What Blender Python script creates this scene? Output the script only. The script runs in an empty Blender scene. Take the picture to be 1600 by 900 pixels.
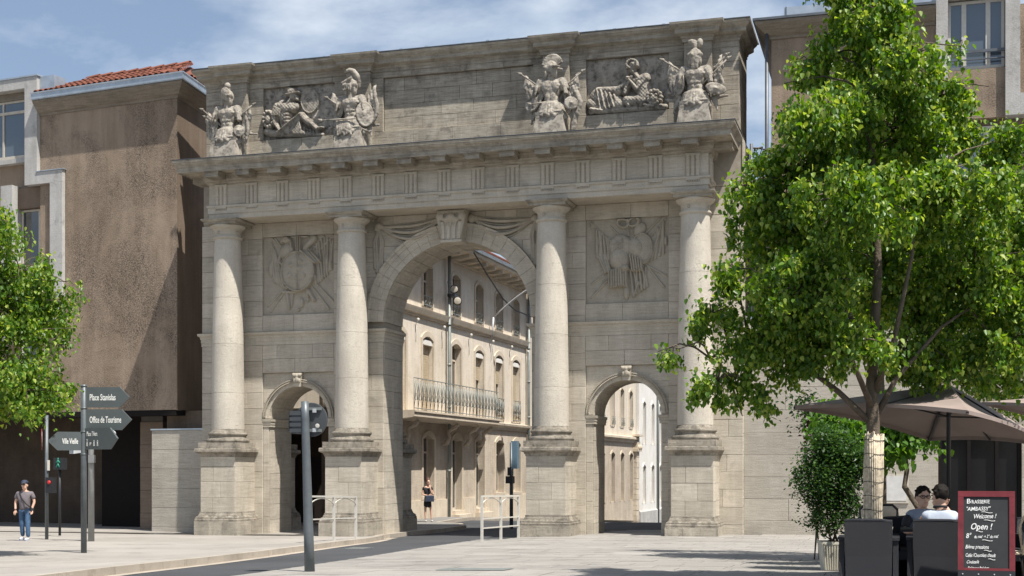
import bpy, bmesh, math, random
import numpy as np
from mathutils import Vector, Matrix
random.seed(7); rng = np.random.default_rng(7)
R_ = math.radians
sc = bpy.context.scene
# ------------------------------------------------------------------ camera
FOC = 2057.0; CAMZ = 2.15; TH = math.atan(600/2057)
TS, TC = math.sin(TH), math.cos(TH)
cam_d = bpy.data.cameras.new('camera'); cam = bpy.data.objects.new('camera', cam_d)
sc.collection.objects.link(cam); sc.camera = cam
cam.location = (0, 0, CAMZ); cam.rotation_euler = (math.pi/2, 0, TH)
cam_d.sensor_width = 36; cam_d.lens = FOC/1600*36; cam_d.shift_y = (732-450)/1600
cam_d.clip_start = 0.1; cam_d.clip_end = 2000
sc.render.resolution_x = 1024; sc.render.resolution_y = 576
# ------------------------------------------------------------------ light
SUN = Vector((0.40, -0.25, 0.88)).normalized()      # towards the sun
EL = math.asin(SUN.z)
w = bpy.data.worlds.new('World'); sc.world = w; w.use_nodes = True
nt = w.node_tree; nt.nodes.clear()
def N(tree, typ, **kw):
    n = tree.nodes.new(typ)
    for k, v in kw.items():
        if k == 'ins':
            for a, b in v.items():
                n.inputs[a].default_value = b
        else: setattr(n, k, v)
    return n
out = N(nt, 'ShaderNodeOutputWorld'); bg = N(nt, 'ShaderNodeBackground', ins={'Strength': 0.085})
sky = N(nt, 'ShaderNodeTexSky', sky_type='NISHITA', sun_disc=False, sun_elevation=EL,
        sun_rotation=math.atan2(SUN.x, SUN.y), air_density=1.0, dust_density=1.6, ozone_density=1.6, altitude=200)
tc = N(nt, 'ShaderNodeTexCoord')
mp = N(nt, 'ShaderNodeMapping', ins={'Scale': (1.0, 1.0, 2.4), 'Location': (3.3, 6.1, 0.2)})
n1 = N(nt, 'ShaderNodeTexNoise', ins={'Scale': 4.2, 'Detail': 9.0, 'Roughness': 0.56, 'Distortion': 0.15})
cr = N(nt, 'ShaderNodeValToRGB'); cr.color_ramp.elements[0].position = 0.455; cr.color_ramp.elements[1].position = 0.665
n2 = N(nt, 'ShaderNodeTexNoise', ins={'Scale': 6.0, 'Detail': 6.0})
cr2 = N(nt, 'ShaderNodeValToRGB')
cr2.color_ramp.elements[0].color = (5.0, 5.9, 6.9, 1); cr2.color_ramp.elements[1].color = (8.6, 9.0, 9.4, 1)
cr2.color_ramp.elements[0].position = 0.35; cr2.color_ramp.elements[1].position = 0.65
mulc = N(nt, 'ShaderNodeMath', operation='MULTIPLY'); mulc.inputs[1].default_value = 0.85
hz = N(nt, 'ShaderNodeMix', data_type='RGBA', ins={'Factor': 0.22}); hz.inputs['B'].default_value = (4.6, 5.5, 6.9, 1)
mx = N(nt, 'ShaderNodeMix', data_type='RGBA')
L = nt.links.new
L(tc.outputs['Generated'], mp.inputs[0]); L(mp.outputs[0], n1.inputs['Vector']); L(mp.outputs[0], n2.inputs['Vector'])
L(n1.outputs['Fac'], cr.inputs[0]); L(n2.outputs['Fac'], cr2.inputs[0]); L(cr.outputs['Color'], mulc.inputs[0])
L(sky.outputs[0], hz.inputs['A']); L(hz.outputs['Result'], mx.inputs['A']); L(cr2.outputs[0], mx.inputs['B'])
L(mulc.outputs[0], mx.inputs['Factor']); L(mx.outputs['Result'], bg.inputs['Color']); L(bg.outputs[0], out.inputs[0])
sun_d = bpy.data.lights.new('sun', 'SUN'); sun_d.energy = 5.0; sun_d.angle = R_(0.53); sun_d.color = (1.0, 0.955, 0.88)
sun = bpy.data.objects.new('sun', sun_d); sc.collection.objects.link(sun)
sun.rotation_euler = SUN.to_track_quat('Z', 'Y').to_euler(); sun.location = (20, -10, 60)
sc.view_settings.view_transform = 'Standard'; sc.view_settings.look = 'None'
sc.view_settings.exposure = 0.58; sc.view_settings.gamma = 1.0; sc.view_settings.use_curve_mapping = False
# ------------------------------------------------------------------ geometry of the place
def ray(px, py=732):
    return Vector((-FOC*TS+(px-800)*TC, FOC*TC+(px-800)*TS, 732-py))
def sstep(pts, v):
    if v <= pts[0][0]: return pts[0][1]
    for (a, b), (c_, d_) in zip(pts, pts[1:]):
        if v <= c_: return b+(d_-b)*(v-a)/(c_-a)
    return pts[-1][1]
LAT = [(-21, -.13), (-16, -.10), (-10, .09), (-5.8, .16), (0, .17)]
def road_z(x, y):
    z = sstep(LAT, x)*(1.0 if y < 42 else max(0.0, 1-(y-42)/8))
    if y < 37: z += .022*(37-max(y, 5))
    if y > 52: z -= .042*(min(y, 100)-52)
    return z
WALK = .13; PLAZA = .03
def gpt(px, py, off=0.0):
    r = ray(px, py); t = 20/r.y
    for _ in range(60):
        x, y = r.x*t, r.y*t
        zt = road_z(x, y)+off
        t2 = (zt-CAMZ)/r.z
        t = t*.4+t2*.6
    return Vector((r.x*t, r.y*t, CAMZ+r.z*t))
def at_depth(px, py, Z):
    r = ray(px, py); t = Z/FOC
    return Vector((r.x*t, r.y*t, CAMZ+r.z*t))
# ------------------------------------------------------------------ mesh helpers
COL = sc.collection
ORG = {}
def org(o):
    return ORG.get(o.name, Vector((0, 0, 0))) if o is not None else Vector((0, 0, 0))
def tag(o, label=None, cat=None, group=None, kind=None):
    if label: o['label'] = label
    if cat: o['category'] = cat
    if group: o['group'] = group
    if kind: o['kind'] = kind
    return o
def empty(name, loc, label, cat, group=None, rz=0.0):
    o = bpy.data.objects.new(name, None); COL.objects.link(o); o.location = loc; o.rotation_euler.z = rz
    o.empty_display_size = .2
    ORG[o.name] = Vector(loc)
    return tag(o, label, cat, group)
def link_mesh(name, me, parent=None):
    o = bpy.data.objects.new(name, me); COL.objects.link(o)
    if parent is not None:
        o.parent = parent; ORG[o.name] = org(parent)
    return o
def copy_tree(o, loc, rz=None, label=None, group=None):
    def rec(s, par):
        c = s.copy(); COL.objects.link(c)
        if par is not None: c.parent = par
        for ch in list(s.children): rec(ch, c)
        return c
    c = rec(o, None); c.location = loc
    if rz is not None: c.rotation_euler.z = rz
    if label: c['label'] = label
    if group: c['group'] = group
    return c
class MB:
    def __init__(s): s.v = []; s.f = []; s.m = []; s.smooth = set()
    def add(s, vs, fs, sm=False):
        k = len(s.v); s.v += [tuple(v) for v in vs]
        for f in fs:
            if sm: s.smooth.add(len(s.f))
            s.f.append(tuple(i+k for i in f))
        return s
    def box(s, x0, x1, y0, y1, z0, z1, rz=0, c=None, M=None):
        vs = [Vector(p) for p in ((x0,y0,z0),(x1,y0,z0),(x1,y1,z0),(x0,y1,z0),(x0,y0,z1),(x1,y0,z1),(x1,y1,z1),(x0,y1,z1))]
        if M is not None: vs = [M @ v for v in vs]
        return s.add(vs, [(0,3,2,1),(4,5,6,7),(0,1,5,4),(1,2,6,5),(2,3,7,6),(3,0,4,7)])
    def prism_xz(s, poly, y0, y1):        # poly in XZ, front at y0 (towards camera), back at y1; CCW seen from -Y
        n = len(poly)
        vs = [(x, y0, z) for x, z in poly]+[(x, y1, z) for x, z in poly]
        return s.add(vs, [tuple(range(n)), tuple(reversed(range(n, 2*n)))]+[(i, i+n, (i+1) % n+n, (i+1) % n) for i in range(n)])
    def prism_z(s, poly, z0, z1):         # poly in XY CCW
        n = len(poly)
        vs = [(x, y, z0) for x, y in poly]+[(x, y, z1) for x, y in poly]
        return s.add(vs, [tuple(reversed(range(n))), tuple(range(n, 2*n))]+[(i, (i+1) % n, (i+1) % n+n, i+n) for i in range(n)])
    def lathe(s, cx, cy, prof, n=24, sm=True, cap=True, a0=0):
        vs = []
        for r, z in prof:
            for i in range(n):
                a = a0+2*math.pi*i/n; vs.append((cx+r*math.cos(a), cy+r*math.sin(a), z))
        fs = []
        for j in range(len(prof)-1):
            for i in range(n):
                fs.append((j*n+i, j*n+(i+1) % n, (j+1)*n+(i+1) % n, (j+1)*n+i))
        s.add(vs, fs, sm)
        if cap:
            k = len(s.v)-len(vs); m = len(prof)-1
            s.f.append(tuple(k+i for i in reversed(range(n)))); s.f.append(tuple(k+m*n+i for i in range(n)))
        return s
    def tube(s, pts, rad, n=8, sm=True, cap=True):
        pts = [Vector(p) for p in pts]
        if not hasattr(rad, '__len__'): rad = [rad]*len(pts)
        vs = []; up = None
        for i, p in enumerate(pts):
            d = (pts[min(i+1, len(pts)-1)]-pts[max(i-1, 0)])
            if d.length < 1e-9: d = Vector((0, 0, 1))
            d.normalize()
            if up is None: up = Vector((0, 0, 1)) if abs(d.z) < .9 else Vector((1, 0, 0))
            a = d.cross(up)
            if a.length < 1e-6: a = d.orthogonal()
            a.normalize(); b = d.cross(a).normalized(); up = a.cross(d)
            for k in range(n):
                t = 2*math.pi*k/n; vs.append(p+(a*math.cos(t)+b*math.sin(t))*rad[i])
        fs = [(j*n+i, (j+1)*n+i, (j+1)*n+(i+1) % n, j*n+(i+1) % n) for j in range(len(pts)-1) for i in range(n)]
        s.add(vs, fs, sm)
        if cap:
            k = len(s.v)-len(vs); m = len(pts)-1
            s.f.append(tuple(k+i for i in range(n))); s.f.append(tuple(k+m*n+i for i in reversed(range(n))))
        return s
    def bar(s, a, b, wd, dp, up=(0, 0, 1)):
        a = Vector(a); b = Vector(b); d = (b-a).normalized(); u = Vector(up)
        if abs(d.dot(u)) > .95: u = Vector((0, 1, 0))
        x = d.cross(u).normalized(); y = x.cross(d).normalized(); vs = []
        for p in (a, b):
            for sx, sy in ((-1, -1), (1, -1), (1, 1), (-1, 1)): vs.append(p+x*sx*wd/2+y*sy*dp/2)
        return s.add(vs, [(0,1,2,3),(7,6,5,4),(0,4,5,1),(1,5,6,2),(2,6,7,3),(3,7,4,0)])
    def ell(s, c, r, nu=14, nv=9, M=None):
        vs = []; 
        for j in range(nv+1):
            ph = math.pi*j/nv
            for i in range(nu):
                t = 2*math.pi*i/nu
                p = Vector((r[0]*math.sin(ph)*math.cos(t), r[1]*math.sin(ph)*math.sin(t), r[2]*math.cos(ph)))
                if M is not None: p = M @ p
                vs.append(p+Vector(c))
        fs = [(j*nu+i, (j+1)*nu+i, (j+1)*nu+(i+1) % nu, j*nu+(i+1) % nu) for j in range(nv) for i in range(nu)]
        return s.add(vs, fs, True)
    def cap(s, a, b, ra, rb, n=10):
        a = Vector(a); b = Vector(b)
        s.tube([a, a.lerp(b, .5), b], [ra, (ra+rb)/2, rb], n)
        s.ell(a, (ra,)*3, 10, 6); s.ell(b, (rb,)*3, 10, 6)
        return s
    def sweep(s, path, prof, closed=False, sm=False):   # path XY, outward is to the RIGHT of travel; prof [(out,z)]
        n = len(path); rings = []
        P = [Vector((p[0], p[1])) for p in path]
        for i in range(n):
            if closed: a, b, c = P[i-1], P[i], P[(i+1) % n]
            else: a, b, c = P[max(i-1, 0)], P[i], P[min(i+1, n-1)]
            def nr(u, v):
                d = (v-u); 
                return Vector((d.y, -d.x)).normalized() if d.length > 1e-9 else None
            n1_, n2_ = nr(a, b), nr(b, c)
            if n1_ is None: n1_ = n2_
            if n2_ is None: n2_ = n1_
            m = (n1_+n2_); m.normalize(); m = m/max(.3, m.dot(n1_))
            rings.append([(b.x+m.x*o, b.y+m.y*o, z) for o, z in prof])
        k = len(prof); vs = [v for r in rings for v in r]; fs = []
        for i in range(n if closed else n-1):
            j = (i+1) % n
            for q in range(k-1): fs.append((i*k+q, j*k+q, j*k+q+1, i*k+q+1))
            fs.append((i*k+k-1, j*k+k-1, j*k, i*k))
        base = len(s.v)
        s.add(vs, fs, sm)
        if not closed:
            s.f.append(tuple(base+q for q in reversed(range(k)))); s.f.append(tuple(base+(n-1)*k+q for q in range(k)))
        return s
    def build(s, name, mat, parent=None, local=False, label=None, fixn=True):
        o_ = Vector((0, 0, 0)) if local else org(parent)
        me = bpy.data.meshes.new(name)
        vs = [(v[0]-o_.x, v[1]-o_.y, v[2]-o_.z) for v in s.v]
        me.from_pydata(vs, [], s.f)
        if s.smooth:
            me.polygons.foreach_set('use_smooth', [i in s.smooth for i in range(len(s.f))])
        if fixn:
            bm = bmesh.new(); bm.from_mesh(me); bmesh.ops.recalc_face_normals(bm, faces=bm.faces); bm.to_mesh(me); bm.free()
        me.validate(); me.update()
        if mat: me.materials.append(mat)
        o = link_mesh(name, me, parent)
        if label: o['label'] = label
        return o
    def sculpt(s, name, mat, parent, voxel=.03, smooth=2, local=False, rough=0.0):
        o_ = Vector((0, 0, 0)) if local else org(parent)
        me = bpy.data.meshes.new('t'); me.from_pydata([(v[0]-o_.x, v[1]-o_.y, v[2]-o_.z) for v in s.v], [], s.f)
        bm = bmesh.new(); bm.from_mesh(me); bmesh.ops.remove_doubles(bm, verts=bm.verts, dist=1e-5)
        bmesh.ops.recalc_face_normals(bm, faces=bm.faces); bm.to_mesh(me); bm.free()
        t = bpy.data.objects.new('t', me); COL.objects.link(t)
        m = t.modifiers.new('r', 'REMESH'); m.mode = 'VOXEL'; m.voxel_size = voxel
        if smooth or rough:
            q = t.modifiers.new('s', 'SMOOTH'); q.iterations = smooth; q.factor = .5
        if rough:
            tx = bpy.data.textures.new('c', 'CLOUDS'); tx.noise_scale = .07; tx.noise_depth = 2; d_ = t.modifiers.new('d', 'DISPLACE'); d_.texture = tx; d_.strength = rough; d_.mid_level = .5
        dg = bpy.context.evaluated_depsgraph_get()
        m2 = bpy.data.meshes.new_from_object(t.evaluated_get(dg)); bpy.data.objects.remove(t)
        m2.materials.clear()
        if mat: m2.materials.append(mat)
        m2.polygons.foreach_set('use_smooth', [True]*len(m2.polygons)); m2.name = name
        return link_mesh(name, m2, parent)
def skin(name, pts, edges, mat, parent, sub=1, smooth=True):
    """pts: list of (x,y,z,r) or (x,y,z,rx,ry); local coords of parent"""
    me = bpy.data.meshes.new('t'); me.from_pydata([p[:3] for p in pts], edges, [])
    t = bpy.data.objects.new('t', me); COL.objects.link(t)
    t.modifiers.new('k', 'SKIN').use_smooth_shade = True
    for i, p in enumerate(pts):
        v = me.skin_vertices[0].data[i]
        v.radius = (p[3], p[4] if len(p) > 4 else p[3]); v.use_root = (i == 0)
    if sub:
        q = t.modifiers.new('s', 'SUBSURF'); q.levels = sub; q.render_levels = sub
    dg = bpy.context.evaluated_depsgraph_get()
    m2 = bpy.data.meshes.new_from_object(t.evaluated_get(dg)); bpy.data.objects.remove(t)
    m2.materials.clear()
    if mat: m2.materials.append(mat)
    m2.polygons.foreach_set('use_smooth', [True]*len(m2.polygons)); m2.name = name
    return link_mesh(name, m2, parent)
def text(body, size, M, mat, parent, name='lettering', depth=.002, shear=0, align='LEFT', wide=1.0, bold=0.0):
    c = bpy.data.curves.new(name, 'FONT'); c.body = body; c.size = size; c.extrude = depth; c.shear = shear
    c.align_x = align; c.resolution_u = 3; c.offset = bold
    t = bpy.data.objects.new('t', c); COL.objects.link(t)
    dg = bpy.context.evaluated_depsgraph_get()
    me = bpy.data.meshes.new_from_object(t.evaluated_get(dg)); bpy.data.objects.remove(t)
    me.transform(Matrix.Scale(wide, 4, (1, 0, 0))); me.transform(M)
    me.materials.clear(); me.materials.append(mat)
    return link_mesh(name, me, parent)
# ------------------------------------------------------------------ materials
def new_mat(name):
    m = bpy.data.materials.new(name); m.use_nodes = True
    t = m.node_tree; b = t.nodes['Principled BSDF']
    return m, t, b
def mixc(t, f, a, b, blend='MIX'):
    x = N(t, 'ShaderNodeMix', data_type='RGBA', blend_type=blend)
    for k, v in (('Factor', f), ('A', a), ('B', b)):
        if hasattr(v, 'is_output') or hasattr(v, 'links'): t.links.new(v, x.inputs[k])
        elif isinstance(v, (tuple, list)): x.inputs[k].default_value = (*v[:3], 1)
        else: x.inputs[k].default_value = v
    return x.outputs['Result']
def noise(t, vec, scale, detail=5, rough=.55, dist=0.0):
    n = N(t, 'ShaderNodeTexNoise', ins={'Scale': scale, 'Detail': detail, 'Roughness': rough, 'Distortion': dist})
    if vec is not None: t.links.new(vec, n.inputs['Vector'])
    return n.outputs['Fac']
def ramp(t, fac, p0, p1, c0=(0, 0, 0), c1=(1, 1, 1)):
    r = N(t, 'ShaderNodeValToRGB'); e = r.color_ramp.elements
    e[0].position = p0; e[1].position = p1; e[0].color = (*c0, 1); e[1].color = (*c1, 1)
    t.links.new(fac, r.inputs[0]); return r.outputs['Color']
def vmap(t, vec, scale):
    m = N(t, 'ShaderNodeMapping', ins={'Scale': scale}); t.links.new(vec, m.inputs[0]); return m.outputs[0]
def stone(name, c1, c2, dark=(.09, .08, .07), dk=(.60, .78), dkamt=.6, rnd=.18, bump=.25, bscale=1.0, grain=30, streak=.35, pit=0.0, topdark=0.0):
    m, t, b = new_mat(name); tcn = N(t, 'ShaderNodeTexCoord'); v = tcn.outputs['Object']
    oi = N(t, 'ShaderNodeObjectInfo')
    big = noise(t, v, .9*bscale, 6, .6)
    col = mixc(t, ramp(t, big, .35, .65), c1, c2)
    bed = noise(t, vmap(t, v, (1.2, 1.2, 14)), 1.6, 5, .65)
    col = mixc(t, streak, col, ramp(t, bed, .32, .62, (.45, .42, .38), (1, 1, 1)), 'MULTIPLY')
    fine = noise(t, v, grain, 3, .6)
    col = mixc(t, .35, col, ramp(t, fine, .3, .6, (.62, .6, .57), (1.08, 1.08, 1.08)), 'MULTIPLY')
    st = noise(t, v, 1.7*bscale, 9, .72, .3)
    f = ramp(t, st, dk[0], dk[1])
    fm = N(t, 'ShaderNodeMath', operation='MULTIPLY'); fm.inputs[1].default_value = dkamt; t.links.new(f, fm.inputs[0])
    col = mixc(t, fm.outputs[0], col, dark)
    drip = noise(t, vmap(t, v, (5, 5, .5)), 1.0, 6, .65)
    col = mixc(t, dkamt*.5, col, ramp(t, drip, .40, .62, (.58, .55, .52), (1, 1, 1)), 'MULTIPLY')
    if topdark:
        geo = N(t, 'ShaderNodeNewGeometry'); sx = N(t, 'ShaderNodeSeparateXYZ'); t.links.new(geo.outputs['Normal'], sx.inputs[0])
        q = noise(t, v, 9, 5, .7)
        a_ = N(t, 'ShaderNodeMath', operation='MULTIPLY'); t.links.new(ramp(t, sx.outputs['Z'], .15, .8), a_.inputs[0]); t.links.new(ramp(t, q, .35, .6), a_.inputs[1])
        a2 = N(t, 'ShaderNodeMath', operation='MULTIPLY'); t.links.new(a_.outputs[0], a2.inputs[0]); a2.inputs[1].default_value = topdark
        col = mixc(t, a2.outputs[0], col, dark)
    if rnd:
        mr = N(t, 'ShaderNodeMapRange', ins={'To Min': 1-rnd, 'To Max': 1+rnd*.6}); t.links.new(oi.outputs['Random'], mr.inputs[0])
        cmb = N(t, 'ShaderNodeCombineColor'); 
        for i in range(3): t.links.new(mr.outputs[0], cmb.inputs[i])
        col = mixc(t, 1.0, col, cmb.outputs[0], 'MULTIPLY')
    t.links.new(col, b.inputs['Base Color']); b.inputs['Roughness'].default_value = .9; b.inputs['Specular IOR Level'].default_value = .2
    hb = N(t, 'ShaderNodeMath', operation='MULTIPLY_ADD'); t.links.new(bed, hb.inputs[0]); hb.inputs[1].default_value = min(1, streak*2.2); t.links.new(fine, hb.inputs[2])
    hout = hb.outputs[0]
    if pit:
        pv = noise(t, v, 16, 4, .7); pr = ramp(t, pv, .30, .42)
        h2 = N(t, 'ShaderNodeMath', operation='ADD'); t.links.new(hout, h2.inputs[0])
        h3 = N(t, 'ShaderNodeMath', operation='MULTIPLY'); h3.inputs[1].default_value = pit; t.links.new(pr, h3.inputs[0]); t.links.new(h3.outputs[0], h2.inputs[1])
        hout = h2.outputs[0]
    bp = N(t, 'ShaderNodeBump', ins={'Strength': bump, 'Distance': .03}); t.links.new(hout, bp.inputs['Height']); t.links.new(bp.outputs[0], b.inputs['Normal'])
    return m
def plain(name, col, rough=.6, metal=0.0, var=.12, scale=6, bump=0.0, spec=.4, emit=0.0, coord='Object'):
    m, t, b = new_mat(name); tcn = N(t, 'ShaderNodeTexCoord')
    nz = noise(t, tcn.outputs[coord], scale, 5, .6)
    c = mixc(t, ramp(t, nz, .3, .7), tuple(x*(1-var) for x in col), tuple(min(1, x*(1+var)) for x in col))
    t.links.new(c, b.inputs['Base Color']); b.inputs['Roughness'].default_value = rough; b.inputs['Metallic'].default_value = metal
    b.inputs['Specular IOR Level'].default_value = spec
    if emit: b.inputs['Emission Color'].default_value = (*col, 1); b.inputs['Emission Strength'].default_value = emit
    if bump:
        bp = N(t, 'ShaderNodeBump', ins={'Strength': bump, 'Distance': .01}); t.links.new(noise(t, tcn.outputs[coord], scale*6, 4), bp.inputs['Height']); t.links.new(bp.outputs[0], b.inputs['Normal'])
    return m
M = {}
M['lime'] = stone('limestone', (.61, .555, .465), (.51, .46, .38), rnd=.12, dkamt=.42, dk=(.54, .78), pit=.7)
M['limetrim'] = stone('limestone_trim', (.58, .525, .435), (.485, .44, .365), rnd=.04, dkamt=.4, dk=(.56, .78), streak=.25)
M['shaft'] = stone('column_limestone', (.62, .57, .485), (.52, .475, .405), rnd=.06, dkamt=.35, bump=.5, pit=1.4, streak=.05)
M['attic'] = stone('weathered_attic_stone', (.48, .435, .36), (.40, .36, .295), rnd=.12, dkamt=.7, dk=(.51, .68), streak=.7, pit=.6)
M['cornice'] = stone('weathered_cornice_stone', (.46, .415, .34), (.37, .335, .275), rnd=.03, dkamt=.65, dk=(.50, .70), streak=.6, topdark=.7)
M['lichen'] = stone('lichened_stone', (.46, .41, .34), (.33, .30, .25), dark=(.06, .055, .045), rnd=.1, dkamt=.7, dk=(.46, .66), bscale=2.2, topdark=.7, pit=1.0)
M['plinth'] = stone('plinth_stone', (.50, .45, .375), (.38, .35, .29), rnd=.14, dkamt=.6, dk=(.52, .72), bscale=1.8)
M['statue'] = stone('carved_stone', (.46, .42, .36), (.34, .31, .265), rnd=0, dkamt=.85, dk=(.47, .64), bscale=3, streak=.2, grain=45, topdark=0)
M['carving'] = stone('relief_stone', (.47, .42, .345), (.41, .37, .30), rnd=0, dkamt=.35, dk=(.55, .75), bscale=3, streak=.15, grain=45)
M['wingstone'] = stone('wing_wall_stone', (.48, .445, .385), (.41, .375, .32), rnd=.09, dkamt=.2, streak=.35)
M['joint'] = plain('mortar', (.33, .29, .235), .95)
M['darkjoint'] = plain('dark_joint', (.10, .09, .08), .95)
def roughcast(name, c1, c2, dark, amt):
    m, t, b = new_mat(name); v = N(t, 'ShaderNodeTexCoord').outputs['Object']
    col = mixc(t, ramp(t, noise(t, v, .5, 5, .6), .35, .65), c1, c2)
    sxx = N(t, 'ShaderNodeSeparateXYZ'); t.links.new(v, sxx.inputs[0]); mrx = N(t, 'ShaderNodeMapRange', ins={'From Min': 0.0, 'From Max': 5.0, 'To Min': -.03, 'To Max': .07}); t.links.new(sxx.outputs['X'], mrx.inputs[0])
    ad = N(t, 'ShaderNodeMath', operation='ADD'); t.links.new(noise(t, v, .30, 8, .68, .5), ad.inputs[0]); t.links.new(mrx.outputs[0], ad.inputs[1])
    patch = ramp(t, ad.outputs[0], .45, .62)
    spk = ramp(t, noise(t, v, 22, 4, .8), .40, .60, (1, 1, 1), (0, 0, 0))
    mu = N(t, 'ShaderNodeMath', operation='MULTIPLY'); t.links.new(patch, mu.inputs[0]); t.links.new(spk, mu.inputs[1])
    mu2 = N(t, 'ShaderNodeMath', operation='MULTIPLY'); t.links.new(mu.outputs[0], mu2.inputs[0]); mu2.inputs[1].default_value = amt
    col = mixc(t, mu2.outputs[0], col, dark)
    sp2 = ramp(t, noise(t, v, 14, 4, .8), .60, .72)
    m3 = N(t, 'ShaderNodeMath', operation='MULTIPLY'); t.links.new(sp2, m3.inputs[0]); m3.inputs[1].default_value = .25
    col = mixc(t, m3.outputs[0], col, dark)
    drip = noise(t, vmap(t, v, (2.5, 2.5, .25)), 1.0, 6, .65)
    col = mixc(t, .4, col, ramp(t, drip, .38, .60, (.55, .51, .47), (1, 1, 1)), 'MULTIPLY')
    t.links.new(col, b.inputs['Base Color']); b.inputs['Roughness'].default_value = .95; b.inputs['Specular IOR Level'].default_value = .15
    bp = N(t, 'ShaderNodeBump', ins={'Strength': .6, 'Distance': .03}); t.links.new(noise(t, v, 26, 4, .7), bp.inputs['Height']); t.links.new(bp.outputs[0], b.inputs['Normal'])
    return m
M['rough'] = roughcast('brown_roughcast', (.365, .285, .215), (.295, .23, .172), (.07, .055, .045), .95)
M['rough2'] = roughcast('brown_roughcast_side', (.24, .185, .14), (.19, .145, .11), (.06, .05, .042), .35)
M['concrete'] = stone('painted_concrete', (.52, .51, .49), (.42, .41, .39), dark=(.12, .115, .11), rnd=0, dkamt=.5, dk=(.55, .72), streak=.1)
M['eave'] = stone('eave_render', (.30, .26, .21), (.24, .21, .17), rnd=0, dkamt=.3, streak=.5)
M['zinc'] = plain('zinc', (.42, .47, .52), .42, .55, .15, 3)
M['zincdark'] = plain('dark_zinc', (.12, .13, .145), .5, .4, .2, 3)
M['tile'] = stone('terracotta', (.27, .105, .07), (.19, .075, .055), dark=(.07, .05, .045), rnd=.3, dkamt=.7, streak=.1, bscale=3)
M['plaster'] = stone('cream_plaster', (.74, .665, .56), (.65, .575, .47), dark=(.30, .23, .17), rnd=0, dkamt=.5, dk=(.54, .8), streak=.1, bscale=.7, bump=.1)
M['plaster_lo'] = stone('ground_floor_render', (.60, .525, .43), (.48, .415, .335), dark=(.24, .18, .14), rnd=0, dkamt=.5, dk=(.50, .75), streak=.25, bscale=.7, bump=.1)
M['plastertrim'] = stone('cream_stone_trim', (.66, .58, .47), (.56, .48, .38), dark=(.28, .22, .17), rnd=.06, dkamt=.5, dk=(.54, .8), streak=.1, bump=.1)
M['whiteplaster'] = stone('white_plaster', (.78, .76, .72), (.70, .67, .62), dark=(.4, .36, .33), rnd=0, dkamt=.3, streak=.05, bump=.1)
M['shutter'] = plain('roller_blind', (.42, .34, .23), .8, var=.1, scale=3)
M['frame'] = plain('window_frame_paint', (.50, .46, .39), .6)
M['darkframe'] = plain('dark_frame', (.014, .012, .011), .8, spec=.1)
M['iron'] = plain('grey_painted_iron', (.22, .24, .23), .5, .3)
M['white'] = plain('white_painted_steel', (.54, .52, .47), .45, var=.08, scale=14)
M['pole'] = plain('grey_post_paint', (.115, .13, .14), .42, .2, .15, 7)
M['polelight'] = plain('light_grey_post', (.27, .275, .27), .5, .2)
M['sign'] = plain('slate_sign_enamel', (.085, .10, .105), .5, 0, .06)
M['letter'] = plain('white_lettering', (.8, .8, .78), .6, var=.03)
M['black'] = plain('black_plastic', (.022, .023, .026), .45)
M['signback'] = plain('sign_back_grey', (.075, .08, .085), .5, .2)
M['doorred'] = plain('dark_red_door', (.03, .022, .018), .5)
M['red'] = plain('red_paint', (.16, .022, .028), .55, var=.25, scale=9)
M['chalkboard'] = plain('chalkboard', (.03, .032, .034), .8, var=.25, scale=3)
M['cctv'] = plain('lamp_housing', (.48, .49, .51), .4, .1)
M['wicker'] = None
M['planter'] = plain('cream_planter', (.55, .52, .43), .7, var=.15, scale=5, bump=.2)
M['soil'] = plain('soil', (.05, .035, .025), .95)
M['bark'] = stone('bark', (.16, .13, .10), (.10, .08, .06), rnd=0, dkamt=.4, streak=0, bscale=4, bump=.7)
M['reed'] = plain('reed', (.50, .43, .32), .8, var=.35, scale=18)
M['wire'] = plain('wire', (.05, .05, .05), .4, .8)
M['umbrella'] = plain('umbrella_canvas', (.27, .215, .19), .8, var=.12, scale=2)
M['beige'] = plain('beige_fabric', (.52, .43, .32), .8)
M['rock'] = plain('roof_brown', (.30, .17, .11), .9, var=.3, scale=8, bump=.3)
M['skin'] = plain('skin', (.60, .38, .28), .55, var=.06)
M['hair'] = plain('dark_hair', (.014, .011, .009), .7, var=.3, scale=60, spec=.15)
M['brownhair'] = plain('brown_hair', (.10, .045, .03), .6, var=.3, scale=60)
M['jeans'] = plain('blue_denim', (.055, .11, .20), .85, var=.25, scale=12)
M['greyshirt'] = plain('grey_tshirt', (.16, .14, .15), .85, var=.12, scale=10)
M['ltblue'] = plain('pale_grey_blue_shirt', (.42, .47, .55), .8, var=.1, scale=9)
M['midshirt'] = plain('blue_grey_sweater', (.22, .26, .33), .85, var=.1, scale=9)
M['blackcloth'] = plain('black_cloth', (.018, .018, .022), .8, var=.3, scale=10)
M['navycap'] = plain('navy_cap', (.03, .04, .07), .7)
M['shoe'] = plain('pale_shoe', (.45, .46, .50), .7)
M['paper'] = plain('printed_notice', (.55, .54, .52), .8, var=.1)
def glass(name, col=(.03, .035, .04), rough=.04):
    m, t, b = new_mat(name); v = N(t, 'ShaderNodeTexCoord').outputs['Object']
    b.inputs['Base Color'].default_value = (*col, 1); b.inputs['Roughness'].default_value = rough
    b.inputs['Specular IOR Level'].default_value = .9; b.inputs['Metallic'].default_value = .0; b.inputs['Coat Weight'].default_value = .6; b.inputs['Coat Roughness'].default_value = .03
    bp = N(t, 'ShaderNodeBump', ins={'Strength': .04, 'Distance': .05}); t.links.new(noise(t, v, 1.6, 2), bp.inputs['Height']); t.links.new(bp.outputs[0], b.inputs['Normal'])
    return m
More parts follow.
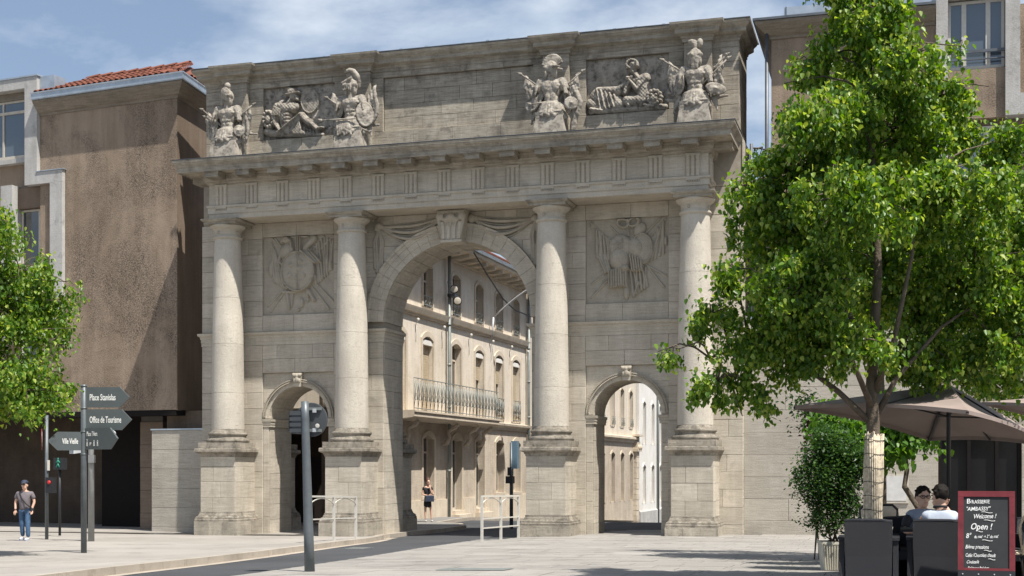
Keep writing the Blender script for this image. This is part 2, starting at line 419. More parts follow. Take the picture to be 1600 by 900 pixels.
M['glass'] = glass('window_glass'); M['darkglass'] = glass('shaded_shop_glass', (.012, .012, .013), .12); M['darkglass'].node_tree.nodes['Principled BSDF'].inputs['Coat Weight'].default_value = 0; M['darkglass'].node_tree.nodes['Principled BSDF'].inputs['Specular IOR Level'].default_value = .35; M['glassblue'] = glass('sky_window_glass', (.09, .115, .14))
def emis(name, col, s):
    m, t, b = new_mat(name); b.inputs['Base Color'].default_value = (*col, 1)
    b.inputs['Emission Color'].default_value = (*col, 1); b.inputs['Emission Strength'].default_value = s; return m
M['redlight'] = emis('red_signal', (.45, .02, .02), .25); M['greenlight'] = emis('green_signal', (.02, .22, .14), .08)
def wickerm():
    m, t, b = new_mat('dark_wicker'); v = N(t, 'ShaderNodeTexCoord').outputs['Object']
    wv = N(t, 'ShaderNodeTexWave', wave_type='BANDS', bands_direction='X', ins={'Scale': 28.0, 'Distortion': .6, 'Detail': 1.0}); t.links.new(v, wv.inputs['Vector'])
    w2 = N(t, 'ShaderNodeTexWave', wave_type='BANDS', bands_direction='Z', ins={'Scale': 28.0, 'Distortion': .6}); t.links.new(v, w2.inputs['Vector'])
    mu = N(t, 'ShaderNodeMath', operation='MULTIPLY'); t.links.new(wv.outputs['Fac'], mu.inputs[0]); t.links.new(w2.outputs['Fac'], mu.inputs[1])
    t.links.new(mixc(t, mu.outputs[0], (.007, .008, .013), (.030, .033, .047)), b.inputs['Base Color'])
    b.inputs['Roughness'].default_value = .45
    bp = N(t, 'ShaderNodeBump', ins={'Strength': .8, 'Distance': .01}); t.links.new(mu.outputs[0], bp.inputs['Height']); t.links.new(bp.outputs[0], b.inputs['Normal'])
    return m
M['wicker'] = wickerm()
def leafm(name, c1, c2, c3, tr=.45):
    m, t, b = new_mat(name); g = N(t, 'ShaderNodeNewGeometry')
    r = N(t, 'ShaderNodeValToRGB'); e = r.color_ramp.elements; e[0].color = (*c1, 1); e[1].color = (*c3, 1); e[0].position = .0; e[1].position = 1
    k = e.new(.55); k.color = (*c2, 1)
    t.links.new(g.outputs['Random Per Island'], r.inputs[0])
    t.links.new(r.outputs[0], b.inputs['Base Color']); b.inputs['Roughness'].default_value = .42; b.inputs['Specular IOR Level'].default_value = .45
    tl = N(t, 'ShaderNodeBsdfTranslucent'); hs = N(t, 'ShaderNodeHueSaturation', ins={'Hue': .485, 'Saturation': 1.15, 'Value': 1.7}); t.links.new(r.outputs[0], hs.inputs['Color']); t.links.new(hs.outputs[0], tl.inputs[0])
    ms = N(t, 'ShaderNodeMixShader', ins={'Fac': tr}); o = t.nodes['Material Output']
    t.links.new(b.outputs[0], ms.inputs[1]); t.links.new(tl.outputs[0], ms.inputs[2]); t.links.new(ms.outputs[0], o.inputs[0])
    return m
M['leaf'] = leafm('lime_leaf', (.045, .11, .014), (.125, .24, .032), (.36, .44, .09))
M['leafdark'] = leafm('shrub_leaf', (.025, .06, .016), (.04, .10, .022), (.08, .15, .035), .35)
M['leafbright'] = leafm('young_leaf', (.06, .14, .02), (.09, .20, .03), (.15, .28, .05))
M['leafred'] = leafm('red_leaf', (.05, .015, .015), (.08, .02, .02), (.05, .05, .02), .3)
def groundm(name, c1, c2, dark, amt=.3, scale=1.0, grain=60, bump=.2, rough=.9, spk=.0):
    m, t, b = new_mat(name); v = N(t, 'ShaderNodeTexCoord').outputs['Object']
    col = mixc(t, ramp(t, noise(t, v, .35*scale, 7, .6), .35, .65), c1, c2)
    f = ramp(t, noise(t, v, 1.3*scale, 9, .72, .4), .52, .75)
    mu = N(t, 'ShaderNodeMath', operation='MULTIPLY'); t.links.new(f, mu.inputs[0]); mu.inputs[1].default_value = amt
    col = mixc(t, mu.outputs[0], col, dark)
    col = mixc(t, .5, col, ramp(t, noise(t, v, grain, 3, .7), .3, .65, (.7, .7, .7), (1.15, 1.15, 1.15)), 'MULTIPLY')
    oi = N(t, 'ShaderNodeObjectInfo'); mr = N(t, 'ShaderNodeMapRange', ins={'To Min': .92, 'To Max': 1.06}); t.links.new(oi.outputs['Random'], mr.inputs[0])
    g = N(t, 'ShaderNodeNewGeometry'); mr2 = N(t, 'ShaderNodeMapRange', ins={'To Min': .90, 'To Max': 1.08}); t.links.new(g.outputs['Random Per Island'], mr2.inputs[0])
    ml = N(t, 'ShaderNodeMath', operation='MULTIPLY'); t.links.new(mr.outputs[0], ml.inputs[0]); t.links.new(mr2.outputs[0], ml.inputs[1])
    cmb = N(t, 'ShaderNodeCombineColor')
    for i in range(3): t.links.new(ml.outputs[0], cmb.inputs[i])
    col = mixc(t, 1.0, col, cmb.outputs[0], 'MULTIPLY')
    t.links.new(col, b.inputs['Base Color']); b.inputs['Roughness'].default_value = rough; b.inputs['Specular IOR Level'].default_value = .25
    bp = N(t, 'ShaderNodeBump', ins={'Strength': bump, 'Distance': .01}); t.links.new(noise(t, v, grain*.7, 4, .7), bp.inputs['Height']); t.links.new(bp.outputs[0], b.inputs['Normal'])
    return m
M['asphalt'] = groundm('asphalt', (.075, .077, .083), (.055, .057, .062), (.11, .105, .10), .3, 1, 90)
M['pave'] = groundm('paving_stone', (.325, .305, .28), (.26, .245, .225), (.13, .12, .11), .75, .8, 50)
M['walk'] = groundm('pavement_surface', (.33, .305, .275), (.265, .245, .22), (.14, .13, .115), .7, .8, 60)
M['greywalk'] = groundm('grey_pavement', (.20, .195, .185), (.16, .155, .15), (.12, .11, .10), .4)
M['kerb'] = groundm('kerb_stone', (.42, .37, .31), (.34, .30, .25), (.16, .13, .10), .6, 2, 40)
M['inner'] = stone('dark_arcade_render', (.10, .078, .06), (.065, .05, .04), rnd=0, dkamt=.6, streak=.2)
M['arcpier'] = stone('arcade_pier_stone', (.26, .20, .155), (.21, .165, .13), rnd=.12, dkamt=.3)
# ------------------------------------------------------------------ the ground
def grid_sheet(name, xs, ys, zf, mat, kind='structure'):
    m = MB(); vs = [(x, y, zf(x, y)) for y in ys for x in xs]; nx = len(xs)
    fs = [(j*nx+i, j*nx+i+1, (j+1)*nx+i+1, (j+1)*nx+i) for j in range(len(ys)-1) for i in range(nx-1)]
    m.add(vs, fs, True); o = m.build(name, mat); o['kind'] = kind; return o
xs = [-900, -300, -100, -60, -40, -30, -25, -21, -18.5, -16, -14, -12, -10, -8, -5.8, -3, 0, 5, 10, 20, 40, 100, 300, 900]
ys = [-300, -60, -10, 0, 5, 10, 15, 20, 25, 30, 34, 37, 40, 42, 46, 50, 52, 60, 70, 80, 90, 100, 140, 300, 1200]
grid_sheet('road', xs, ys, lambda x, y: road_z(x, y)-.004, M['asphalt'])
# left pavement: strip between the kerb line and the left
foot_px = [(60, 914), (180, 898), (319, 882), (405, 871), (525, 854), (600, 843)]
foot = [gpt(x, y) for x, y in foot_px]
pre = foot[0]+(foot[0]-foot[1])*2.2
line = [pre]+foot+[Vector((-15.62, 38.1, 0)), Vector((-15.6, 39.5, 0)), Vector((-15.55, 41.2, 0)), Vector((-15.1, 43.0, 0)), Vector((-14.9, 45.2, 0)), Vector((-15.6, 46.8, 0)), Vector((-16.8, 47.6, 0)), Vector((-17.2, 60, 0)), Vector((-17.2, 105, 0))]
# resample ~1 m
def resample(pts, step):
    outp = [pts[0].copy()]; acc = 0
    for a, b in zip(pts, pts[1:]):
        Ls = (Vector((b.x-a.x, b.y-a.y))).length; n = max(1, round(Ls/step))
        for i in range(1, n+1): outp.append(a.lerp(b, i/n))
    return outp
kl = resample(line, 1.0)
def offset2(pts, d):
    o = []
    for i, p in enumerate(pts):
        a = pts[max(i-1, 0)]; b = pts[min(i+1, len(pts)-1)]; t_ = Vector((b.x-a.x, b.y-a.y)).normalized()
        o.append(Vector((p.x-t_.y*d, p.y+t_.x*d, 0)))
    return o
kin = offset2(kl, .16)        # inner edge of the kerb (left of travel)
pm = MB(); vs = []; T = [0, .6, 1.5, 3, 5, 8, 12, 18, 30, 50]
for p in kin:
    for t_ in T:
        x = p.x-t_; y = p.y; vs.append((x, y, road_z(x, y)+WALK))
nT = len(T); fs = [(i*nT+j, (i+1)*nT+j, (i+1)*nT+j+1, i*nT+j+1) for i in range(len(kin)-1) for j in range(nT-1)]
# split: pale pavement in front of y<46, grey behind
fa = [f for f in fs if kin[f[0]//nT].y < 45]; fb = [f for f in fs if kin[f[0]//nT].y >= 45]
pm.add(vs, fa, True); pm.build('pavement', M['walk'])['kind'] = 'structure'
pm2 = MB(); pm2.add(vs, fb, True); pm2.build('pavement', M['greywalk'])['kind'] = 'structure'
kerb = empty('kerb', (kl[0].x, kl[0].y, 0), 'long pale stone kerb edging the left pavement through the great arch', 'kerb'); 
for i in range(len(kl)-1):
    a, b, c_, d_ = kl[i], kl[i+1], kin[i+1], kin[i]
    if a.y < 8 or a.y > 66: continue
    g = .006/max(.3, (b-a).length)
    a2, b2 = a.lerp(b, g), b.lerp(a, g); d2, c2 = d_.lerp(c_, g), c_.lerp(d_, g)
    m = MB(); vs = []
    for p in (a2, b2, c2, d2): vs.append((p.x, p.y, road_z(p.x, p.y)-.15))
    for p in (a2, b2, c2, d2): vs.append((p.x, p.y, road_z(p.x, p.y)+WALK+.004))
    m.add(vs, [(0,3,2,1),(4,5,6,7),(0,1,5,4),(1,2,6,5),(2,3,7,6),(3,0,4,7)]); m.build('kerb_stone', M['kerb'], kerb)
# pale gutter strip
gm = MB(); go = offset2(kl, -.28); gi = kl; vs = []
for p, q in zip(gi, go): vs += [(p.x, p.y, road_z(p.x, p.y)+.002), (q.x, q.y, road_z(q.x, q.y)+.002)]
gm.add(vs, [(2*i, 2*i+1, 2*i+3, 2*i+2) for i in range(len(gi)-1) if gi[i].y < 39]); gm.build('gutter', M['kerb'])['kind'] = 'structure'
# plaza (right)
edge_px = [(300, 912), (390, 899), (480, 886), (560, 874), (650, 859), (745, 845)]
edge = [gpt(x, y) for x, y in edge_px]
edge = [edge[0]+(edge[0]-edge[1])*2]+edge+[Vector((-11.0, 36.6, 0)), Vector((-10.75, 38.5, 0)), Vector((-10.7, 41.6, 0)), Vector((-9.0, 42.6, 0))]
pe = resample(edge, 1.2)
vs = []; T2 = [0, 1, 2, 3, 4.5, 6, 8, 11, 15, 20, 30, 60]
for p in pe:
    for t_ in T2: vs.append((p.x+t_, p.y, road_z(p.x+t_, p.y)+PLAZA-.014))
n2_ = len(T2); pm = MB().add(vs, [(i*n2_+j, i*n2_+j+1, (i+1)*n2_+j+1, (i+1)*n2_+j) for i in range(len(pe)-1) for j in range(n2_-1)], True)
plaza = pm.build('plaza', M['darkjoint']); plaza['kind'] = 'structure'
def edge_x(y):
    for a, b in zip(pe, pe[1:]):
        if a.y <= y <= b.y: return a.x+(b.x-a.x)*(y-a.y)/max(1e-6, b.y-a.y)
    return pe[-1].x if y > pe[-1].y else pe[0].x
def plank_z(x, y): return road_z(x, y)+PLAZA
slabs = []
ry = 15.0; row = 0
while ry < 42.0:
    dpt = .62; x0 = edge_x(ry+dpt/2)+.02; x = x0; first = True
    x_end = 9.0 if ry > 24 else 7
    while x < x_end:
        wdt = random.choice([.85, 1.0, 1.15]) if not first else random.uniform(.5, 1.0)
        first = False; wall_clear = not (ry+dpt > 37.9 and x < -4.0 and not (-9.2 < x < -6.9))
        if wall_clear or ry+dpt < 39.2: slabs.append((x, x+wdt, ry, ry+dpt))
        x += wdt
    ry += dpt; row += 1
slabs.sort(key=lambda s_: s_[2]*1.0+max(0, abs((s_[0]+5.5*(s_[2]/25))) - 6)*.8)
GAP = .007
def slab_geo(m, s_):
    a, b, c_, d_ = s_; j = random.uniform(-.002, .002)
    vs = [(a+GAP, c_+GAP), (b-GAP, c_+GAP), (b-GAP, d_-GAP), (a+GAP, d_-GAP)]
    V = [(x, y, plank_z(x, y)-.012) for x, y in vs]+[(x, y, plank_z(x, y)+j) for x, y in vs]
    m.add(V, [(4,5,6,7),(0,1,5,4),(1,2,6,5),(2,3,7,6),(3,0,4,7)])
for s_ in slabs[:290]:
    m = MB(); slab_geo(m, s_); m.build('paving_slab', M['pave'], plaza)
m = MB()
for s_ in slabs[290:]: slab_geo(m, s_)
m.build('paving_slab', M['pave'], plaza)['kind'] = 'stuff'
kerb['kind'] = 'structure'
for k_ in ('label', 'category'): del kerb[k_]
# ================================================================== THE TRIUMPHAL ARCH
X0 = -13.34; W = 39.5; YB = 41.1; YC = 38.78; E_ = 38.34; F_ = 38.0
HW = 8.98; BASEZ = -.4
arch = empty('triumphal_arch', (X0, W, 0), 'tall pale limestone triumphal gate with one great arch, two small side arches and columns', 'triumphal arch')
def block(poly, y, depth, parent, mat, name='stone', ch=.007, gap=.0035):
    n = len(poly)
    # orient CCW
    A = sum(poly[i][0]*poly[(i+1) % n][1]-poly[(i+1) % n][0]*poly[i][1] for i in range(n))
    if abs(A) < .012: return
    if A < 0: poly = poly[::-1]
    def inset(d):
        o = []
        for i in range(n):
            a = Vector(poly[i-1]); b = Vector(poly[i]); c = Vector(poly[(i+1) % n])
            e1 = (b-a); e2 = (c-b)
            if e1.length < 1e-7: e1 = e2
            if e2.length < 1e-7: e2 = e1
            e1.normalize(); e2.normalize()
            nn = Vector((-e1.y-e2.y, e1.x+e2.x)); 
            if nn.length < 1e-6: nn = Vector((-e1.y, e1.x))
            nn.normalize(); k = max(.4, nn.dot(Vector((-e1.y, e1.x)))); o.append(b+nn*(d/k))
        return o
    p0 = inset(gap); p1 = inset(gap+ch); y -= random.uniform(0, .007)
    vs = [(p.x, y, p.y) for p in p1]+[(p.x, y+ch, p.y) for p in p0]+[(p.x, y+depth, p.y) for p in p0]
    fs = [tuple(range(n))]
    for r in (0, 1): fs += [(r*n+i, r*n+n+i, r*n+n+(i+1) % n, r*n+(i+1) % n) for i in range(n)]
    m = MB(); m.add(vs, fs); return m.build(name, mat, parent)
def course_polys(xa, xb, za, zb, arc):
    if arc is None: return [[(xa, za), (xb, za), (xb, zb), (xa, zb)]]
    cx, cz, R = arc
    if zb <= cz+1e-6:
        o = []
        if xa < cx-R: o.append([(xa, za), (min(xb, cx-R), za), (min(xb, cx-R), zb), (xa, zb)])
        if xb > cx+R: o.append([(max(xa, cx+R), za), (xb, za), (xb, zb), (max(xa, cx+R), zb)])
        return o
    if xa < cx < xb: return course_polys(xa, cx, za, zb, arc)+course_polys(cx, xb, za, zb, arc)
    mir = xb <= cx
    a, b = (xa-cx, xb-cx) if not mir else (cx-xb, cx-xa)
    zl = lambda x: cz+math.sqrt(max(0, R*R-x*x)) if x < R else -1e9
    xs = a
    if zb-cz < R: xs = max(a, math.sqrt(R*R-(zb-cz)**2))
    if xs >= b-.02: return []
    X = list(np.linspace(xs, b, 7))
    if za > cz and R*R-(za-cz)**2 > 0: X.append(math.sqrt(R*R-(za-cz)**2))
    if R > xs and R < b: X.append(R)
    X = sorted(x for x in X if xs <= x <= b)
    bot = [(x, max(za, zl(x))) for x in X]
    # drop collinear on the flat bottom
    q = [p for i, p in enumerate(bot) if i in (0, len(bot)-1) or not (abs(p[1]-za) < 1e-6 and abs(bot[i-1][1]-za) < 1e-6)]
    poly = q+[(b, zb)]
    if abs(q[0][1]-zb) > 1e-4: poly.append((xs, zb))
    poly = [(cx+p[0], p[1]) if not mir else (cx-p[0], p[1]) for p in poly]
    return [poly]
def ashlar(xa, xb, za, zb, ch, bl, y, parent, mat, arc=None, name='stone', depth=.10, phase=0):
    nc = max(1, round((zb-za)/ch)); h = (zb-za)/nc
    for i in range(nc):
        z0 = za+i*h; z1 = z0+h; wd = xb-xa; nb = max(1, round(wd/bl))
        cuts = [xa+wd*k/nb for k in range(nb+1)]
        if (i+phase) % 2 and nb > 1:
            cuts = [xa]+[xa+wd*(k+.5)/nb for k in range(nb)]+[xb]
        cuts = [c if j in (0, len(cuts)-1) else c+random.uniform(-.12, .12)*wd/nb for j, c in enumerate(cuts)]
        for a, b in zip(cuts, cuts[1:]):
            if b-a < .05: continue
            for p in course_polys(a, b, z0, z1, arc): block(p, y, depth, parent, mat, name)
# --- core (mortar coloured backing)
RB, CB = 2.47, 6.86       # great arch
RS, CS, DX = 1.07, 3.80, 5.47   # small arches
def arc_pts(cx, cz, r, a0, a1, n): return [(cx+r*math.cos(a0+(a1-a0)*i/n), cz+r*math.sin(a0+(a1-a0)*i/n)) for i in range(n+1)]
core = MB(); cy = W+.035
TOPZ = 12.0
for s_ in (-1, 1):
    X = lambda x: X0+s_*x
    def pr(poly, y0=cy, y1=YB): core.prism_xz(poly, y0, y1)
    pr([(X(RB+.01), BASEZ), (X(DX-RS), BASEZ), (X(DX-RS), CS), (X(RB+.01), CS)])
    pr([(X(DX+RS), BASEZ), (X(HW-.01), BASEZ), (X(HW-.01), CS), (X(DX+RS), CS)])
    # side bay above small arch up to CB
    pts = [(X(RB+.01), CS)]+[(X(DX)+(-s_)*0+RS*math.cos(a)*1.0, CS+RS*math.sin(a)) for a in (np.linspace(math.pi, 0, 21) if s_ > 0 else np.linspace(0, math.pi, 21))]+[(X(HW-.01), CS), (X(HW-.01), CB), (X(RB+.01), CB)]
    pr(pts)
    pts = [(X(0), TOPZ), (X(0), CB+RB)]+[(X0+s_*(RB)*math.cos(a), CB+(RB)*math.sin(a)) for a in np.linspace(math.pi/2, 0, 25)][1:]+[(X(HW-.01), CB), (X(HW-.01), TOPZ)]
    pr(pts)
# the recess behind the small-arch frames is cut by leaving the skin off there
core.build('core_masonry', M['joint'], arch)
# --- front skin
for s_ in (-1, 1):
    def AS(xa, xb, *a, **k):
        x1, x2 = sorted((X0+s_*xa, X0+s_*xb)); ashlar(x1, x2, *a, **k)
    pw = 1.28
    AS(RB, DX-pw, BASEZ+.35, 6.22, .54, 1.0, W-.06, arch, M['lime'])
    AS(DX+pw, HW, BASEZ+.35, 6.22, .54, 1.15, W-.06, arch, M['lime'], phase=1)
    AS(DX-pw, DX+pw, 5.30, 6.22, .46, 1.3, W-.06, arch, M['lime'])
    # recessed small-arch panel field and its piers
    AS(DX-pw, DX-RS, BASEZ+.35, 3.52, .62, 1, W+.0, arch, M['lime'], name='pier_stone'); AS(DX+RS, DX+pw, BASEZ+.35, 3.52, .62, 1, W+.0, arch, M['lime'], name='pier_stone')
    AS(DX-pw, DX+pw, CS, 5.30, .50, 1.3, W+.02, arch, M['lime'], arc=(X0+s_*DX, CS, 1.25), name='spandrel_stone')
    # upper side bays round the relief panel
    AS(DX+pw, HW, 6.66, 10.24, .51, 1.15, W-.06, arch, M['lime'])
    AS(DX-pw, DX+pw, 6.66, 7.2, .54, 1.3, W-.06, arch, M['lime']); AS(DX-pw, DX+pw, 9.78, 10.24, .46, 1.3, W-.06, arch, M['lime'])
    AS(0, DX-pw, CB, 10.24, .483, 1.15, W-.06, arch, M['lime'], arc=(X0, CB, 3.03))
    AS(3.03, DX-pw, 6.66, CB, .3, 1.2, W-.06, arch, M['lime'])
    # end faces (right one is seen)
for (xe, nx) in ((X0+HW, 1),):
    z = BASEZ+.35; i = 0
    while z < 11.9:
        h = .54
        for (ya, yb) in (((W, W+.9), (W+.9, YB)) if i % 2 else ((W, W+.55), (W+.55, YB))):
            m = MB(); m.box(xe-.03, xe+.012+random.uniform(0, .006), ya+.005, yb-.005, z+.005, min(z+h, 11.95)-.005); m.build('end_stone', M['lime'], arch)
        z += h; i += 1
# --- jamb and soffit stones
def reveal(cx, r, cz, parent, nseg, depthcuts, zb, zt, name):
    for s_ in (-1, 1):
        n = max(1, round((zt-zb)/.54)); h = (zt-zb)/n
        for i in range(n):
            for (a, b) in (depthcuts if i % 2 == 0 else [(depthcuts[0][0], depthcuts[-1][1])]):
                xi = cx+s_*r; pr_ = random.uniform(0, .006)
                m = MB(); x1, x2 = sorted((xi-s_*(.02+pr_), xi+s_*.03)); m.box(x1, x2, a+.005, b-.005, zb+i*h+.005, zb+(i+1)*h-.005); m.build('jamb_stone', M['lime'], parent)
    for k in range(nseg):
        for (a, b) in depthcuts:
            t0 = math.pi*k/nseg+.003; t1 = math.pi*(k+1)/nseg-.003; rr = r-.02-random.uniform(0, .005)
            n = 4; vs = []
            for j in range(n+1):
                t = t0+(t1-t0)*j/n
                for (q, y) in ((rr, a+.005), (rr, b-.005), (r+.02, b-.005), (r+.02, a+.005)): vs.append((cx+q*math.cos(t), y, cz+q*math.sin(t)))
            fs = [(j*4+q, j*4+(q+1) % 4, (j+1)*4+(q+1) % 4, (j+1)*4+q) for j in range(n) for q in range(4)]+[(0, 1, 2, 3), (n*4+3, n*4+2, n*4+1, n*4)]
            m = MB(); m.add(vs, fs); m.build('soffit_stone', M['lime'], parent)
reveal(X0, RB, CB, arch, 17, [(W+.03, W+.85), (W+.85, YB+.02)], -.05, 6.22, 'great')
for s_ in (-1, 1): reveal(X0+s_*DX, RS, CS, arch, 9, [(W+.03, W+.85), (W+.85, YB+.02)], -.05, 3.52, 'small')
# --- archivolts (voussoirs)
def arc_sweep(m, cx, cz, prof, a0, a1, n):
    k = len(prof); vs = []
    for j in range(n+1):
        t = a0+(a1-a0)*j/n
        for (r, y) in prof: vs.append((cx+r*math.cos(t), y, cz+r*math.sin(t)))
    fs = [(j*k+q, j*k+(q+1) % k, (j+1)*k+(q+1) % k, (j+1)*k+q) for j in range(n) for q in range(k)]+[tuple(range(k)), tuple(n*k+q for q in reversed(range(k)))]
    m.add(vs, fs)
y_ = W-.06
bigprof = [(RB-.012, y_+.1), (RB-.012, y_-.04), (RB+.17, y_-.04), (RB+.175, y_-.065), (RB+.36, y_-.065), (RB+.365, y_-.09), (RB+.46, y_-.095), (RB+.49, y_-.14), (RB+.555, y_-.15), (RB+.56, y_+.1)]
nv = 23
for k in range(nv):
    a0 = math.pi*k/nv; a1 = math.pi*(k+1)/nv
    m = MB(); arc_sweep(m, X0, CB, bigprof, a0+.0018, a1-.0018, 4); m.build('voussoir', M['limetrim'], arch)
y2 = W+.0
smprof = [(RS-.012, y2+.1), (RS-.012, y2-.02), (RS+.085, y2-.02), (RS+.09, y2-.035), (RS+.12, y2-.04), (RS+.125, y2-.055), (RS+.20, y2-.055), (RS+.21, y2+.1)]
for s_ in (-1, 1):
    cx = X0+s_*DX
    for k in range(11):
        a0 = math.pi*k/11; a1 = math.pi*(k+1)/11
        m = MB(); arc_sweep(m, cx, CS, smprof, a0+.003, a1-.003, 4); m.build('small_voussoir', M['limetrim'], arch)
    g = MB()       # laurel garland round the small arch
    for k in range(74):
        t = math.pi*(k+.5)/74
        for q in (-1, 1):
            r = RS+.155+q*.035; tt = t+.1*(-1 if t > math.pi/2 else 1)*.3
            Mx = Matrix.Rotation(-(t+(math.pi/2 if t > math.pi/2 else math.pi/2))+q*.5, 3, 'Y')
            g.ell((cx+r*math.cos(tt), y2-.07, CS+r*math.sin(tt)), (.042, .028, .016), 6, 4, Mx)
    o = g.build('laurel_garland', M['carving'], arch); o['kind'] = 'stuff'
    # carved keystone of small arch
    kz0, kz1 = CS+RS-.04, 5.28
    kb = MB(); kb.prism_xz([(cx-.115, kz0), (cx+.115, kz0), (cx+.16, kz1), (cx-.16, kz1)], y2-.13, y2+.05); ks = kb.build('small_keystone', M['limetrim'], arch)
    km = MB()
    for q in (-1, 1): km.ell((cx+q*.10, y2-.14, kz1-.08), (.07, .06, .06)); km.ell((cx+q*.085, y2-.145, kz0+.19), (.045, .05, .09))
    km.ell((cx, y2-.15, kz0+.23), (.07, .06, .12)); km.ell((cx, y2-.15, kz1-.1), (.06, .06, .07)); km.box(cx-.17, cx+.17, y2-.17, y2-.02, kz1-.06, kz1-.01)
    km.sculpt('keystone_carving', M['carving'], ks, .02, 1)
    # panel frame fillet and imposts
    for q in (-1, 1):
        x1, x2 = sorted((cx+q*1.28, cx+q*(RS-.045)))
        pth = [(x2 if q < 0 else x1, YB+.05), (x2 if q < 0 else x1, W), (x1 if q < 0 else x2, W)] if q < 0 else [(x2, W), (x1, W), (x1, YB+.05)]
        # outward to the right of travel
        path = [(x1, W-.01), (x2, W-.01), (x2, YB+.03)] if q < 0 else [(x1, YB+.03), (x1, W-.01), (x2, W-.01)]
        im = MB(); im.sweep(path, [(-.05, 3.52), (.02, 3.52), (.02, 3.60), (.035, 3.605), (.035, 3.68), (.06, 3.70), (.07, 3.78), (-.05, 3.79)]); im.build('impost', M['limetrim'], arch)
# great imposts / string course
prof_st = [(-.05, 6.22), (.015, 6.22), (.015, 6.34), (.03, 6.345), (.03, 6.45), (.05, 6.47), (.055, 6.53), (.11, 6.57), (.125, 6.645), (-.05, 6.665)]
st = MB(); st.sweep([(X0-HW, W+1), (X0-HW, W-.06), (X0-RB, W-.06), (X0-RB+.02, YB+.03)][0:1]+[(X0-HW, W-.06), (X0-RB+.02, W-.06), (X0-RB+.02, YB+.03)], prof_st); st.build('string_course', M['limetrim'], arch)
st = MB(); st.sweep([(X0+RB-.02, YB+.03), (X0+RB-.02, W-.06), (X0+HW, W-.06), (X0+HW, W+1)][0:3]+[(X0+HW, YB)], prof_st); st.build('string_course', M['limetrim'], arch)
# --- great keystone
kx = X0
kb = MB(); kb.prism_xz([(kx-.31, 9.27), (kx+.31, 9.27), (kx+.46, 10.24), (kx-.46, 10.24)], W-.55, W)
for q in range(4):
    x = kx-.25+q*.167; kb.prism_xz([(x-.045, 9.32), (x+.045, 9.32), (x+.06+(x-kx)*.2, 9.86), (x-.06+(x-kx)*.2, 9.86)], W-.585, W-.5)
kb.prism_xz([(kx-.35, 9.22), (kx+.35, 9.22), (kx+.35, 9.29), (kx-.35, 9.29)], W-.60, W)
kst = kb.build('keystone', M['limetrim'], arch)
km = MB()
for q in (-1, 1):
    km.ell((kx+q*.36, W-.57, 10.03), (.14, .10, .13)); km.ell((kx+q*.17, W-.60, 9.93), (.13, .08, .07)); km.cap((kx+q*.44, W-.56, 10.05), (kx+q*.30, W-.56, 9.42), .07, .035)
km.ell((kx, W-.62, 10.0), (.15, .10, .12)); km.box(kx-.45, kx+.45, W-.62, W-.5, 10.12, 10.22)
for q in range(5): km.cap((kx-.2+q*.1, W-.59, 9.92), (kx-.15+q*.075, W-.59, 9.72), .04, .02)
km.sculpt('keystone_carving', M['carving'], kst, .025, 1)
# --- drapery swags
for s_ in (-1, 1):
    sw = MB()
    xa, za = kx+s_*.50, 10.12; xb, zb = kx+s_*2.62, 9.93
    for k in range(7):
        pts = []; 
        sag = .06+.10*k
        for j in range(15):
            t = j/14; x = xa+(xb-xa)*t; z = za+(zb-za)*t-sag*4*t*(1-t)*(.75+.5*(1-t if s_ < 0 else 1-t)); pts.append((x, W-.05-(.13 if k % 2 else .03)*math.sin(math.pi*t)**.7, z-.0))
        sw.tube(pts, [.026+(.028 if k % 2 else .012)*math.sin(math.pi*j/14) for j in range(15)], 7)
    sw.ell((xa+s_*.02, W-.1, za-.12), (.13, .12, .16)); sw.ell((xb, W-.1, zb), (.14, .11, .12)); sw.ell((xb+s_*.09, W-.09, zb-.08), (.08, .08, .08))
    for k in range(4):
        x = xb-.13+.085*k; ln = (1.35, 1.5, 1.42, 1.25)[k]
        sw.tube([(xb, W-.09, zb-.04), (x+(-.03 if k < 2 else .03), W-.09, zb-.5), (x, W-.09, zb-ln+.25), (x, W-.09, zb-ln)], [.03, .045, .05, .055], 7)
        sw.ell((x, W-.09, zb-ln+.04), (.06, .06, .09))
    sw.sculpt('drapery_swag', M['carving'], arch, .018, 0)
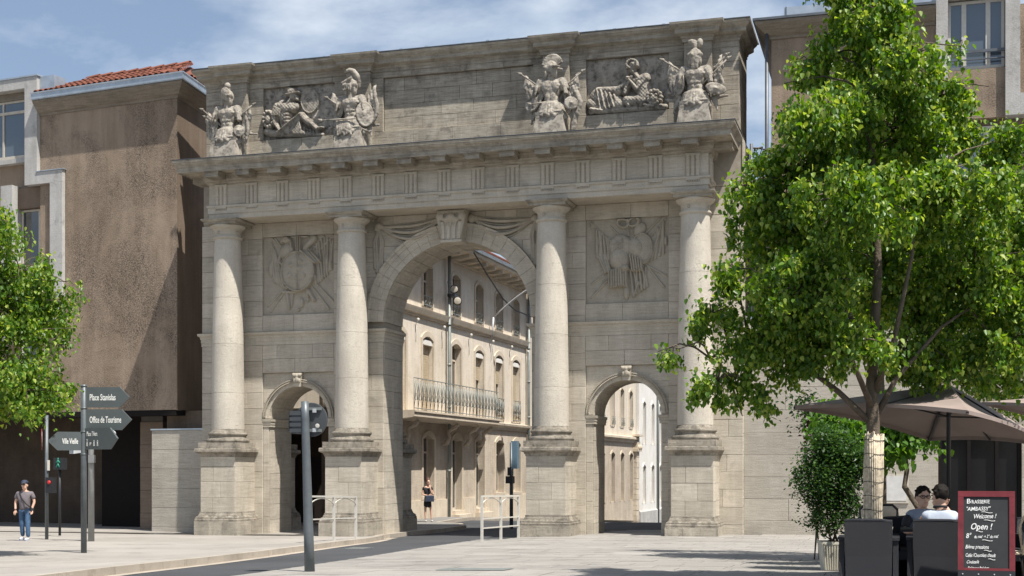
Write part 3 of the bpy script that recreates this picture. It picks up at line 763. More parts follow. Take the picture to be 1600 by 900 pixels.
# --- pedestals and columns
def pedestal(xc, ysign, rear=False):
    yf = YC-(YC-F_) if not rear else YB+(W-F_)
    ya, yb = (F_+.10, W) if not rear else (YB, YB+(W-F_)-.10)
    h = .62
    p = MB(); p.box(xc-h+.02, xc+h-.02, ya+.02, yb, -.35, 2.6); ped = p.build('pedestal', M['joint'], arch)
    def path(hw, out):   # open path round 3 sides
        if not rear: return [(xc-hw, W), (xc-hw, ya-out), (xc+hw, ya-out), (xc+hw, W)]
        return [(xc+hw, YB), (xc+hw, yb+out), (xc-hw, yb+out), (xc-hw, YB)]
    # ashlar die
    ys = ya if not rear else None
    zz = [.74, 1.2, 1.72, 2.22, 2.58]
    for i in range(4):
        z0, z1 = zz[i], zz[i+1]; cut = xc+(.12 if i % 2 else -.2)+random.uniform(-.05, .05)
        if not rear:
            parts = [(xc-h, cut), (cut, xc+h)] if i < 3 else [(xc-h, xc+h)]
            for a, b in parts: block([(a, z0), (b, z0), (b, z1), (a, z1)], ya, .05, ped, M['lime'], 'die_stone', .007, .004)
        for sx in (-1, 1):
            xx = xc+sx*h; cy_ = (ya+yb)/2+(.2 if i % 2 else -.1)
            for a, b in ((ya+.012, cy_), (cy_, yb)):
                m = MB(); x1, x2 = sorted((xx-sx*.03, xx-sx*random.uniform(0, .004))); m.box(x1, x2, a+.004, b-.004, z0+.004, z1-.004); m.build('die_stone', M['lime'], ped)
    # plinth blocks
    pb = .775-.62
    m = MB(); m.sweep(path(h, 0), [(-.1, .44), (.14, .44), (.145, .50), (.12, .535), (.125, .565), (.09, .60), (.05, .63), (.045, .66), (.02, .70), (.02, .75), (-.1, .75)]); m.build('base_moulding', M['lichen'], ped)
    for i in range(3):
        a = xc-.775+1.55*i/3; b = xc-.775+1.55*(i+1)/3
        m = MB()
        if not rear: m.box(a+.004, b-.004, ya-.155+random.uniform(0, .006), ya+.3, -.35, .445-random.uniform(0, .006))
        else: m.box(a+.004, b-.004, yb-.3, yb+.155, -.35, .445)
        m.build('plinth_stone', M['plinth'], ped)
    for sx in (-1, 1):
        for a, b in (((ya+.3, ya+.85), (ya+.85, W)) if not rear else ((YB, YB+.6), (YB+.6, yb-.3))):
            m = MB(); x1, x2 = sorted((xc+sx*.5, xc+sx*(.775-random.uniform(0, .006)))); m.box(x1, x2, a+.004, b-.004, -.35, .445); m.build('plinth_stone', M['plinth'], ped)
    m = MB(); m.sweep(path(h, 0), [(-.2, 2.52), (.015, 2.52), (.02, 2.57), (.045, 2.60), (.05, 2.63), (.13, 2.67), (.15, 2.69), (.15, 2.77), (.13, 2.80), (-.2, 2.815)])
    m.box(xc-h, xc+h, ya, yb, 2.76, 2.812); m.build('pedestal_cornice', M['lichen'], ped)
    return ped
def column(xc, yc):
    rb, rt = .53, .425
    m = MB(); m.box(xc-.70, xc+.70, yc-.70, yc+.70, 2.81, 2.99)
    base = m.build('column', M['lichen'], arch)
    prof = [(.66, 2.985), (.69, 3.01), (.70, 3.06), (.685, 3.11), (.64, 3.13), (.60, 3.14), (.585, 3.18), (.60, 3.215), (.625, 3.23), (.64, 3.27), (.625, 3.31), (.58, 3.325), (.565, 3.33), (.56, 3.37), (rb, 3.42)]
    MB().lathe(xc, yc, prof, 40).build('attic_base', M['lichen'], base).name
    def rad(z):
        t = (z-3.42)/(9.62-3.42)
        return rb+(rt-rb)*(t**1.7)
    cuts = [3.42, 5.0, 6.45, 7.9, 9.62] if random.random() < .5 else [3.42, 4.6, 6.2, 7.7, 9.62]
    for a, b in zip(cuts, cuts[1:]):
        zs = np.linspace(a+.008, b-.008, 8); dm = MB(); dm.lathe(xc, yc, [(rad(z), z) for z in zs], 48, True, False)
        dm.lathe(xc, yc, [(rad(a)-.006, a+.002), (rad(a+.008), a+.008)], 48, False, False); dm.lathe(xc, yc, [(rad(b-.008), b-.008), (rad(b)-.006, b-.002)], 48, False, False)
        dm.lathe(xc, yc, [(rad(a)-.03, a-.01), (rad(b)-.03, b+.01)], 24, False, False)
        dm.build('drum', M['shaft'], base)
    prof = [(rt, 9.60), (rt+.04, 9.625), (rt+.055, 9.66), (rt+.04, 9.70), (rt+.005, 9.715), (rt, 9.74), (rt, 9.885), (rt+.025, 9.90), (rt+.025, 9.92), (rt+.05, 9.935), (rt+.12, 9.985), (rt+.15, 10.03), (rt+.155, 10.06), (.3, 10.07)]
    cp = MB().lathe(xc, yc, prof, 40)
    cp.build('capital', M['limetrim'], base)
    for a in (-90, 0, 180, 90):
        r_ = MB(); cx_, cy_ = xc+(rt+.005)*math.cos(R_(a-18)), yc+(rt+.005)*math.sin(R_(a-18))
        if a != 90: r_.ell((cx_, cy_, 9.81), (.05, .05, .05), 8, 6); r_.build('rosette', M['carving'], base)
    m = MB(); hw = .64; m.sweep([(xc-hw+.1, yc-hw+.1), (xc+hw-.1, yc-hw+.1), (xc+hw-.1, yc+hw-.1), (xc-hw+.1, yc+hw-.1)], [(-.3, 10.065), (.03, 10.065), (.03, 10.14), (.06, 10.15), (.10, 10.19), (.105, 10.235), (-.3, 10.24)], closed=True)
    m.build('abacus', M['cornice'], base)
    return base
XC = [X0-7.66, X0-3.28, X0+3.28, X0+7.66]
for x in XC: pedestal(x, 1); column(x, YC)
for x in XC[:3]+XC[3:]:
    pedestal(x, 1, rear=True); column(x, YB+(W-YC))
# --- entablature
en = MB(); HX = 8.10
en.box(X0-HX, X0+HX, E_, W+.02, 10.245, 11.95); en.box(X0-HX, X0+HX, YB-.02, YB+(W-E_), 10.245, 11.95)
en.box(X0-HX+.002, X0+HX-.002, W, YB, 11.4, 11.94)
ent = en.build('entablature', M['limetrim'], arch)
def upath(o=0): return [(X0-HX, W+.6), (X0-HX, E_), (X0+HX, E_), (X0+HX, W+.6)]
m = MB(); m.sweep(upath(), [(-.1, 10.41), (.03, 10.41), (.03, 10.60), (.07, 10.61), (.07, 10.67), (-.1, 10.68)]); m.build('architrave_band', M['limetrim'], ent)
m = MB(); m.sweep(upath(), [(-.1, 11.33), (.03, 11.33), (.04, 11.37), (.10, 11.40), (.11, 11.45), (.15, 11.50), (.16, 11.60), (.20, 11.66), (-.1, 11.67)]); m.build('bed_moulding', M['cornice'], ent)
# triglyphs
TG = 1.0933
def trig(xc, yf, side=None):
    m = MB(); wd = .40; z0, z1 = 10.68, 11.27
    # section with grooves (x,depth)
    sec = [(-.20, 0), (-.20, .05), (-.175, .07), (-.11, .07), (-.085, .025), (-.06, .07), (-.01-.015, .07), (0, .07), (.025, .07), (.06, .07), (.085, .025), (.11, .07), (.175, .07), (.20, .05), (.20, 0)]
    sec = [(-.20, -.01), (-.20, .035), (-.17, .065), (-.105, .065), (-.07, .015), (-.035, .065), (.035, .065), (.07, .015), (.105, .065), (.17, .065), (.20, .035), (.20, -.01)]
    vs = [];
    for z in (z0, z1):
        for a, d in sec: vs.append((xc+a, yf-d, z) if side is None else (side[0]+side[1]*d, xc+a, z))
    n = len(sec); m.add(vs, [(i, i+1, n+i+1, n+i) for i in range(n-1)]+[tuple(range(n)), tuple(range(n, 2*n))])
    if side is None: m.box(xc-.21, xc+.21, yf-.075, yf+.01, z1, z1+.065)
    else: m.box(*sorted((side[0], side[0]+side[1]*.075)), xc-.21, xc+.21, z1, z1+.065)
    t = m.build('triglyph', M['limetrim'], ent)
    g = MB()
    for k in range(6):
        a = -.175+.07*k
        if side is None: g.lathe(xc+a, yf-.045, [(.016, 10.565), (.026, 10.52), (.026, 10.515)], 6)
        else: g.lathe(side[0]+side[1]*.045, xc+a, [(.016, 10.565), (.026, 10.52), (.026, 10.515)], 6)
    if side is None: g.box(xc-.2, xc+.2, yf-.068, yf-.02, 10.56, 10.61)
    else: g.box(*sorted((side[0]+side[1]*.02, side[0]+side[1]*.068)), xc-.2, xc+.2, 10.56, 10.61)
    g.build('guttae', M['limetrim'], t)
def mutule(xc, yf, side=None):
    m = MB()
    if side is None:
        m.box(xc-.235, xc+.235, yf-.68, yf-.12, 11.47, 11.61); m.box(xc-.26, xc+.26, yf-.705, yf-.12, 11.60, 11.68)
        mt = m.build('mutule', M['cornice'], ent); g = MB()
        for k in range(8): g.box(xc-.215+.056*k, xc-.215+.056*k+.028, yf-.63, yf-.2, 11.445, 11.472)
    else:
        X = lambda a, b: sorted((side[0]+side[1]*a, side[0]+side[1]*b))
        m.box(*X(.12, .68), xc-.235, xc+.235, 11.47, 11.67); mt = m.build('mutule', M['cornice'], ent); g = MB()
        for k in range(8): g.box(*X(.2, .63), xc-.215+.056*k, xc-.215+.056*k+.028, 11.445, 11.472)
    g.build('guttae', M['cornice'], mt)
for k in range(-7, 8): trig(X0+k*TG, E_); mutule(X0+k*TG, E_)
for s_ in (-1, 1):
    trig(X0+s_*(HX-.215), E_) if False else None
    for yc in (E_+.38,): trig(yc, 0, (X0+s_*HX, s_)); mutule(yc, 0, (X0+s_*HX, s_))
for k in range(-7, 7):
    if True:
        xa, xb = X0+k*TG+.23, X0+(k+1)*TG-.23
        m = MB(); m.box(xa, xb, E_-.012, E_+.02, 10.70, 11.26); m.build('metope', M['lime'], ent)
# corona
m = MB()
cp_ = [(X0-HX, W+.55), (X0-HX, E_), (X0+HX, E_), (X0+HX, W+.55)]
m.sweep(cp_, [(-.3, 11.665), (.72, 11.665), (.74, 11.63), (.745, 11.79), (.77, 11.80), (.77, 11.83), (.79, 11.86), (.83, 11.89), (.86, 11.95), (.865, 12.02), (-.3, 12.03)]); m.build('cornice', M['cornice'], ent)
m = MB(); m.sweep(cp_, [(-.9, 12.045), (.88, 12.03), (.88, 12.045), (-.9, 12.07)]); m.box(X0-HX, X0+HX, E_-.3, W, 12.03, 12.05); m.build('lead_flashing', M['zincdark'], ent)
# --- attic
AY = W; AB = 41.5; AH = 8.86
a = MB(); a.box(X0-AH+.02, X0+AH-.02, AY+.14, AB, 11.95, 15.05)
for s_ in (-1, 1):
    pass
# frame zones of the core in front of the recessed panels
def AB_(x0, x1, z0, z1): a.box(X0+x0, X0+x1, AY+.02, AY+.15, z0, z1)
PZ0, PZ1 = 13.0, 14.72
AB_(-AH+.02, AH-.02, 11.95, PZ0-.02); AB_(-AH+.02, AH-.02, PZ1+.02, 15.05)
for x0, x1 in ((-AH+.02, -6.77), (-4.17, -2.52), (2.52, 4.17), (6.77, AH-.02)): AB_(x0, x1, PZ0-.02, PZ1+.02)
att = a.build('attic', M['joint'], arch)
ashlar(X0-AH, X0+AH, 12.05, PZ0, .475, 1.35, AY, att, M['attic'], name='attic_stone')
ashlar(X0-AH, X0+AH, PZ1, 15.0, .28, 1.5, AY, att, M['attic'], name='attic_stone')
for x0, x1 in ((-AH, -6.75), (-4.19, -2.5), (2.5, 4.19), (6.75, AH)): ashlar(X0+x0, X0+x1, PZ0, PZ1, .43, 1.05, AY, att, M['attic'], name='attic_stone')
ashlar(X0-2.5, X0+2.5, PZ0, PZ1, .43, 1.25, AY+.11, att, M['attic'], name='panel_stone', depth=.04)
for i in range(7):    # end face of the attic
    z0 = 12.05+i*.42
    for (ya, yb) in (((AY+.02, AY+1.1), (AY+1.1, AB)) if i % 2 else ((AY+.02, AY+.6), (AY+.6, AB))):
        for sx in (1, -1):
            m = MB(); xx = X0+sx*AH; m.box(*sorted((xx-sx*.04, xx+sx*random.uniform(0, .006))), ya+.005, yb-.005, z0+.005, z0+.415); m.build('attic_end_stone', M['attic'], att)
for x in XC:
    m = MB(); m.box(x-.41, x+.41, AY-.22, AY+.02, 12.05, 15.0); m.build('attic_pilaster', M['attic'], att)
# attic cornice with ressauts
pth = [(X0-AH, AB), (X0-AH, AY)]
for x in XC: pth += [(x-.43, AY), (x-.43, AY-.24), (x+.43, AY-.24), (x+.43, AY)]
pth += [(X0+AH, AY), (X0+AH, AB)]
m = MB(); m.sweep(pth, [(-.2, 14.90), (.03, 14.90), (.03, 14.98), (.06, 15.0), (.07, 15.05), (.20, 15.10), (.23, 15.12), (.23, 15.22), (.25, 15.24), (.31, 15.29), (.36, 15.36), (.37, 15.42), (-.2, 15.44)]); m.build('attic_cornice', M['cornice'], att)
m = MB(); m.box(X0-AH-.36, X0+AH+.36, AY-.38, AB+.3, 15.435, 15.46); m.build('roof_flashing', M['zincdark'], att)
for k in range(26):
    x = X0-8.6+k*.69+random.uniform(-.1, .1); m = MB(); m.box(x-.05, x+.05, AY-.30, AY-.24, 15.46, 15.49+random.uniform(0, .03)); m.build('flashing_clip', M['zinc'], att)
# right-hand return strip behind (downpipe at the joint with the wing)
# --- relief machinery
def relief(x0, x1, z0, z1, y, fn, nx, nz, name, mat, parent, label=None):
    xs = np.linspace(0, x1-x0, nx); zs = np.linspace(0, z1-z0, nz); U, V = np.meshgrid(xs, zs)
    Hh = fn(U, V); Hh[0, :] = 0; Hh[-1, :] = 0; Hh[:, 0] = 0; Hh[:, -1] = 0
    o_ = org(parent); vs = np.stack([U.ravel()+x0-o_.x, y-Hh.ravel()-o_.y, V.ravel()+z0-o_.z], 1)
    i = np.arange(nx-1); j = np.arange(nz-1); I, J = np.meshgrid(i, j); k = (J*nx+I).ravel()
    fs = np.stack([k, k+1, k+nx+1, k+nx], 1)
    me = bpy.data.meshes.new(name); me.from_pydata(vs.tolist(), [], fs.tolist()); me.polygons.foreach_set('use_smooth', [True]*len(me.polygons)); me.materials.append(mat)
    o = link_mesh(name, me, parent)
    if label: o['label'] = label
    return o
def Hcap(H, U, V, a, b, ra, rb, h, base=0.0):
    ax, az = a; bx, bz = b; dx, dz = bx-ax, bz-az; L2 = dx*dx+dz*dz+1e-9
    t = np.clip(((U-ax)*dx+(V-az)*dz)/L2, 0, 1); d = np.hypot(U-ax-t*dx, V-az-t*dz); r = ra+(rb-ra)*t
    v = np.sqrt(np.clip(1-(d/r)**2, 0, 1))
    return np.maximum(H, np.where(v > 0, base+h*v, 0))
def Hell(H, U, V, c, rx, rz, ang, h, base=0.0, flat=1.0):
    ca, sa = math.cos(ang), math.sin(ang); x = (U-c[0])*ca+(V-c[1])*sa; z = -(U-c[0])*sa+(V-c[1])*ca
    d = (x/rx)**2+(z/rz)**2; v = np.clip(1-d**flat, 0, 1)**.5
    return np.maximum(H, np.where(d < 1, base+h*v, 0))
def Hring(H, U, V, c, rx, rz, ang, wd, h):
    ca, sa = math.cos(ang), math.sin(ang); x = (U-c[0])*ca+(V-c[1])*sa; z = -(U-c[0])*sa+(V-c[1])*ca
    d = np.abs(np.hypot(x/rx, z/rz)-1)*min(rx, rz); v = np.sqrt(np.clip(1-(d/wd)**2, 0, 1)); return np.maximum(H, v*h)
def Hpath(H, U, V, pts, r0, r1, h):
    n = len(pts)-1
    for i in range(n): H = Hcap(H, U, V, pts[i], pts[i+1], r0+(r1-r0)*i/n, r0+(r1-r0)*(i+1)/n, h)
    return H
def flagfold(H, U, V, a, b, c, d, n, h):     # cloth between edge a-b (at the pole) and c-d (tail) drawn with n folds
    for i in range(n):
        t = i/(n-1); p = (a[0]+(b[0]-a[0])*t, a[1]+(b[1]-a[1])*t); q = (c[0]+(d[0]-c[0])*t, c[1]+(d[1]-c[1])*t)
        m_ = ((p[0]+q[0])/2+.03*math.sin(i*2.1), (p[1]+q[1])/2)
        H = Hpath(H, U, V, [p, m_, q], .035, .05, h*(.75+.25*math.cos(i*1.9)))
    return H
def tro(kind):
    def fn(U, V):
        H = np.zeros_like(U); 
        cap = lambda *a: Hcap(H, U, V, *a)
        S = 2.56/ (460 if kind == 'L' else 495)
        if kind == 'L': P = lambda x, y: ((x-490)*S, (625-y)*S*1.0)
        else: P = lambda x, y: ((x-205)*S, (580-y)*S)
        if kind == 'L':
            for a, b in (((520, 150), (940, 560)), ((545, 150), (910, 600)), ((890, 150), (535, 605)), ((945, 165), (520, 570))): H = Hcap(H, U, V, P(*a), P(*b), .035, .035, .045)
            for c_ in ((520, 155), (900, 145), (940, 170)): H = Hcap(H, U, V, P(*c_), P(c_[0]+(10 if c_[0] > 600 else -8), c_[1]-25), .07, .01, .06)
            H = flagfold(H, U, V, P(800, 240), P(880, 180), P(830, 450), P(900, 400), 6, .09)
            H = flagfold(H, U, V, P(905, 190), P(935, 200), P(900, 380), P(925, 370), 3, .08)
            H = flagfold(H, U, V, P(540, 200), P(560, 240), P(560, 430), P(620, 460), 5, .08)
            H = Hell(H, U, V, P(538, 350), .10, .28, 0, .08); H = Hell(H, U, V, P(922, 340), .07, .22, 0, .08)
            H = Hell(H, U, V, P(640, 250), .30, .24, .5, .14); H = Hell(H, U, V, P(640, 190), .17, .10, 0, .13); H = Hpath(H, U, V, [P(600, 270), P(590, 310), P(620, 340)], .06, .05, .1)
            H = Hpath(H, U, V, [P(610, 200), P(640, 170), P(665, 190), P(680, 240)], .05, .05, .15)
            H = Hell(H, U, V, P(718, 375), .62, .68, 0, .13, .04, 2.0); H = Hring(H, U, V, P(718, 375), .58, .64, 0, .035, .17)
            for c_ in ((680, 340), (740, 320), (700, 410), (760, 400), (670, 400), (735, 360)): H = Hell(H, U, V, P(*c_), .10, .07, random.random()*3, .04, .165)
            H = flagfold(H, U, V, P(735, 250), P(790, 250), P(830, 330), P(860, 320), 4, .2)
            for k in range(3): H = Hcap(H, U, V, P(710+12*k, 160), P(712+9*k, 480), .028, .028, .20 if k == 1 else .17)
            for q in ((690, 150), (765, 150)): H = Hring(H, U, V, P(*q), .17, .12, .4 if q[0] > 700 else -.4, .04, .13)
            H = Hell(H, U, V, P(727, 150), .08, .07, 0, .15)
            H = Hcap(H, U, V, P(640, 500), P(655, 590), .06, .05, .07); H = Hcap(H, U, V, P(680, 490), P(670, 580), .05, .03, .06); H = Hell(H, U, V, P(738, 560), .08, .17, 0, .09); H = Hell(H, U, V, P(716, 600), .06, .06, 0, .09)
            H = Hcap(H, U, V, P(770, 480), P(775, 550), .06, .05, .07); H = Hcap(H, U, V, P(780, 490), P(815, 545), .07, .07, .08); H = Hpath(H, U, V, [P(610, 490), P(680, 495), P(750, 485)], .05, .05, .07)
            H = Hcap(H, U, V, P(760, 240), P(820, 185), .11, .11, .12)
        else:
            for a, b in (((250, 120), (400, 270)), ((235, 545), (330, 450)), ((235, 465), (310, 410)), ((560, 360), (670, 500)), ((570, 370), (680, 432)), ((350, 130), (400, 185)), ((650, 90), (540, 200)), ((680, 100), (560, 230)), ((300, 455), (340, 430))): H = Hcap(H, U, V, P(*a), P(*b), .03, .03, .045)
            H = Hcap(H, U, V, P(240, 115), P(225, 100), .08, .02, .07)
            H = flagfold(H, U, V, P(265, 145), P(350, 210), P(270, 310), P(370, 330), 7, .10)
            H = flagfold(H, U, V, P(665, 110), P(650, 150), P(665, 300), P(570, 350), 5, .07)
            for c_ in ((632, 170), (680, 230), (270, 215)): H = Hell(H, U, V, P(*c_), .055, .16, 0, .08)
            H = flagfold(H, U, V, P(268, 285), P(320, 300), P(320, 400), P(345, 390), 5, .11)
            H = Hell(H, U, V, P(410, 250), .36, .36, 0, .11, .03, 2); H = Hell(H, U, V, P(540, 270), .33, .46, 0, .09, .03, 2); H = Hring(H, U, V, P(540, 270), .32, .45, 0, .03, .13)
            H = Hell(H, U, V, P(525, 155), .18, .24, -.6, .12)
            H = Hell(H, U, V, P(500, 265), .27, .35, 0, .20); H = Hell(H, U, V, P(405, 325), .33, .38, .2, .22); H = Hell(H, U, V, P(440, 380), .14, .12, 0, .26)
            for k in range(8): H = Hcap(H, U, V, P(345+14*k, 395-3*k), P(345+15*k, 485+6*math.sin(k)), .045, .05, .17+.03*(k % 2))
            for k in range(5): H = Hcap(H, U, V, P(470+16*k, 300+8*k), P(485+14*k, 395), .04, .045, .21)
            H = flagfold(H, U, V, P(470, 390), P(560, 380), P(490, 540), P(570, 490), 6, .12)
            H = Hell(H, U, V, P(447, 520), .10, .24, 0, .12); H = Hcap(H, U, V, P(520, 470), P(490, 550), .06, .03, .14)
            for q in ((425, 115), (490, 110)): H = Hring(H, U, V, P(*q), .17, .12, .4 if q[0] > 450 else -.4, .04, .13)
            H = Hell(H, U, V, P(455, 100), .09, .07, 0, .15); H = Hcap(H, U, V, P(455, 110), P(462, 190), .03, .03, .14)
            for a, b in (((370, 240), (430, 235)), ((380, 270), (430, 262)), ((395, 215), (400, 275)), ((425, 205), (428, 265)), ((470, 260), (535, 240))): H = Hcap(H, U, V, P(*a), P(*b), .015, .015, .18)
        g = 1+.05*np.sin(U*90)*np.sin(V*70)
        return np.minimum(H*g, .30)*1.15
    return fn
for s_, kd in ((-1, 'L'), (1, 'R')):
    cx = X0+s_*DX
    relief(cx-1.26, cx+1.26, 7.22, 9.76, W+.033, tro(kd), 230, 230, 'trophy_relief', M['carving'], arch, 'low relief of bound flags, spears and a round shield' if kd == 'L' else 'low relief of two breastplates bound with flags and spears')
def warrior(U, V):
    H = np.zeros_like(U); S = 2.5/600
    P = lambda x, y: ((x-550)*S, (700-(x-550)*.075-y)*S)
    C = lambda a, b, ra, rb, h, base=0: Hcap(H, U, V, P(*a), P(*b), ra*S, rb*S, h, base)
    H = Hell(H, U, V, P(950, 385), .32, .43, .1, .05, .12, 3); H = Hring(H, U, V, P(950, 385), .30, .40, .1, .035, .2)
    H = Hell(H, U, V, P(960, 520), .45, .20, 0, .12); H = Hell(H, U, V, P(985, 480), .22, .30, 0, .1)
    H = C((620, 640), (1050, 650), 34, 22, .22)
    H = Hell(H, U, V, P(600, 540), .22, .33, 0, .26)
    for k in range(12):
        a = k*.55; H = Hell(H, U, V, P(600+42*math.cos(a), 535+60*math.sin(a)), .07, .07, 0, .14, .2)
    H = Hell(H, U, V, P(600, 540), .1, .13, 0, .12, .28); H = Hell(H, U, V, P(585, 630), .2, .14, 0, .28)
    H = C((720, 430), (760, 590), 62, 58, .34); H = C((700, 430), (820, 430), 42, 40, .36)
    H = Hell(H, U, V, P(755, 450), .17, .14, 0, .14, .26); H = Hell(H, U, V, P(810, 450), .13, .13, 0, .14, .26)
    for k in range(3): H = Hell(H, U, V, P(765, 500+28*k), .13, .055, 0, .08, .30)
    H = C((775, 410), (805, 370), 24, 24, .36)
    H = Hell(H, U, V, P(812, 350), .17, .21, 0, .36); H = Hell(H, U, V, P(800, 318), .21, .15, .25, .40); H = C((760, 345), (870, 325), 12, 8, .42); H = Hell(H, U, V, P(780, 300), .12, .10, 0, .34)
    H = C((845, 350), (850, 380), 9, 12, .36)
    H = C((672, 430), (655, 560), 34, 24, .34); H = C((655, 560), (705, 630), 24, 18, .38); H = Hell(H, U, V, P(708, 630), .1, .1, 0, .42)
    for k in range(6): H = C((660+10*k, 440+4*k), (640+12*k, 510), 9, 9, .40)
    H = C((760, 600), (885, 510), 52, 36, .36); H = C((885, 510), (1020, 610), 36, 22, .38); H = C((1015, 610), (1065, 600), 20, 14, .36); H = Hell(H, U, V, P(885, 508), .16, .15, 0, .42)
    H = C((760, 620), (900, 645), 48, 30, .34)
    H = C((690, 650), (890, 500), 13, 11, .50)
    for k in range(7): H = C((800+12*k, 590-6*k), (830+10*k, 650), 10, 12, .36)
    for k in range(5): H = C((905+26*k, 600+6*k), (915+28*k, 650), 12, 10, .24)
    return H*.8*(1+.03*np.sin(U*60)*np.sin(V*55))
def lionman(U, V):
    H = np.zeros_like(U); S = 2.5/525
    P = lambda x, y: ((x-118)*S, (637-(x-118)*.065-y)*S)
    C = lambda a, b, ra, rb, h, base=0: Hcap(H, U, V, P(*a), P(*b), ra*S, rb*S, h, base)
    H = C((150, 610), (630, 585), 22, 22, .26)
    H = C((200, 520), (330, 560), 66, 50, .28); H = C((150, 560), (250, 600), 40, 28, .26)
    for k in range(5): H = C((190+28*k, 470+10*k), (215+30*k, 600-4*k), 12, 15, .32+.03*(k % 2))
    H = Hell(H, U, V, P(335, 565), .20, .20, 0, .38); H = C((200, 470), (330, 480), 20, 34, .28); H = C((150, 600), (230, 610), 18, 16, .34)
    H = C((330, 470), (380, 440), 24, 26, .30)
    H = C((495, 410), (490, 530), 42, 50, .38); H = C((505, 400), (440, 420), 36, 24, .36); H = Hell(H, U, V, P(470, 440), .16, .17, 0, .40); H = Hell(H, U, V, P(500, 470), .17, .20, 0, .38)
    H = C((455, 400), (430, 365), 20, 20, .38)
    H = Hell(H, U, V, P(417, 340), .16, .19, 0, .42); H = Hell(H, U, V, P(430, 320), .18, .14, 0, .46); H = C((396, 345), (392, 352), 10, 8, .46)
    for k in range(14): H = Hell(H, U, V, P(425+34*math.cos(k*.35-.3), 322-28*math.sin(k*.35-.3)), .045, .045, 0, .1, .36)
    H = C((515, 410), (455, 478), 26, 20, .42); H = C((455, 478), (398, 412), 19, 15, .44); H = Hell(H, U, V, P(396, 408), .11, .09, 0, .48)
    H = C((420, 400), (380, 480), 20, 18, .40); H = C((380, 480), (375, 500), 20, 20, .40)
    H = C((490, 545), (385, 545), 44, 36, .40); H = C((385, 545), (400, 580), 32, 20, .38); H = C((480, 575), (560, 585), 24, 16, .34)
    H = Hell(H, U, V, P(565, 530), .22, .24, 0, .34)
    for k in range(12): H = Hell(H, U, V, P(565+42*math.cos(k*.52), 528+40*math.sin(k*.52)), .07, .07, 0, .12, .26)
    H = Hell(H, U, V, P(562, 540), .12, .10, 0, .12, .34); H = Hell(H, U, V, P(550, 518), .04, .04, 0, .06, .40); H = Hell(H, U, V, P(580, 518), .04, .04, 0, .06, .40); H = C((560, 575), (610, 580), 20, 16, .32)
    H = C((520, 440), (545, 500), 12, 26, .2)
    return H*.8*(1+.03*np.sin(U*60)*np.sin(V*55))
relief(X0-DX-1.275, X0-DX+1.275, PZ0, PZ1, AY+.125, warrior, 250, 180, 'attic_relief', M['statue'], att, 'high relief of a helmeted warrior reclining beside a round shield')
relief(X0+DX-1.275, X0+DX+1.275, PZ0, PZ1, AY+.125, lionman, 250, 180, 'attic_relief', M['statue'], att, 'high relief of a bare seated man resting his chin on his hand beside a lion')
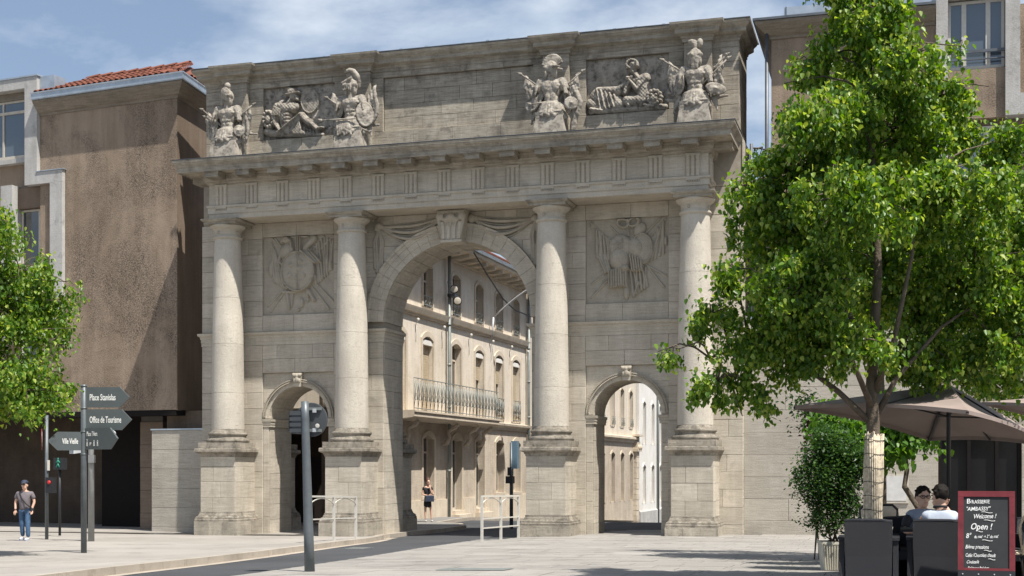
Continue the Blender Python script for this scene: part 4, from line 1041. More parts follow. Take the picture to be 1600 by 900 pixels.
# ================================================================== TROPHIES ON THE CORNICE
def trophy(idx, xc, label):
    yc = AY-.72; t = empty('stone_trophy', (xc, yc, 12.05), label, 'stone trophy', 'carved trophies standing on the cornice')
    S = M['statue']
    def P(x, y, z): return Vector((xc+x, yc+y, 12.05+z))      # local, -y towards the viewer
    # tapered block
    m = MB(); w0, w1 = .52, .40
    for a, b, z0, z1 in ((w0, w1, 0, .75), (w1, w1+.03, .75, .86)):
        vs = [P(sx*a, sy*a*.9, z0) for sx, sy in ((-1,-1),(1,-1),(1,1),(-1,1))]+[P(sx*b, sy*b*.9, z1) for sx, sy in ((-1,-1),(1,-1),(1,1),(-1,1))]
        m.add(vs, [(0,3,2,1),(4,5,6,7),(0,1,5,4),(1,2,6,5),(2,3,7,6),(3,0,4,7)])
    m.build('block', M['statue'], t)
    m = MB(); m.box(xc-.62, xc+.62, yc-.5, yc+.5, 12.0, 12.12); m.build('block_foot', M['attic'], t)
    back = idx == 2
    # cuirass
    c = MB()
    c.ell(P(0, 0, 1.62), (.30, .22, .36)); c.ell(P(0, 0, 1.28), (.25, .20, .24)); c.ell(P(0, 0, 1.12), (.33, .27, .18))
    c.cap(P(-.28, 0, 1.82), P(.28, 0, 1.82), .13, .13)
    if not back:
        for q in (-1, 1): c.ell(P(q*.13, -.15, 1.70), (.15, .11, .13)); c.ell(P(q*.075, -.18, 1.44), (.075, .05, .05)); c.ell(P(q*.075, -.17, 1.33), (.07, .05, .05))
        c.ell(P(0, -.17, 1.55), (.06, .05, .09))
    else:
        for q in (-1, 1): c.ell(P(q*.14, -.15, 1.68), (.14, .09, .18)); c.ell(P(q*.08, -.16, 1.35), (.09, .07, .16))
    c.cap(P(0, -.02, 1.85), P(0, -.03, 2.10), .13, .12)
    for q in (-1, 1):
        c.cap(P(q*.34, 0, 1.83), P(q*.42, -.02, 1.66), .15, .14)
        if idx in (0, 3): c.cap(P(q*.42, -.02, 1.66), P(q*.44, -.05, 1.48), .09, .08)
    c.sculpt('cuirass', S, t, .024, 1, rough=.035)
    f = MB()                     # shoulder fringe + skirt of leather strips
    for q in (-1, 1):
        for k in range(6):
            a = -1.4+k*.5; x, y = q*(.40+.06*math.cos(a)), -.02+.15*math.sin(a); f.cap(P(x, y, 1.68), P(x*1.12, y*1.2, 1.44), .045, .03, 7)
    n = 15
    for k in range(n):
        a = math.pi*(1.0+ (k/(n-1))); x, y = math.cos(a), math.sin(a)
        ln = .30+.06*(k % 2)
        f.cap(P(.31*x, .25*y, 1.10), P(.43*x, .38*y, 1.10-ln), .055, .075, 7); f.ell(P(.44*x, .40*y, 1.10-ln), (.07, .07, .06), 8, 6)
        f.cap(P(.33*x, .27*y, 1.12), P(.38*x, .33*y, .98), .06, .05, 6)
    if idx == 1:
        for k in range(7): f.cap(P(-.36+.06*k, -.34, 1.06), P(-.33+.075*k+.03, -.42, .62+.04*(k % 3)), .05, .04, 6)
    f.sculpt('skirt', S, t, .022, 0, rough=.03)
    h = MB()                     # helmet
    hz = 2.22
    dirx = {0: 0.12, 1: -.25, 2: .30, 3: -.12}[idx]
    h.ell(P(0, 0, hz+.02), (.20, .23, .25)); h.cap(P(0, 0, hz-.18), P(0, -.02, hz), .13, .16)
    h.cap(P(-.05+dirx*.3, -.20, hz+.06), P(dirx*.9+.04, -.25, hz+.02), .06, .03)
    h.cap(P(-.16, -.12, hz+.03), P(.16, -.12, hz+.03), .09, .09); h.ell(P(-.15, -.1, hz-.12), (.06, .10, .15)); h.ell(P(.15, -.1, hz-.12), (.06, .10, .15))
    if idx == 0:
        h.ell(P(0, -.02, hz+.40), (.10, .12, .11)); h.cap(P(0, 0, hz+.2), P(0, 0, hz+.35), .08, .07)
        h.ell(P(0, -.19, hz+.16), (.15, .10, .16))
    elif idx == 1:
        h.tube([P(-.18, -.03, hz+.52), P(-.08, 0, hz+.56), P(.06, .0, hz+.50), P(.18, .02, hz+.36), P(.24, .03, hz+.16), P(.25, .04, hz-.02)], [.05, .08, .09, .085, .07, .04], 8)
        h.cap(P(0, 0, hz+.2), P(-.02, 0, hz+.5), .05, .05)
        for k in range(5): h.cap(P(-.22+.06*k, -.24, hz+.06), P(-.20+.06*k, -.22, hz-.16), .018, .014, 6)
        h.cap(P(-.24, -.2, hz+.1), P(.05, -.24, hz+.22), .05, .05)
    elif idx == 2:
        for k in range(13):
            a = 2.9-k*.21; h.cap(P(.03+.20*math.cos(a), 0, hz+.08+.22*math.sin(a)), P(.03+.31*math.cos(a), 0, hz+.10+.35*math.sin(a)), .04, .045, 7)
        h.cap(P(.1, -.1, hz+.0), P(.36, -.12, hz-.04), .07, .03); h.cap(P(.05, -.12, hz-.2), P(-.15, .05, hz-.34), .06, .06)
    else:
        h.ell(P(.14, 0, hz+.42), (.09, .10, .14)); h.tube([P(0, 0, hz+.2), P(-.02, -.03, hz+.38), P(-.12, -.05, hz+.47), P(-.2, -.06, hz+.46)], [.08, .08, .07, .04], 8); h.ell(P(-.05, -.03, hz+.46), (.09, .08, .06))
        for k in range(7): h.cap(P(-.10+.033*k, -.20, hz-.05), P(-.09+.03*k, -.17, hz-.38), .022, .02, 6)
    h.sculpt('helmet', S, t, .018, 1, rough=.02)
    # flags, arms and shields behind, on both sides
    def flag(side, x0, z0, x1, z1, n, drop, y=.18):
        x1 *= .92; z1 -= .10; g = MB(); g.tube([P(side*.15, y, 1.0), P(side*x1, y-.05, z1)], [.03, .025], 8)
        g.cap(P(side*x1, y-.05, z1), P(side*(x1+.07), y-.06, z1+.10), .05, .008, 7)
        for k in range(n):
            t_ = k/(n-1); a = Vector((side*(x0+(x1-x0)*t_), y-.06-.05*(k % 2), z0+(z1-z0)*t_))
            g.tube([P(*a), P(a.x+side*.05, a.y-.05, a.z-drop*.5), P(a.x-side*.04+side*.03*math.sin(k*2), a.y-.02, a.z-drop*(.85+.2*math.sin(k*1.7)))], [.055, .07, .045], 7)
        g.sculpt('flag', S, t, .022, 0, rough=.035)
    def shield(side, x, z, rx, rz, tilt, y=.05):
        g = MB(); Mx = Matrix.Rotation(tilt, 3, 'Y') @ Matrix.Rotation(side*.5, 3, 'Z')
        g.ell(P(side*x, y, z), (rx, .09, rz), 20, 12, Mx); g.ell(P(side*x, y-.08, z), (rx*.25, .06, rz*.25), 10, 6, Mx)
        pts = []
        for k in range(17):
            a = 2*math.pi*k/16; pts.append(P(*(Vector((side*x, y-.03, z))+Mx @ Vector((rx*math.cos(a), 0, rz*math.sin(a))))))
        g.tube(pts, .035, 7); g.sculpt('shield', S, t, .024, 1, rough=.03)
    def spear(side, xa, za, xb, zb, y=.1):
        g = MB(); g.tube([P(side*xa, y, za), P(side*xb, y-.08, zb)], [.028, .022], 8); g.cap(P(side*xb, y-.08, zb), P(side*(xb+.10), y-.09, zb+.05), .05, .008, 7)
        g.build('spear', S, t)
    hp = MB()
    for k in range(44):
        a = random.uniform(0, math.pi); r_ = random.uniform(.30, .66); c_ = P(r_*math.cos(a)*1.1, .16+random.uniform(-.04, .06), 1.25+r_*math.sin(a)*.95-.25)
        d = Vector((math.cos(a)+random.uniform(-.4, .4), 0, abs(math.sin(a))+random.uniform(-.2, .5))).normalized()*random.uniform(.12, .26)
        hp.cap(c_-d, c_+d, random.uniform(.04, .08), random.uniform(.025, .05), 7)
    for q in (-1, 1):
        for k in range(4): hp.cap(P(q*(.38+.07*k), .10, 1.55-.1*k), P(q*(.46+.06*k), .06, 1.0-.12*k), .05, .035, 7)
    hp.sculpt('trophy_heap', S, t, .024, 0, rough=.04)
    def drape(side, pts, n):
        g = MB()
        for k in range(n):
            g.tube([P(side*(p[0]+.05*k), .12-.06*(k % 2)-.02*k, p[1]+.03*math.sin(k*2+i)) for i, p in enumerate(pts)], [.05, .07, .06, .04][:len(pts)], 7)
        g.sculpt('drapery', S, t, .022, 0, rough=.03)
    if idx == 0:
        flag(-1, .50, 1.62, .80, 1.86, 6, .45); spear(-1, .2, 1.3, .86, 1.88, -.05); spear(-1, .2, 1.2, .80, 1.66, .0)
        shield(-1, .56, 1.25, .24, .34, .2); flag(1, .48, 1.5, .80, 2.0, 6, .75); spear(1, .3, 1.5, .98, 1.92, -.02); shield(1, .50, 1.08, .16, .16, 0, -.16); drape(1, [(.48, 1.7), (.55, 1.4), (.58, 1.05), (.52, .8)], 4)
    elif idx == 1:
        flag(-1, .45, 1.85, .72, 2.16, 5, .4); spear(-1, .1, 1.45, .80, 1.92, -.05); shield(-1, .48, 1.48, .22, .28, .3); spear(-1, -.3, 1.12, .86, 1.12, -.38); flag(1, .5, 1.9, .80, 2.30, 6, .6); shield(1, .50, 1.30, .26, .38, -.1, -.1); drape(1, [(.62, 1.95), (.72, 1.6), (.70, 1.3), (.6, 1.05)], 4); spear(1, .2, .95, .7, .7, -.15)
    elif idx == 2:
        flag(-1, .5, 1.75, .88, 2.18, 7, .65); shield(-1, .55, 1.35, .30, .36, .5); spear(-1, .2, 1.6, .95, 2.15, 0); spear(-1, .1, 1.2, .6, 1.15, -.2); flag(1, .5, 1.6, .82, 2.12, 7, .8); spear(1, .2, 1.5, .98, 2.08, 0); shield(1, .66, 1.12, .19, .17, 0, -.15); drape(1, [(.5, 1.7), (.6, 1.45), (.72, 1.2), (.62, .8)], 5); drape(1, [(.62, 1.1), (.66, .8), (.6, .5), (.56, .3)], 3)
    else:
        flag(-1, .45, 1.9, .82, 2.22, 7, .95); spear(-1, .2, 1.7, .95, 2.2, 0); shield(-1, .48, 1.5, .18, .34, 0, -.02); drape(-1, [(.42, 1.75), (.48, 1.45), (.44, 1.2), (.38, 1.05)], 4)
        flag(1, .5, 1.7, .78, 2.30, 7, .6); spear(1, .2, 1.5, .92, 2.20, 0); spear(1, .2, 1.4, .98, 2.08, -.05); shield(1, .62, 1.22, .30, .14, .15, -.1); drape(1, [(.5, 1.9), (.58, 1.6), (.66, 1.35), (.6, 1.2)], 4)
    return t
TL = ['carved trophy of armour with a round ball on its helmet, leftmost above the gate cornice',
      'carved trophy with a plumed crest and barred visor, just right of the warrior relief',
      'carved trophy seen from the back with a striped crest, right of the blank centre panel',
      'carved trophy with a dragon crest and ragged skirt, rightmost above the gate cornice']
for i, x in enumerate(XC): trophy(i, x, TL[i])
for i, x in enumerate(XC):
    m = MB(); m.box(x-.58, x-.02, W-1.62, W-1.42, 12.06, 12.13); m.box(x-.54, x-.06, W-1.64, W-1.62, 12.07, 12.12); m.box(x-.35, x-.25, W-1.5, W-1.4, 12.03, 12.07)
    o = m.build('floodlight', M['white'])
    tag(o, ['slim white floodlight on the cornice below the leftmost trophy', 'slim white floodlight on the cornice below the plumed trophy', 'slim white floodlight on the cornice below the back-turned trophy', 'slim white floodlight on the cornice below the rightmost trophy'][i], 'floodlight', 'floodlights on the gate cornice')
# ================================================================== LEFT BUILDING
KB = 1.058      # metres per drawing unit of this building
PL = Vector((-23.41, 39.69, 0)); ZB = lambda z: CAMZ+(z-CAMZ)*KB
ZP = lambda pr: [(a*KB, ZB(b)) for a, b in pr]
dL = Vector((.9928, -.1198, 0)); nL = Vector((.1198, .9928, 0)); sL = Vector((-.107, .994, 0))
def LBp(u, v, z): p = PL+dL*u*KB+nL*v*KB; return Vector((p.x, p.y, ZB(z)))
def lbox(m, u0, u1, v0, v1, z0, z1):
    vs = [LBp(u, v, z) for z in (z0, z1) for u, v in ((u0, v0), (u1, v0), (u1, v1), (u0, v1))]
    return m.add(vs, [(0,3,2,1),(4,5,6,7),(0,1,5,4),(1,2,6,5),(2,3,7,6),(3,0,4,7)])
lb = empty('roughcast_building', (PL.x-6, PL.y+1, 0), 'brown roughcast building with terracotta roof and white concrete window frames, left of the gate', 'building')
cor = lambda z: [LBp(-5.64, 0, z), PL+Vector((0, 0, z)), PL+sL*7+Vector((0, 0, z)), LBp(-5.64, 7, z)]
m = MB(); c2 = [(p.x, p.y) for p in cor(0)]; m.prism_z(c2, ZB(4.04), ZB(14.1)); m.build('wall', M['rough'], lb)
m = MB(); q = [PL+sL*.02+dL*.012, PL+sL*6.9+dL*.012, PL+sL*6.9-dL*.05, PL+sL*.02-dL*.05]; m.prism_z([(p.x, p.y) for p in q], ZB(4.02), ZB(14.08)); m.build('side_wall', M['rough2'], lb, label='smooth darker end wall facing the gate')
m = MB(); lbox(m, -22, -5.7, .42, 8, 4.04, 15.2); m.build('wall', M['rough'], lb)
# cornice under the gutter
pe_ = [(LBp(-5.64, 0, 0).x, LBp(-5.64, 0, 0).y), (PL.x, PL.y), ((PL+sL*7).x, (PL+sL*7).y)]
m = MB(); m.sweep(pe_, ZP([(-.2, 14.03), (.03, 14.03), (.05, 14.10), (.12, 14.13), (.36, 14.40), (.38, 14.46), (-.2, 14.47)])); m.build('eave_cornice', M['eave'], lb)
m = MB(); m.sweep(pe_, ZP([(-.1, 14.47), (.42, 14.47), (.43, 14.50), (.435, 14.66), (.46, 14.68), (.46, 14.71), (.40, 14.72), (-.1, 14.72)])); m.build('gutter', M['zinc'], lb)
# hipped tile roof: eave at z 14.72, ridge ~15.5 back 2.6
roofslope = .43
def roofpt(u, v): return LBp(u, v, 14.72+(v+.35)*roofslope)
m = MB(); hip = 2.3; RE = -1.2
vsr = [roofpt(-5.6, -.35), PL+dL*.38-nL*.35+Vector((0, 0, ZB(14.72))), roofpt(RE, hip), roofpt(-5.6, hip)]
vsr[1] = Vector((vsr[1].x, vsr[1].y, ZB(14.73))); back = PL+sL*7+dL*.38; bk = Vector((back.x, back.y, ZB(14.73))); rb_ = LBp(RE, 5, 0); rb_.z = vsr[2].z
low = [p-Vector((0, 0, .05)) for p in vsr]
m.add(low+[Vector((bk.x, bk.y, ZB(14.70))), Vector((rb_.x, rb_.y, rb_.z-.05)), LBp(-5.6, 7, 14.7)], [(0, 1, 2, 3), (1, 4, 5, 2), (3, 2, 5, 6)]); m.build('roof_deck', M['tile'], lb)
def tile(a, b, r, name='tile', par=lb):
    a = Vector(a); b = Vector(b); d = (b-a).normalized(); sd = d.cross(Vector((0, 0, 1))).normalized(); up = sd.cross(d); vs = []
    for p, rr in ((a, r), (b, r*.86)):
        for k in range(6):
            t = math.pi*k/5; vs.append(p+sd*rr*math.cos(t)+up*(rr*.8*math.sin(t)))
    n = 6; vs += [v-up*.02+((a-b).normalized()*0) for v in vs[:6]]
    m = MB(); m.add(vs, [(i, i+1, 7+i, 6+i) for i in range(5)]+[(i, 12+i, 13+i, i+1) for i in range(5)], True); return m.build(name, M['tile'], par, fixn=True)
rows = 6
for i in range(25):
    u = -5.45+i*.225
    vmax = hip if u < RE else max(0, hip-(u-RE)*4.2)
    for j in range(rows):
        v0 = -.42+j*.46; v1 = v0+.50
        if v0 > vmax-.1: break
        tile(roofpt(u, v0)+Vector((0, 0, .03+.012*(j % 2))), roofpt(u, min(v1, vmax+.1))+Vector((0, 0, .012)), .095)
for i in range(26):   # tiles of the side slope, seen end-on over the gutter
    p = PL+sL*(.2+i*.26)+dL*.50; q = p-dL*.55+Vector((0, 0, .2)); tile(Vector((p.x, p.y, ZB(14.72))), Vector((q.x, q.y, ZB(14.74)+.16)), .10)
a, b = vsr[1], vsr[2]
for k in range(8): tile(a.lerp(b, k/8)+Vector((0, 0, .06)), a.lerp(b, (k+1.05)/8)+Vector((0, 0, .04)), .12, 'ridge_tile')
a, b = vsr[2], vsr[3]
for k in range(8): tile(a.lerp(b, k/8)+Vector((0, 0, .08+.01)), a.lerp(b, (k+1.05)/8)+Vector((0, 0, .06)), .12, 'ridge_tile')
# white concrete frames
fr = MB(); V0, V1 = -.16, .43
lbox(fr, -6.17, -5.64, V0, V1, 11.72, 15.36); o = fr.build('concrete_frame', M['concrete'], lb)
fr = MB(); lbox(fr, -7.9-14, -6.175, V0, V1, 15.0, 15.36); fr.build('concrete_frame', M['concrete'], lb)
fr = MB(); lbox(fr, -5.635, -4.55, V0, V1-.45, 11.72, 12.12); fr.build('concrete_frame', M['concrete'], lb)
fr = MB(); lbox(fr, -5.08, -4.55, V0, V1-.45, 6.4, 11.715); fr.build('concrete_frame', M['concrete'], lb)
fr = MB(); lbox(fr, -7.22, -6.72, V0, .5, 6.4, 11.78); fr.build('concrete_frame', M['concrete'], lb)
fr = MB(); lbox(fr, -22, -5.6, V0-.03, V1+.5, 15.365, 15.42); lbox(fr, -5.66, -4.5, V0-.03, V1-.4, 12.125, 12.15); fr.build('zinc_capping', M['zinc'], lb)
fr = MB(); lbox(fr, -5.64, -5.0, -.03, .5, 14.70, 15.36); fr.build('zinc_flashing', M['zinc'], lb)
# recessed brown panel between the frames, lower
fr = MB(); lbox(fr, -6.70, -5.09, .1, .45, 11.0, 11.7); fr.build('panel', M['rough2'], lb)
def lwin(u0, u1, z0, z1, vv, mull, trans=None, label=None, mat='glassblue'):
    f = MB(); t = .07
    for a, b, c, d in ((u0, u1, z0, z0+t*1.6), (u0, u1, z1-t, z1)): lbox(f, a, b, vv-.04, vv+.05, c, d)
    for a in [u0]+mull+[u1-t]: lbox(f, a, a+t, vv-.04, vv+.05, z0+t*1.6, z1-t)
    if trans: lbox(f, u0+t, u1-t, vv-.05, vv+.04, trans, trans+t*1.3)
    w_ = f.build('window', M['frame'], lb); edges = [u0+t]+[x for mm in mull for x in (mm, mm+t)]+[u1-t]
    for a, b in zip(edges[0::2], edges[1::2]):
        zs = [z0+t*1.6, z1-t] if not trans else [z0+t*1.6, trans, trans+t*1.3, z1-t]
        for c, d in zip(zs[0::2], zs[1::2]):
            g = MB(); lbox(g, a, b, vv-.005, vv+.01, c, d); g.build('pane', M[mat], w_)
    return w_
for k in range(4):
    u1 = -6.2-k*3.9; lwin(u1-2.6, u1, 12.75, 14.75, .25, [u1-1.3], 14.3)
    f = MB(); lbox(f, u1-2.6, u1, .15, .43, 14.76, 15.0); f.build('lintel', M['eave'], lb)
    f = MB(); lbox(f, u1-2.62, u1+.0, .16, .43, 12.6, 12.75); f.build('sill', M['concrete'], lb)
    if k: f = MB(); lbox(f, u1-.02, u1+1.28, .0, .43, 11.72, 15.0); f.build('concrete_frame', M['concrete'], lb)
lwin(-6.69, -5.10, 8.2, 10.98, .3, [-5.95], 9.0, mat='glass'); lwin(-6.69, -5.10, 5.0, 7.4, .3, [-5.95], None, mat='glass')
lwin(-10.0, -7.25, 8.2, 10.98, .3, [-8.7], 9.0, mat='glass')
# arcade (dark ground floor)
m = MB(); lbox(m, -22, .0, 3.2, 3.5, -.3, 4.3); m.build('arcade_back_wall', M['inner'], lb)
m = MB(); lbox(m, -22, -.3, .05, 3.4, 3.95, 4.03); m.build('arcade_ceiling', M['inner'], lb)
m = MB(); lbox(m, -22, -.05, .0, .5, 3.86, 4.035); m.build('beam', M['darkframe'], lb)
for j in range(5):
    m = MB(); lbox(m, -2.27+random.uniform(-.004, .004), -1.35, 1.0, 1.6, -.1+j*.76+.006, -.1+(j+1)*.76-.006); m.build('pier_stone', M['arcpier'], lb)
m = MB(); lbox(m, -2.25, -1.37, 1.03, 1.57, -.3, 3.9); m.build('pier', M['darkjoint'], lb)
for (u0, u1, v0, v1) in ((-4.9, -2.4, 2.2, 2.4), (-2.38, -.95, 2.2, 2.4)):
    m = MB(); lbox(m, u0, u1, v0, v1, -.3, 3.95); m.build('dark_door', M['darkframe'], lb)
m = MB(); lbox(m, -2.98, -2.72, 2.17, 2.198, 1.5, 2.15); nt_ = m.build('notice', M['paper'], lb, label='small white notice on the dark door')
m = MB(); lbox(m, -2.90, -2.80, 2.16, 2.172, 1.85, 1.98); lbox(m, -2.93, -2.77, 2.16, 2.172, 1.70, 1.76); m.build('notice_print', M['black'], nt_)
m = MB(); lbox(m, -2.96, -2.74, 2.15, 2.198, 2.25, 2.40); m.build('intercom', M['cctv'], lb)
m = MB(); lbox(m, -.98, 1.2, .75, 1.6, 3.40, 4.03); m.build('upstand', M['rough2'], lb)
# low ashlar wall joining the gate
lw = empty('ashlar_wing_wall', LBp(-.2, .3, 0), 'low smooth ashlar wall between the dark arcade and the leftmost gate pedestal', 'wall')
m = MB(); lbox(m, -1.0+.01, .98, .03, .65, -.3, 3.38); m.build('wall_core', M['joint'], lw)
for j in range(6):
    z0 = -.35+j*.622; cut = -.25 if j % 2 else -.45
    for a, b in ((-1.0, .98),):
        m = MB(); lbox(m, a+.004, b-.004, -random.uniform(0, .006), .05, z0+.005, z0+.617); m.build('stone', M['wingstone'], lw)
m = MB(); lbox(m, -1.03, 1.0, -.03, .68, 3.385, 3.43); m.build('coping', M['zinc'], lw)
# ================================================================== RIGHT WING WALL + RIGHT BUILDING
YR = 39.62
rw = empty('ashlar_wing_wall', (1, YR, 0), 'tall smooth ashlar ground floor wall right of the gate, behind the terrace', 'wall')
m = MB(); m.box(-4.34, 1.16, YR+.03, YR+.6, -.2, 6.6); m.box(3.4, 30, YR+.03, YR+.6, -.2, 6.6); m.box(1.16, 3.4, YR+.03, YR+.6, 3.2, 6.6); m.build('wall_core', M['joint'], rw)
for x0, x1, z0, z1, bl in ((-4.35, 1.16, -.05, 3.2, 2.3), (-4.35, 1.16, 3.2, 6.6, 2.3), (3.4, 8, -.05, 3.2, 2.2)):
    ashlar(x0, x1, z0, z1, .62, bl, YR, rw, M['wingstone'], depth=.04)
m = MB(); m.box(-4.36, 30, YR-.03, YR+.7, 6.6, 6.68); m.build('coping', M['zinc'], rw)
m = MB(); m.box(1.2, 3.36, YR+.25, YR+.3, -.1, 3.2); m.build('shop_glass', M['darkglass'], rw)
for x in (1.16, 1.95, 2.7, 3.3):
    m = MB(); m.box(x, x+.1, YR+.1, YR+.24, -.1, 3.2); m.build('shop_frame', M['darkframe'], rw)
m = MB(); m.box(-.35, .35, YR-.05, YR-.01, 1.15, 2.0); pst = m.build('framed_menu', M['frame'], rw); m = MB(); m.box(-.28, .28, YR-.062, YR-.05, 1.22, 1.93); m.build('menu_sheet', M['paper'], pst)
bk_ = empty('roughcast_building', (9, YR+2, 0), 'brown roughcast building with zinc roof edge and white concrete frames, behind the right tree', 'building')
XR = -3.55
m = MB(); m.box(XR, 1.1, YR+.02, YR+9, 6.69, 15.1); m.build('wall', M['rough'], bk_)
m = MB(); m.box(1.1, 40, YR+.32, YR+9, 6.69, 15.35); m.build('wall', M['rough'], bk_)
m = MB(); m.sweep([(XR, YR+8), (XR, YR), (1.08, YR)], [(-.3, 14.86), (.03, 14.86), (.05, 14.93), (.13, 14.97), (.42, 15.22), (.45, 15.30), (-.3, 15.31)]); m.build('eave_cornice', M['eave'], bk_)
m = MB(); m.sweep([(XR, YR+8), (XR, YR), (1.08, YR)], [(-.3, 15.31), (.50, 15.31), (.50, 15.38), (-.3, 15.39)]); m.build('gutter', M['zincdark'], bk_)
m = MB(); m.box(XR+.35, 1.08, YR+.2, YR+.25, 15.39, 15.85); m.box(XR+.35, XR+.4, YR+.25, YR+8, 15.39, 15.85); m.build('zinc_parapet', M['zinc'], bk_)
for k in range(4): m = MB(); m.box(XR+.4+k*1.45, XR+.43+k*1.45, YR+.18, YR+.2, 15.39, 15.86); m.build('parapet_seam', M['zincdark'], bk_)
m = MB(); m.add([(XR+.4, YR+.3, 15.85), (1.1, YR+.3, 15.85), (1.1, YR+4, 17.0), (XR+3, YR+4, 17.0)], [(0, 1, 2, 3)]); m.build('roof', M['tile'], bk_)
m = MB(); m.tube([(XR-.12, YR-.12, 15.2), (XR-.12, YR-.12, 6.7)], .055, 10); m.build('downpipe', M['zincdark'], bk_)
m = MB(); m.tube([(XR-.62, YR+.35, 11.9), (XR-.62, YR+.35, 6.7)], .05, 10); m.build('downpipe', M['zincdark'], bk_)
def rwin(x0, x1, z0, z1, yv, mull, par=bk_, rail=None):
    f = MB(); t = .08
    for a, b, c, d in ((x0, x1, z0, z0+t), (x0, x1, z1-t, z1)): f.box(a, b, yv-.05, yv+.05, c, d)
    for a in [x0]+mull+[x1-t]: f.box(a, a+t*(1.6 if a in mull else 1), yv-.05, yv+.05, z0+t, z1-t)
    w_ = f.build('window', M['white'], par); ed = [x0+t]+[v for mm in mull for v in (mm, mm+t*1.6)]+[x1-t]
    for a, b in zip(ed[0::2], ed[1::2]): g = MB(); g.box(a, b, yv-.01, yv+.01, z0+t, z1-t); g.build('pane', M['glassblue'], w_)
    if rail:
        g = MB(); g.box(x0-.02, x1+.02, yv-.22, yv-.16, z0+.42, z0+.5); g.box(x0-.02, x1+.02, yv-.22, yv-.16, z0+.22, z0+.25); g.build('rail', M['zincdark'], w_)
for k in range(4):
    xo = k*3.95-4.0
    f = MB(); f.box(5.1+xo, 5.42+xo, YR-.15, YR+.5, 10.4, 15.9); f.build('concrete_frame', M['concrete'], bk_)
    f = MB(); f.box(6.96+xo, 7.35+xo, YR-.15, YR+.5, 12.1, 15.9); f.build('concrete_frame', M['concrete'], bk_)
    f = MB(); f.box(7.352+xo, 9.04+xo, YR-.15, YR+.5, 12.1, 12.7); f.build('concrete_frame', M['concrete'], bk_)
    f = MB(); f.box(5.42+xo, 6.96+xo, YR-.15, YR+.5, 15.55, 15.9); f.build('concrete_frame', M['concrete'], bk_)
    rwin(5.43+xo, 6.95+xo, 13.55, 15.5, YR+.2, [5.8+xo, 6.45+xo], rail=True)
    f = MB(); f.box(5.42+xo, 6.96+xo, YR, YR+.31, 12.1, 13.5); f.build('panel', M['rough'], bk_)
    rwin(5.6+xo, 7.2+xo, 10.4, 11.9, YR+.22, [6.4+xo]); rwin(5.6+xo, 7.2+xo, 7.4, 9.3, YR+.22, [6.4+xo])
    f = MB(); f.box(7.35+xo, 8.7+xo, YR-.1, YR+.5, 9.6, 10.5); f.build('concrete_frame', M['concrete'], bk_)
    for j in range(9):
        f = MB(); f.box(7.3+xo, 8.3+xo, YR-.05, YR-.02, 8.0+j*.12, 8.1+j*.12); f.build('shutter_slat', M['concrete'], bk_)

m = MB(); m.box(1.2, 3.4, YR+1.5, YR+1.6, -.1, 3.2); m.build('shop_interior', M['black'], rw)
# ================================================================== THE STREET BEHIND
Pf = Vector((-18.44, 48.79, 0)); fa_ = R_(1.3); dF = Vector((math.sin(fa_), math.cos(fa_), 0)); nF = Vector((math.cos(fa_), -math.sin(fa_), 0))  # nF towards street
def FP(u, v, z): p = Pf+dF*u+nF*v; return Vector((p.x, p.y, z))
def fbox(m, u0, u1, v0, v1, z0, z1):
    vs = [FP(u, v, z) for z in (z0, z1) for u, v in ((u0, v0), (u1, v0), (u1, v1), (u0, v1))]
    return m.add(vs, [(0,3,2,1),(4,5,6,7),(0,1,5,4),(1,2,6,5),(2,3,7,6),(3,0,4,7)])
def fprism(m, poly, v0, v1):
    n = len(poly); vs = [FP(u, v0, z) for u, z in poly]+[FP(u, v1, z) for u, z in poly]
    return m.add(vs, [tuple(range(n)), tuple(reversed(range(n, 2*n)))]+[(i, i+n, (i+1) % n+n, (i+1) % n) for i in range(n)])
def wall_openings(m, u0, u1, z0, z1, ops, v1, v0):
    """facade slab between v0 (back) and v1 (front) with openings (uc, half, zlo, zhi) in one band"""
    ops = sorted(ops); x = u0
    for uc, h, a, b in ops:
        if uc-h > x: fbox(m, x, uc-h, v0, v1, z0, z1)
        if a > z0: fbox(m, uc-h, uc+h, v0, v1, z0, a)
        # segmental head
        n = 8; rise = .16; pts = [(uc-h+2*h*i/n, b-rise+rise*math.sin(math.pi*i/n)) for i in range(n+1)]
        fprism(m, [(uc-h, z1)]+pts+[(uc+h, z1)], v0, v1)
        x = uc+h
    if x < u1: fbox(m, x, u1, v0, v1, z0, z1)
def surround(par, uc, h, a, b, v, mat, wd=.16):
    n = 10; rise = .16
    inn = [(uc-h, a)]+[(uc-h+2*h*i/n, b-rise+rise*math.sin(math.pi*i/n)) for i in range(n+1)]+[(uc+h, a)]
    out = [(uc-h-wd, a)]+[(uc-h-wd+2*(h+wd)*i/n, b-rise+(rise+wd*.9)*math.sin(math.pi*i/n)**.8+(wd*.4)) for i in range(n+1)]+[(uc+h+wd, a)]
    m = MB(); k = len(inn); vs = [FP(p[0], v-.02, p[1]) for p in inn]+[FP(p[0], v+.05, p[1]) for p in inn]+[FP(p[0], v+.05, p[1]) for p in out]+[FP(p[0], v-.02, p[1]) for p in out]
    fs = []
    for i in range(k-1):
        for q in range(3): fs.append((q*k+i, q*k+i+1, (q+1)*k+i+1, (q+1)*k+i))
    m.add(vs, fs); return m.build('window_surround', mat, par)
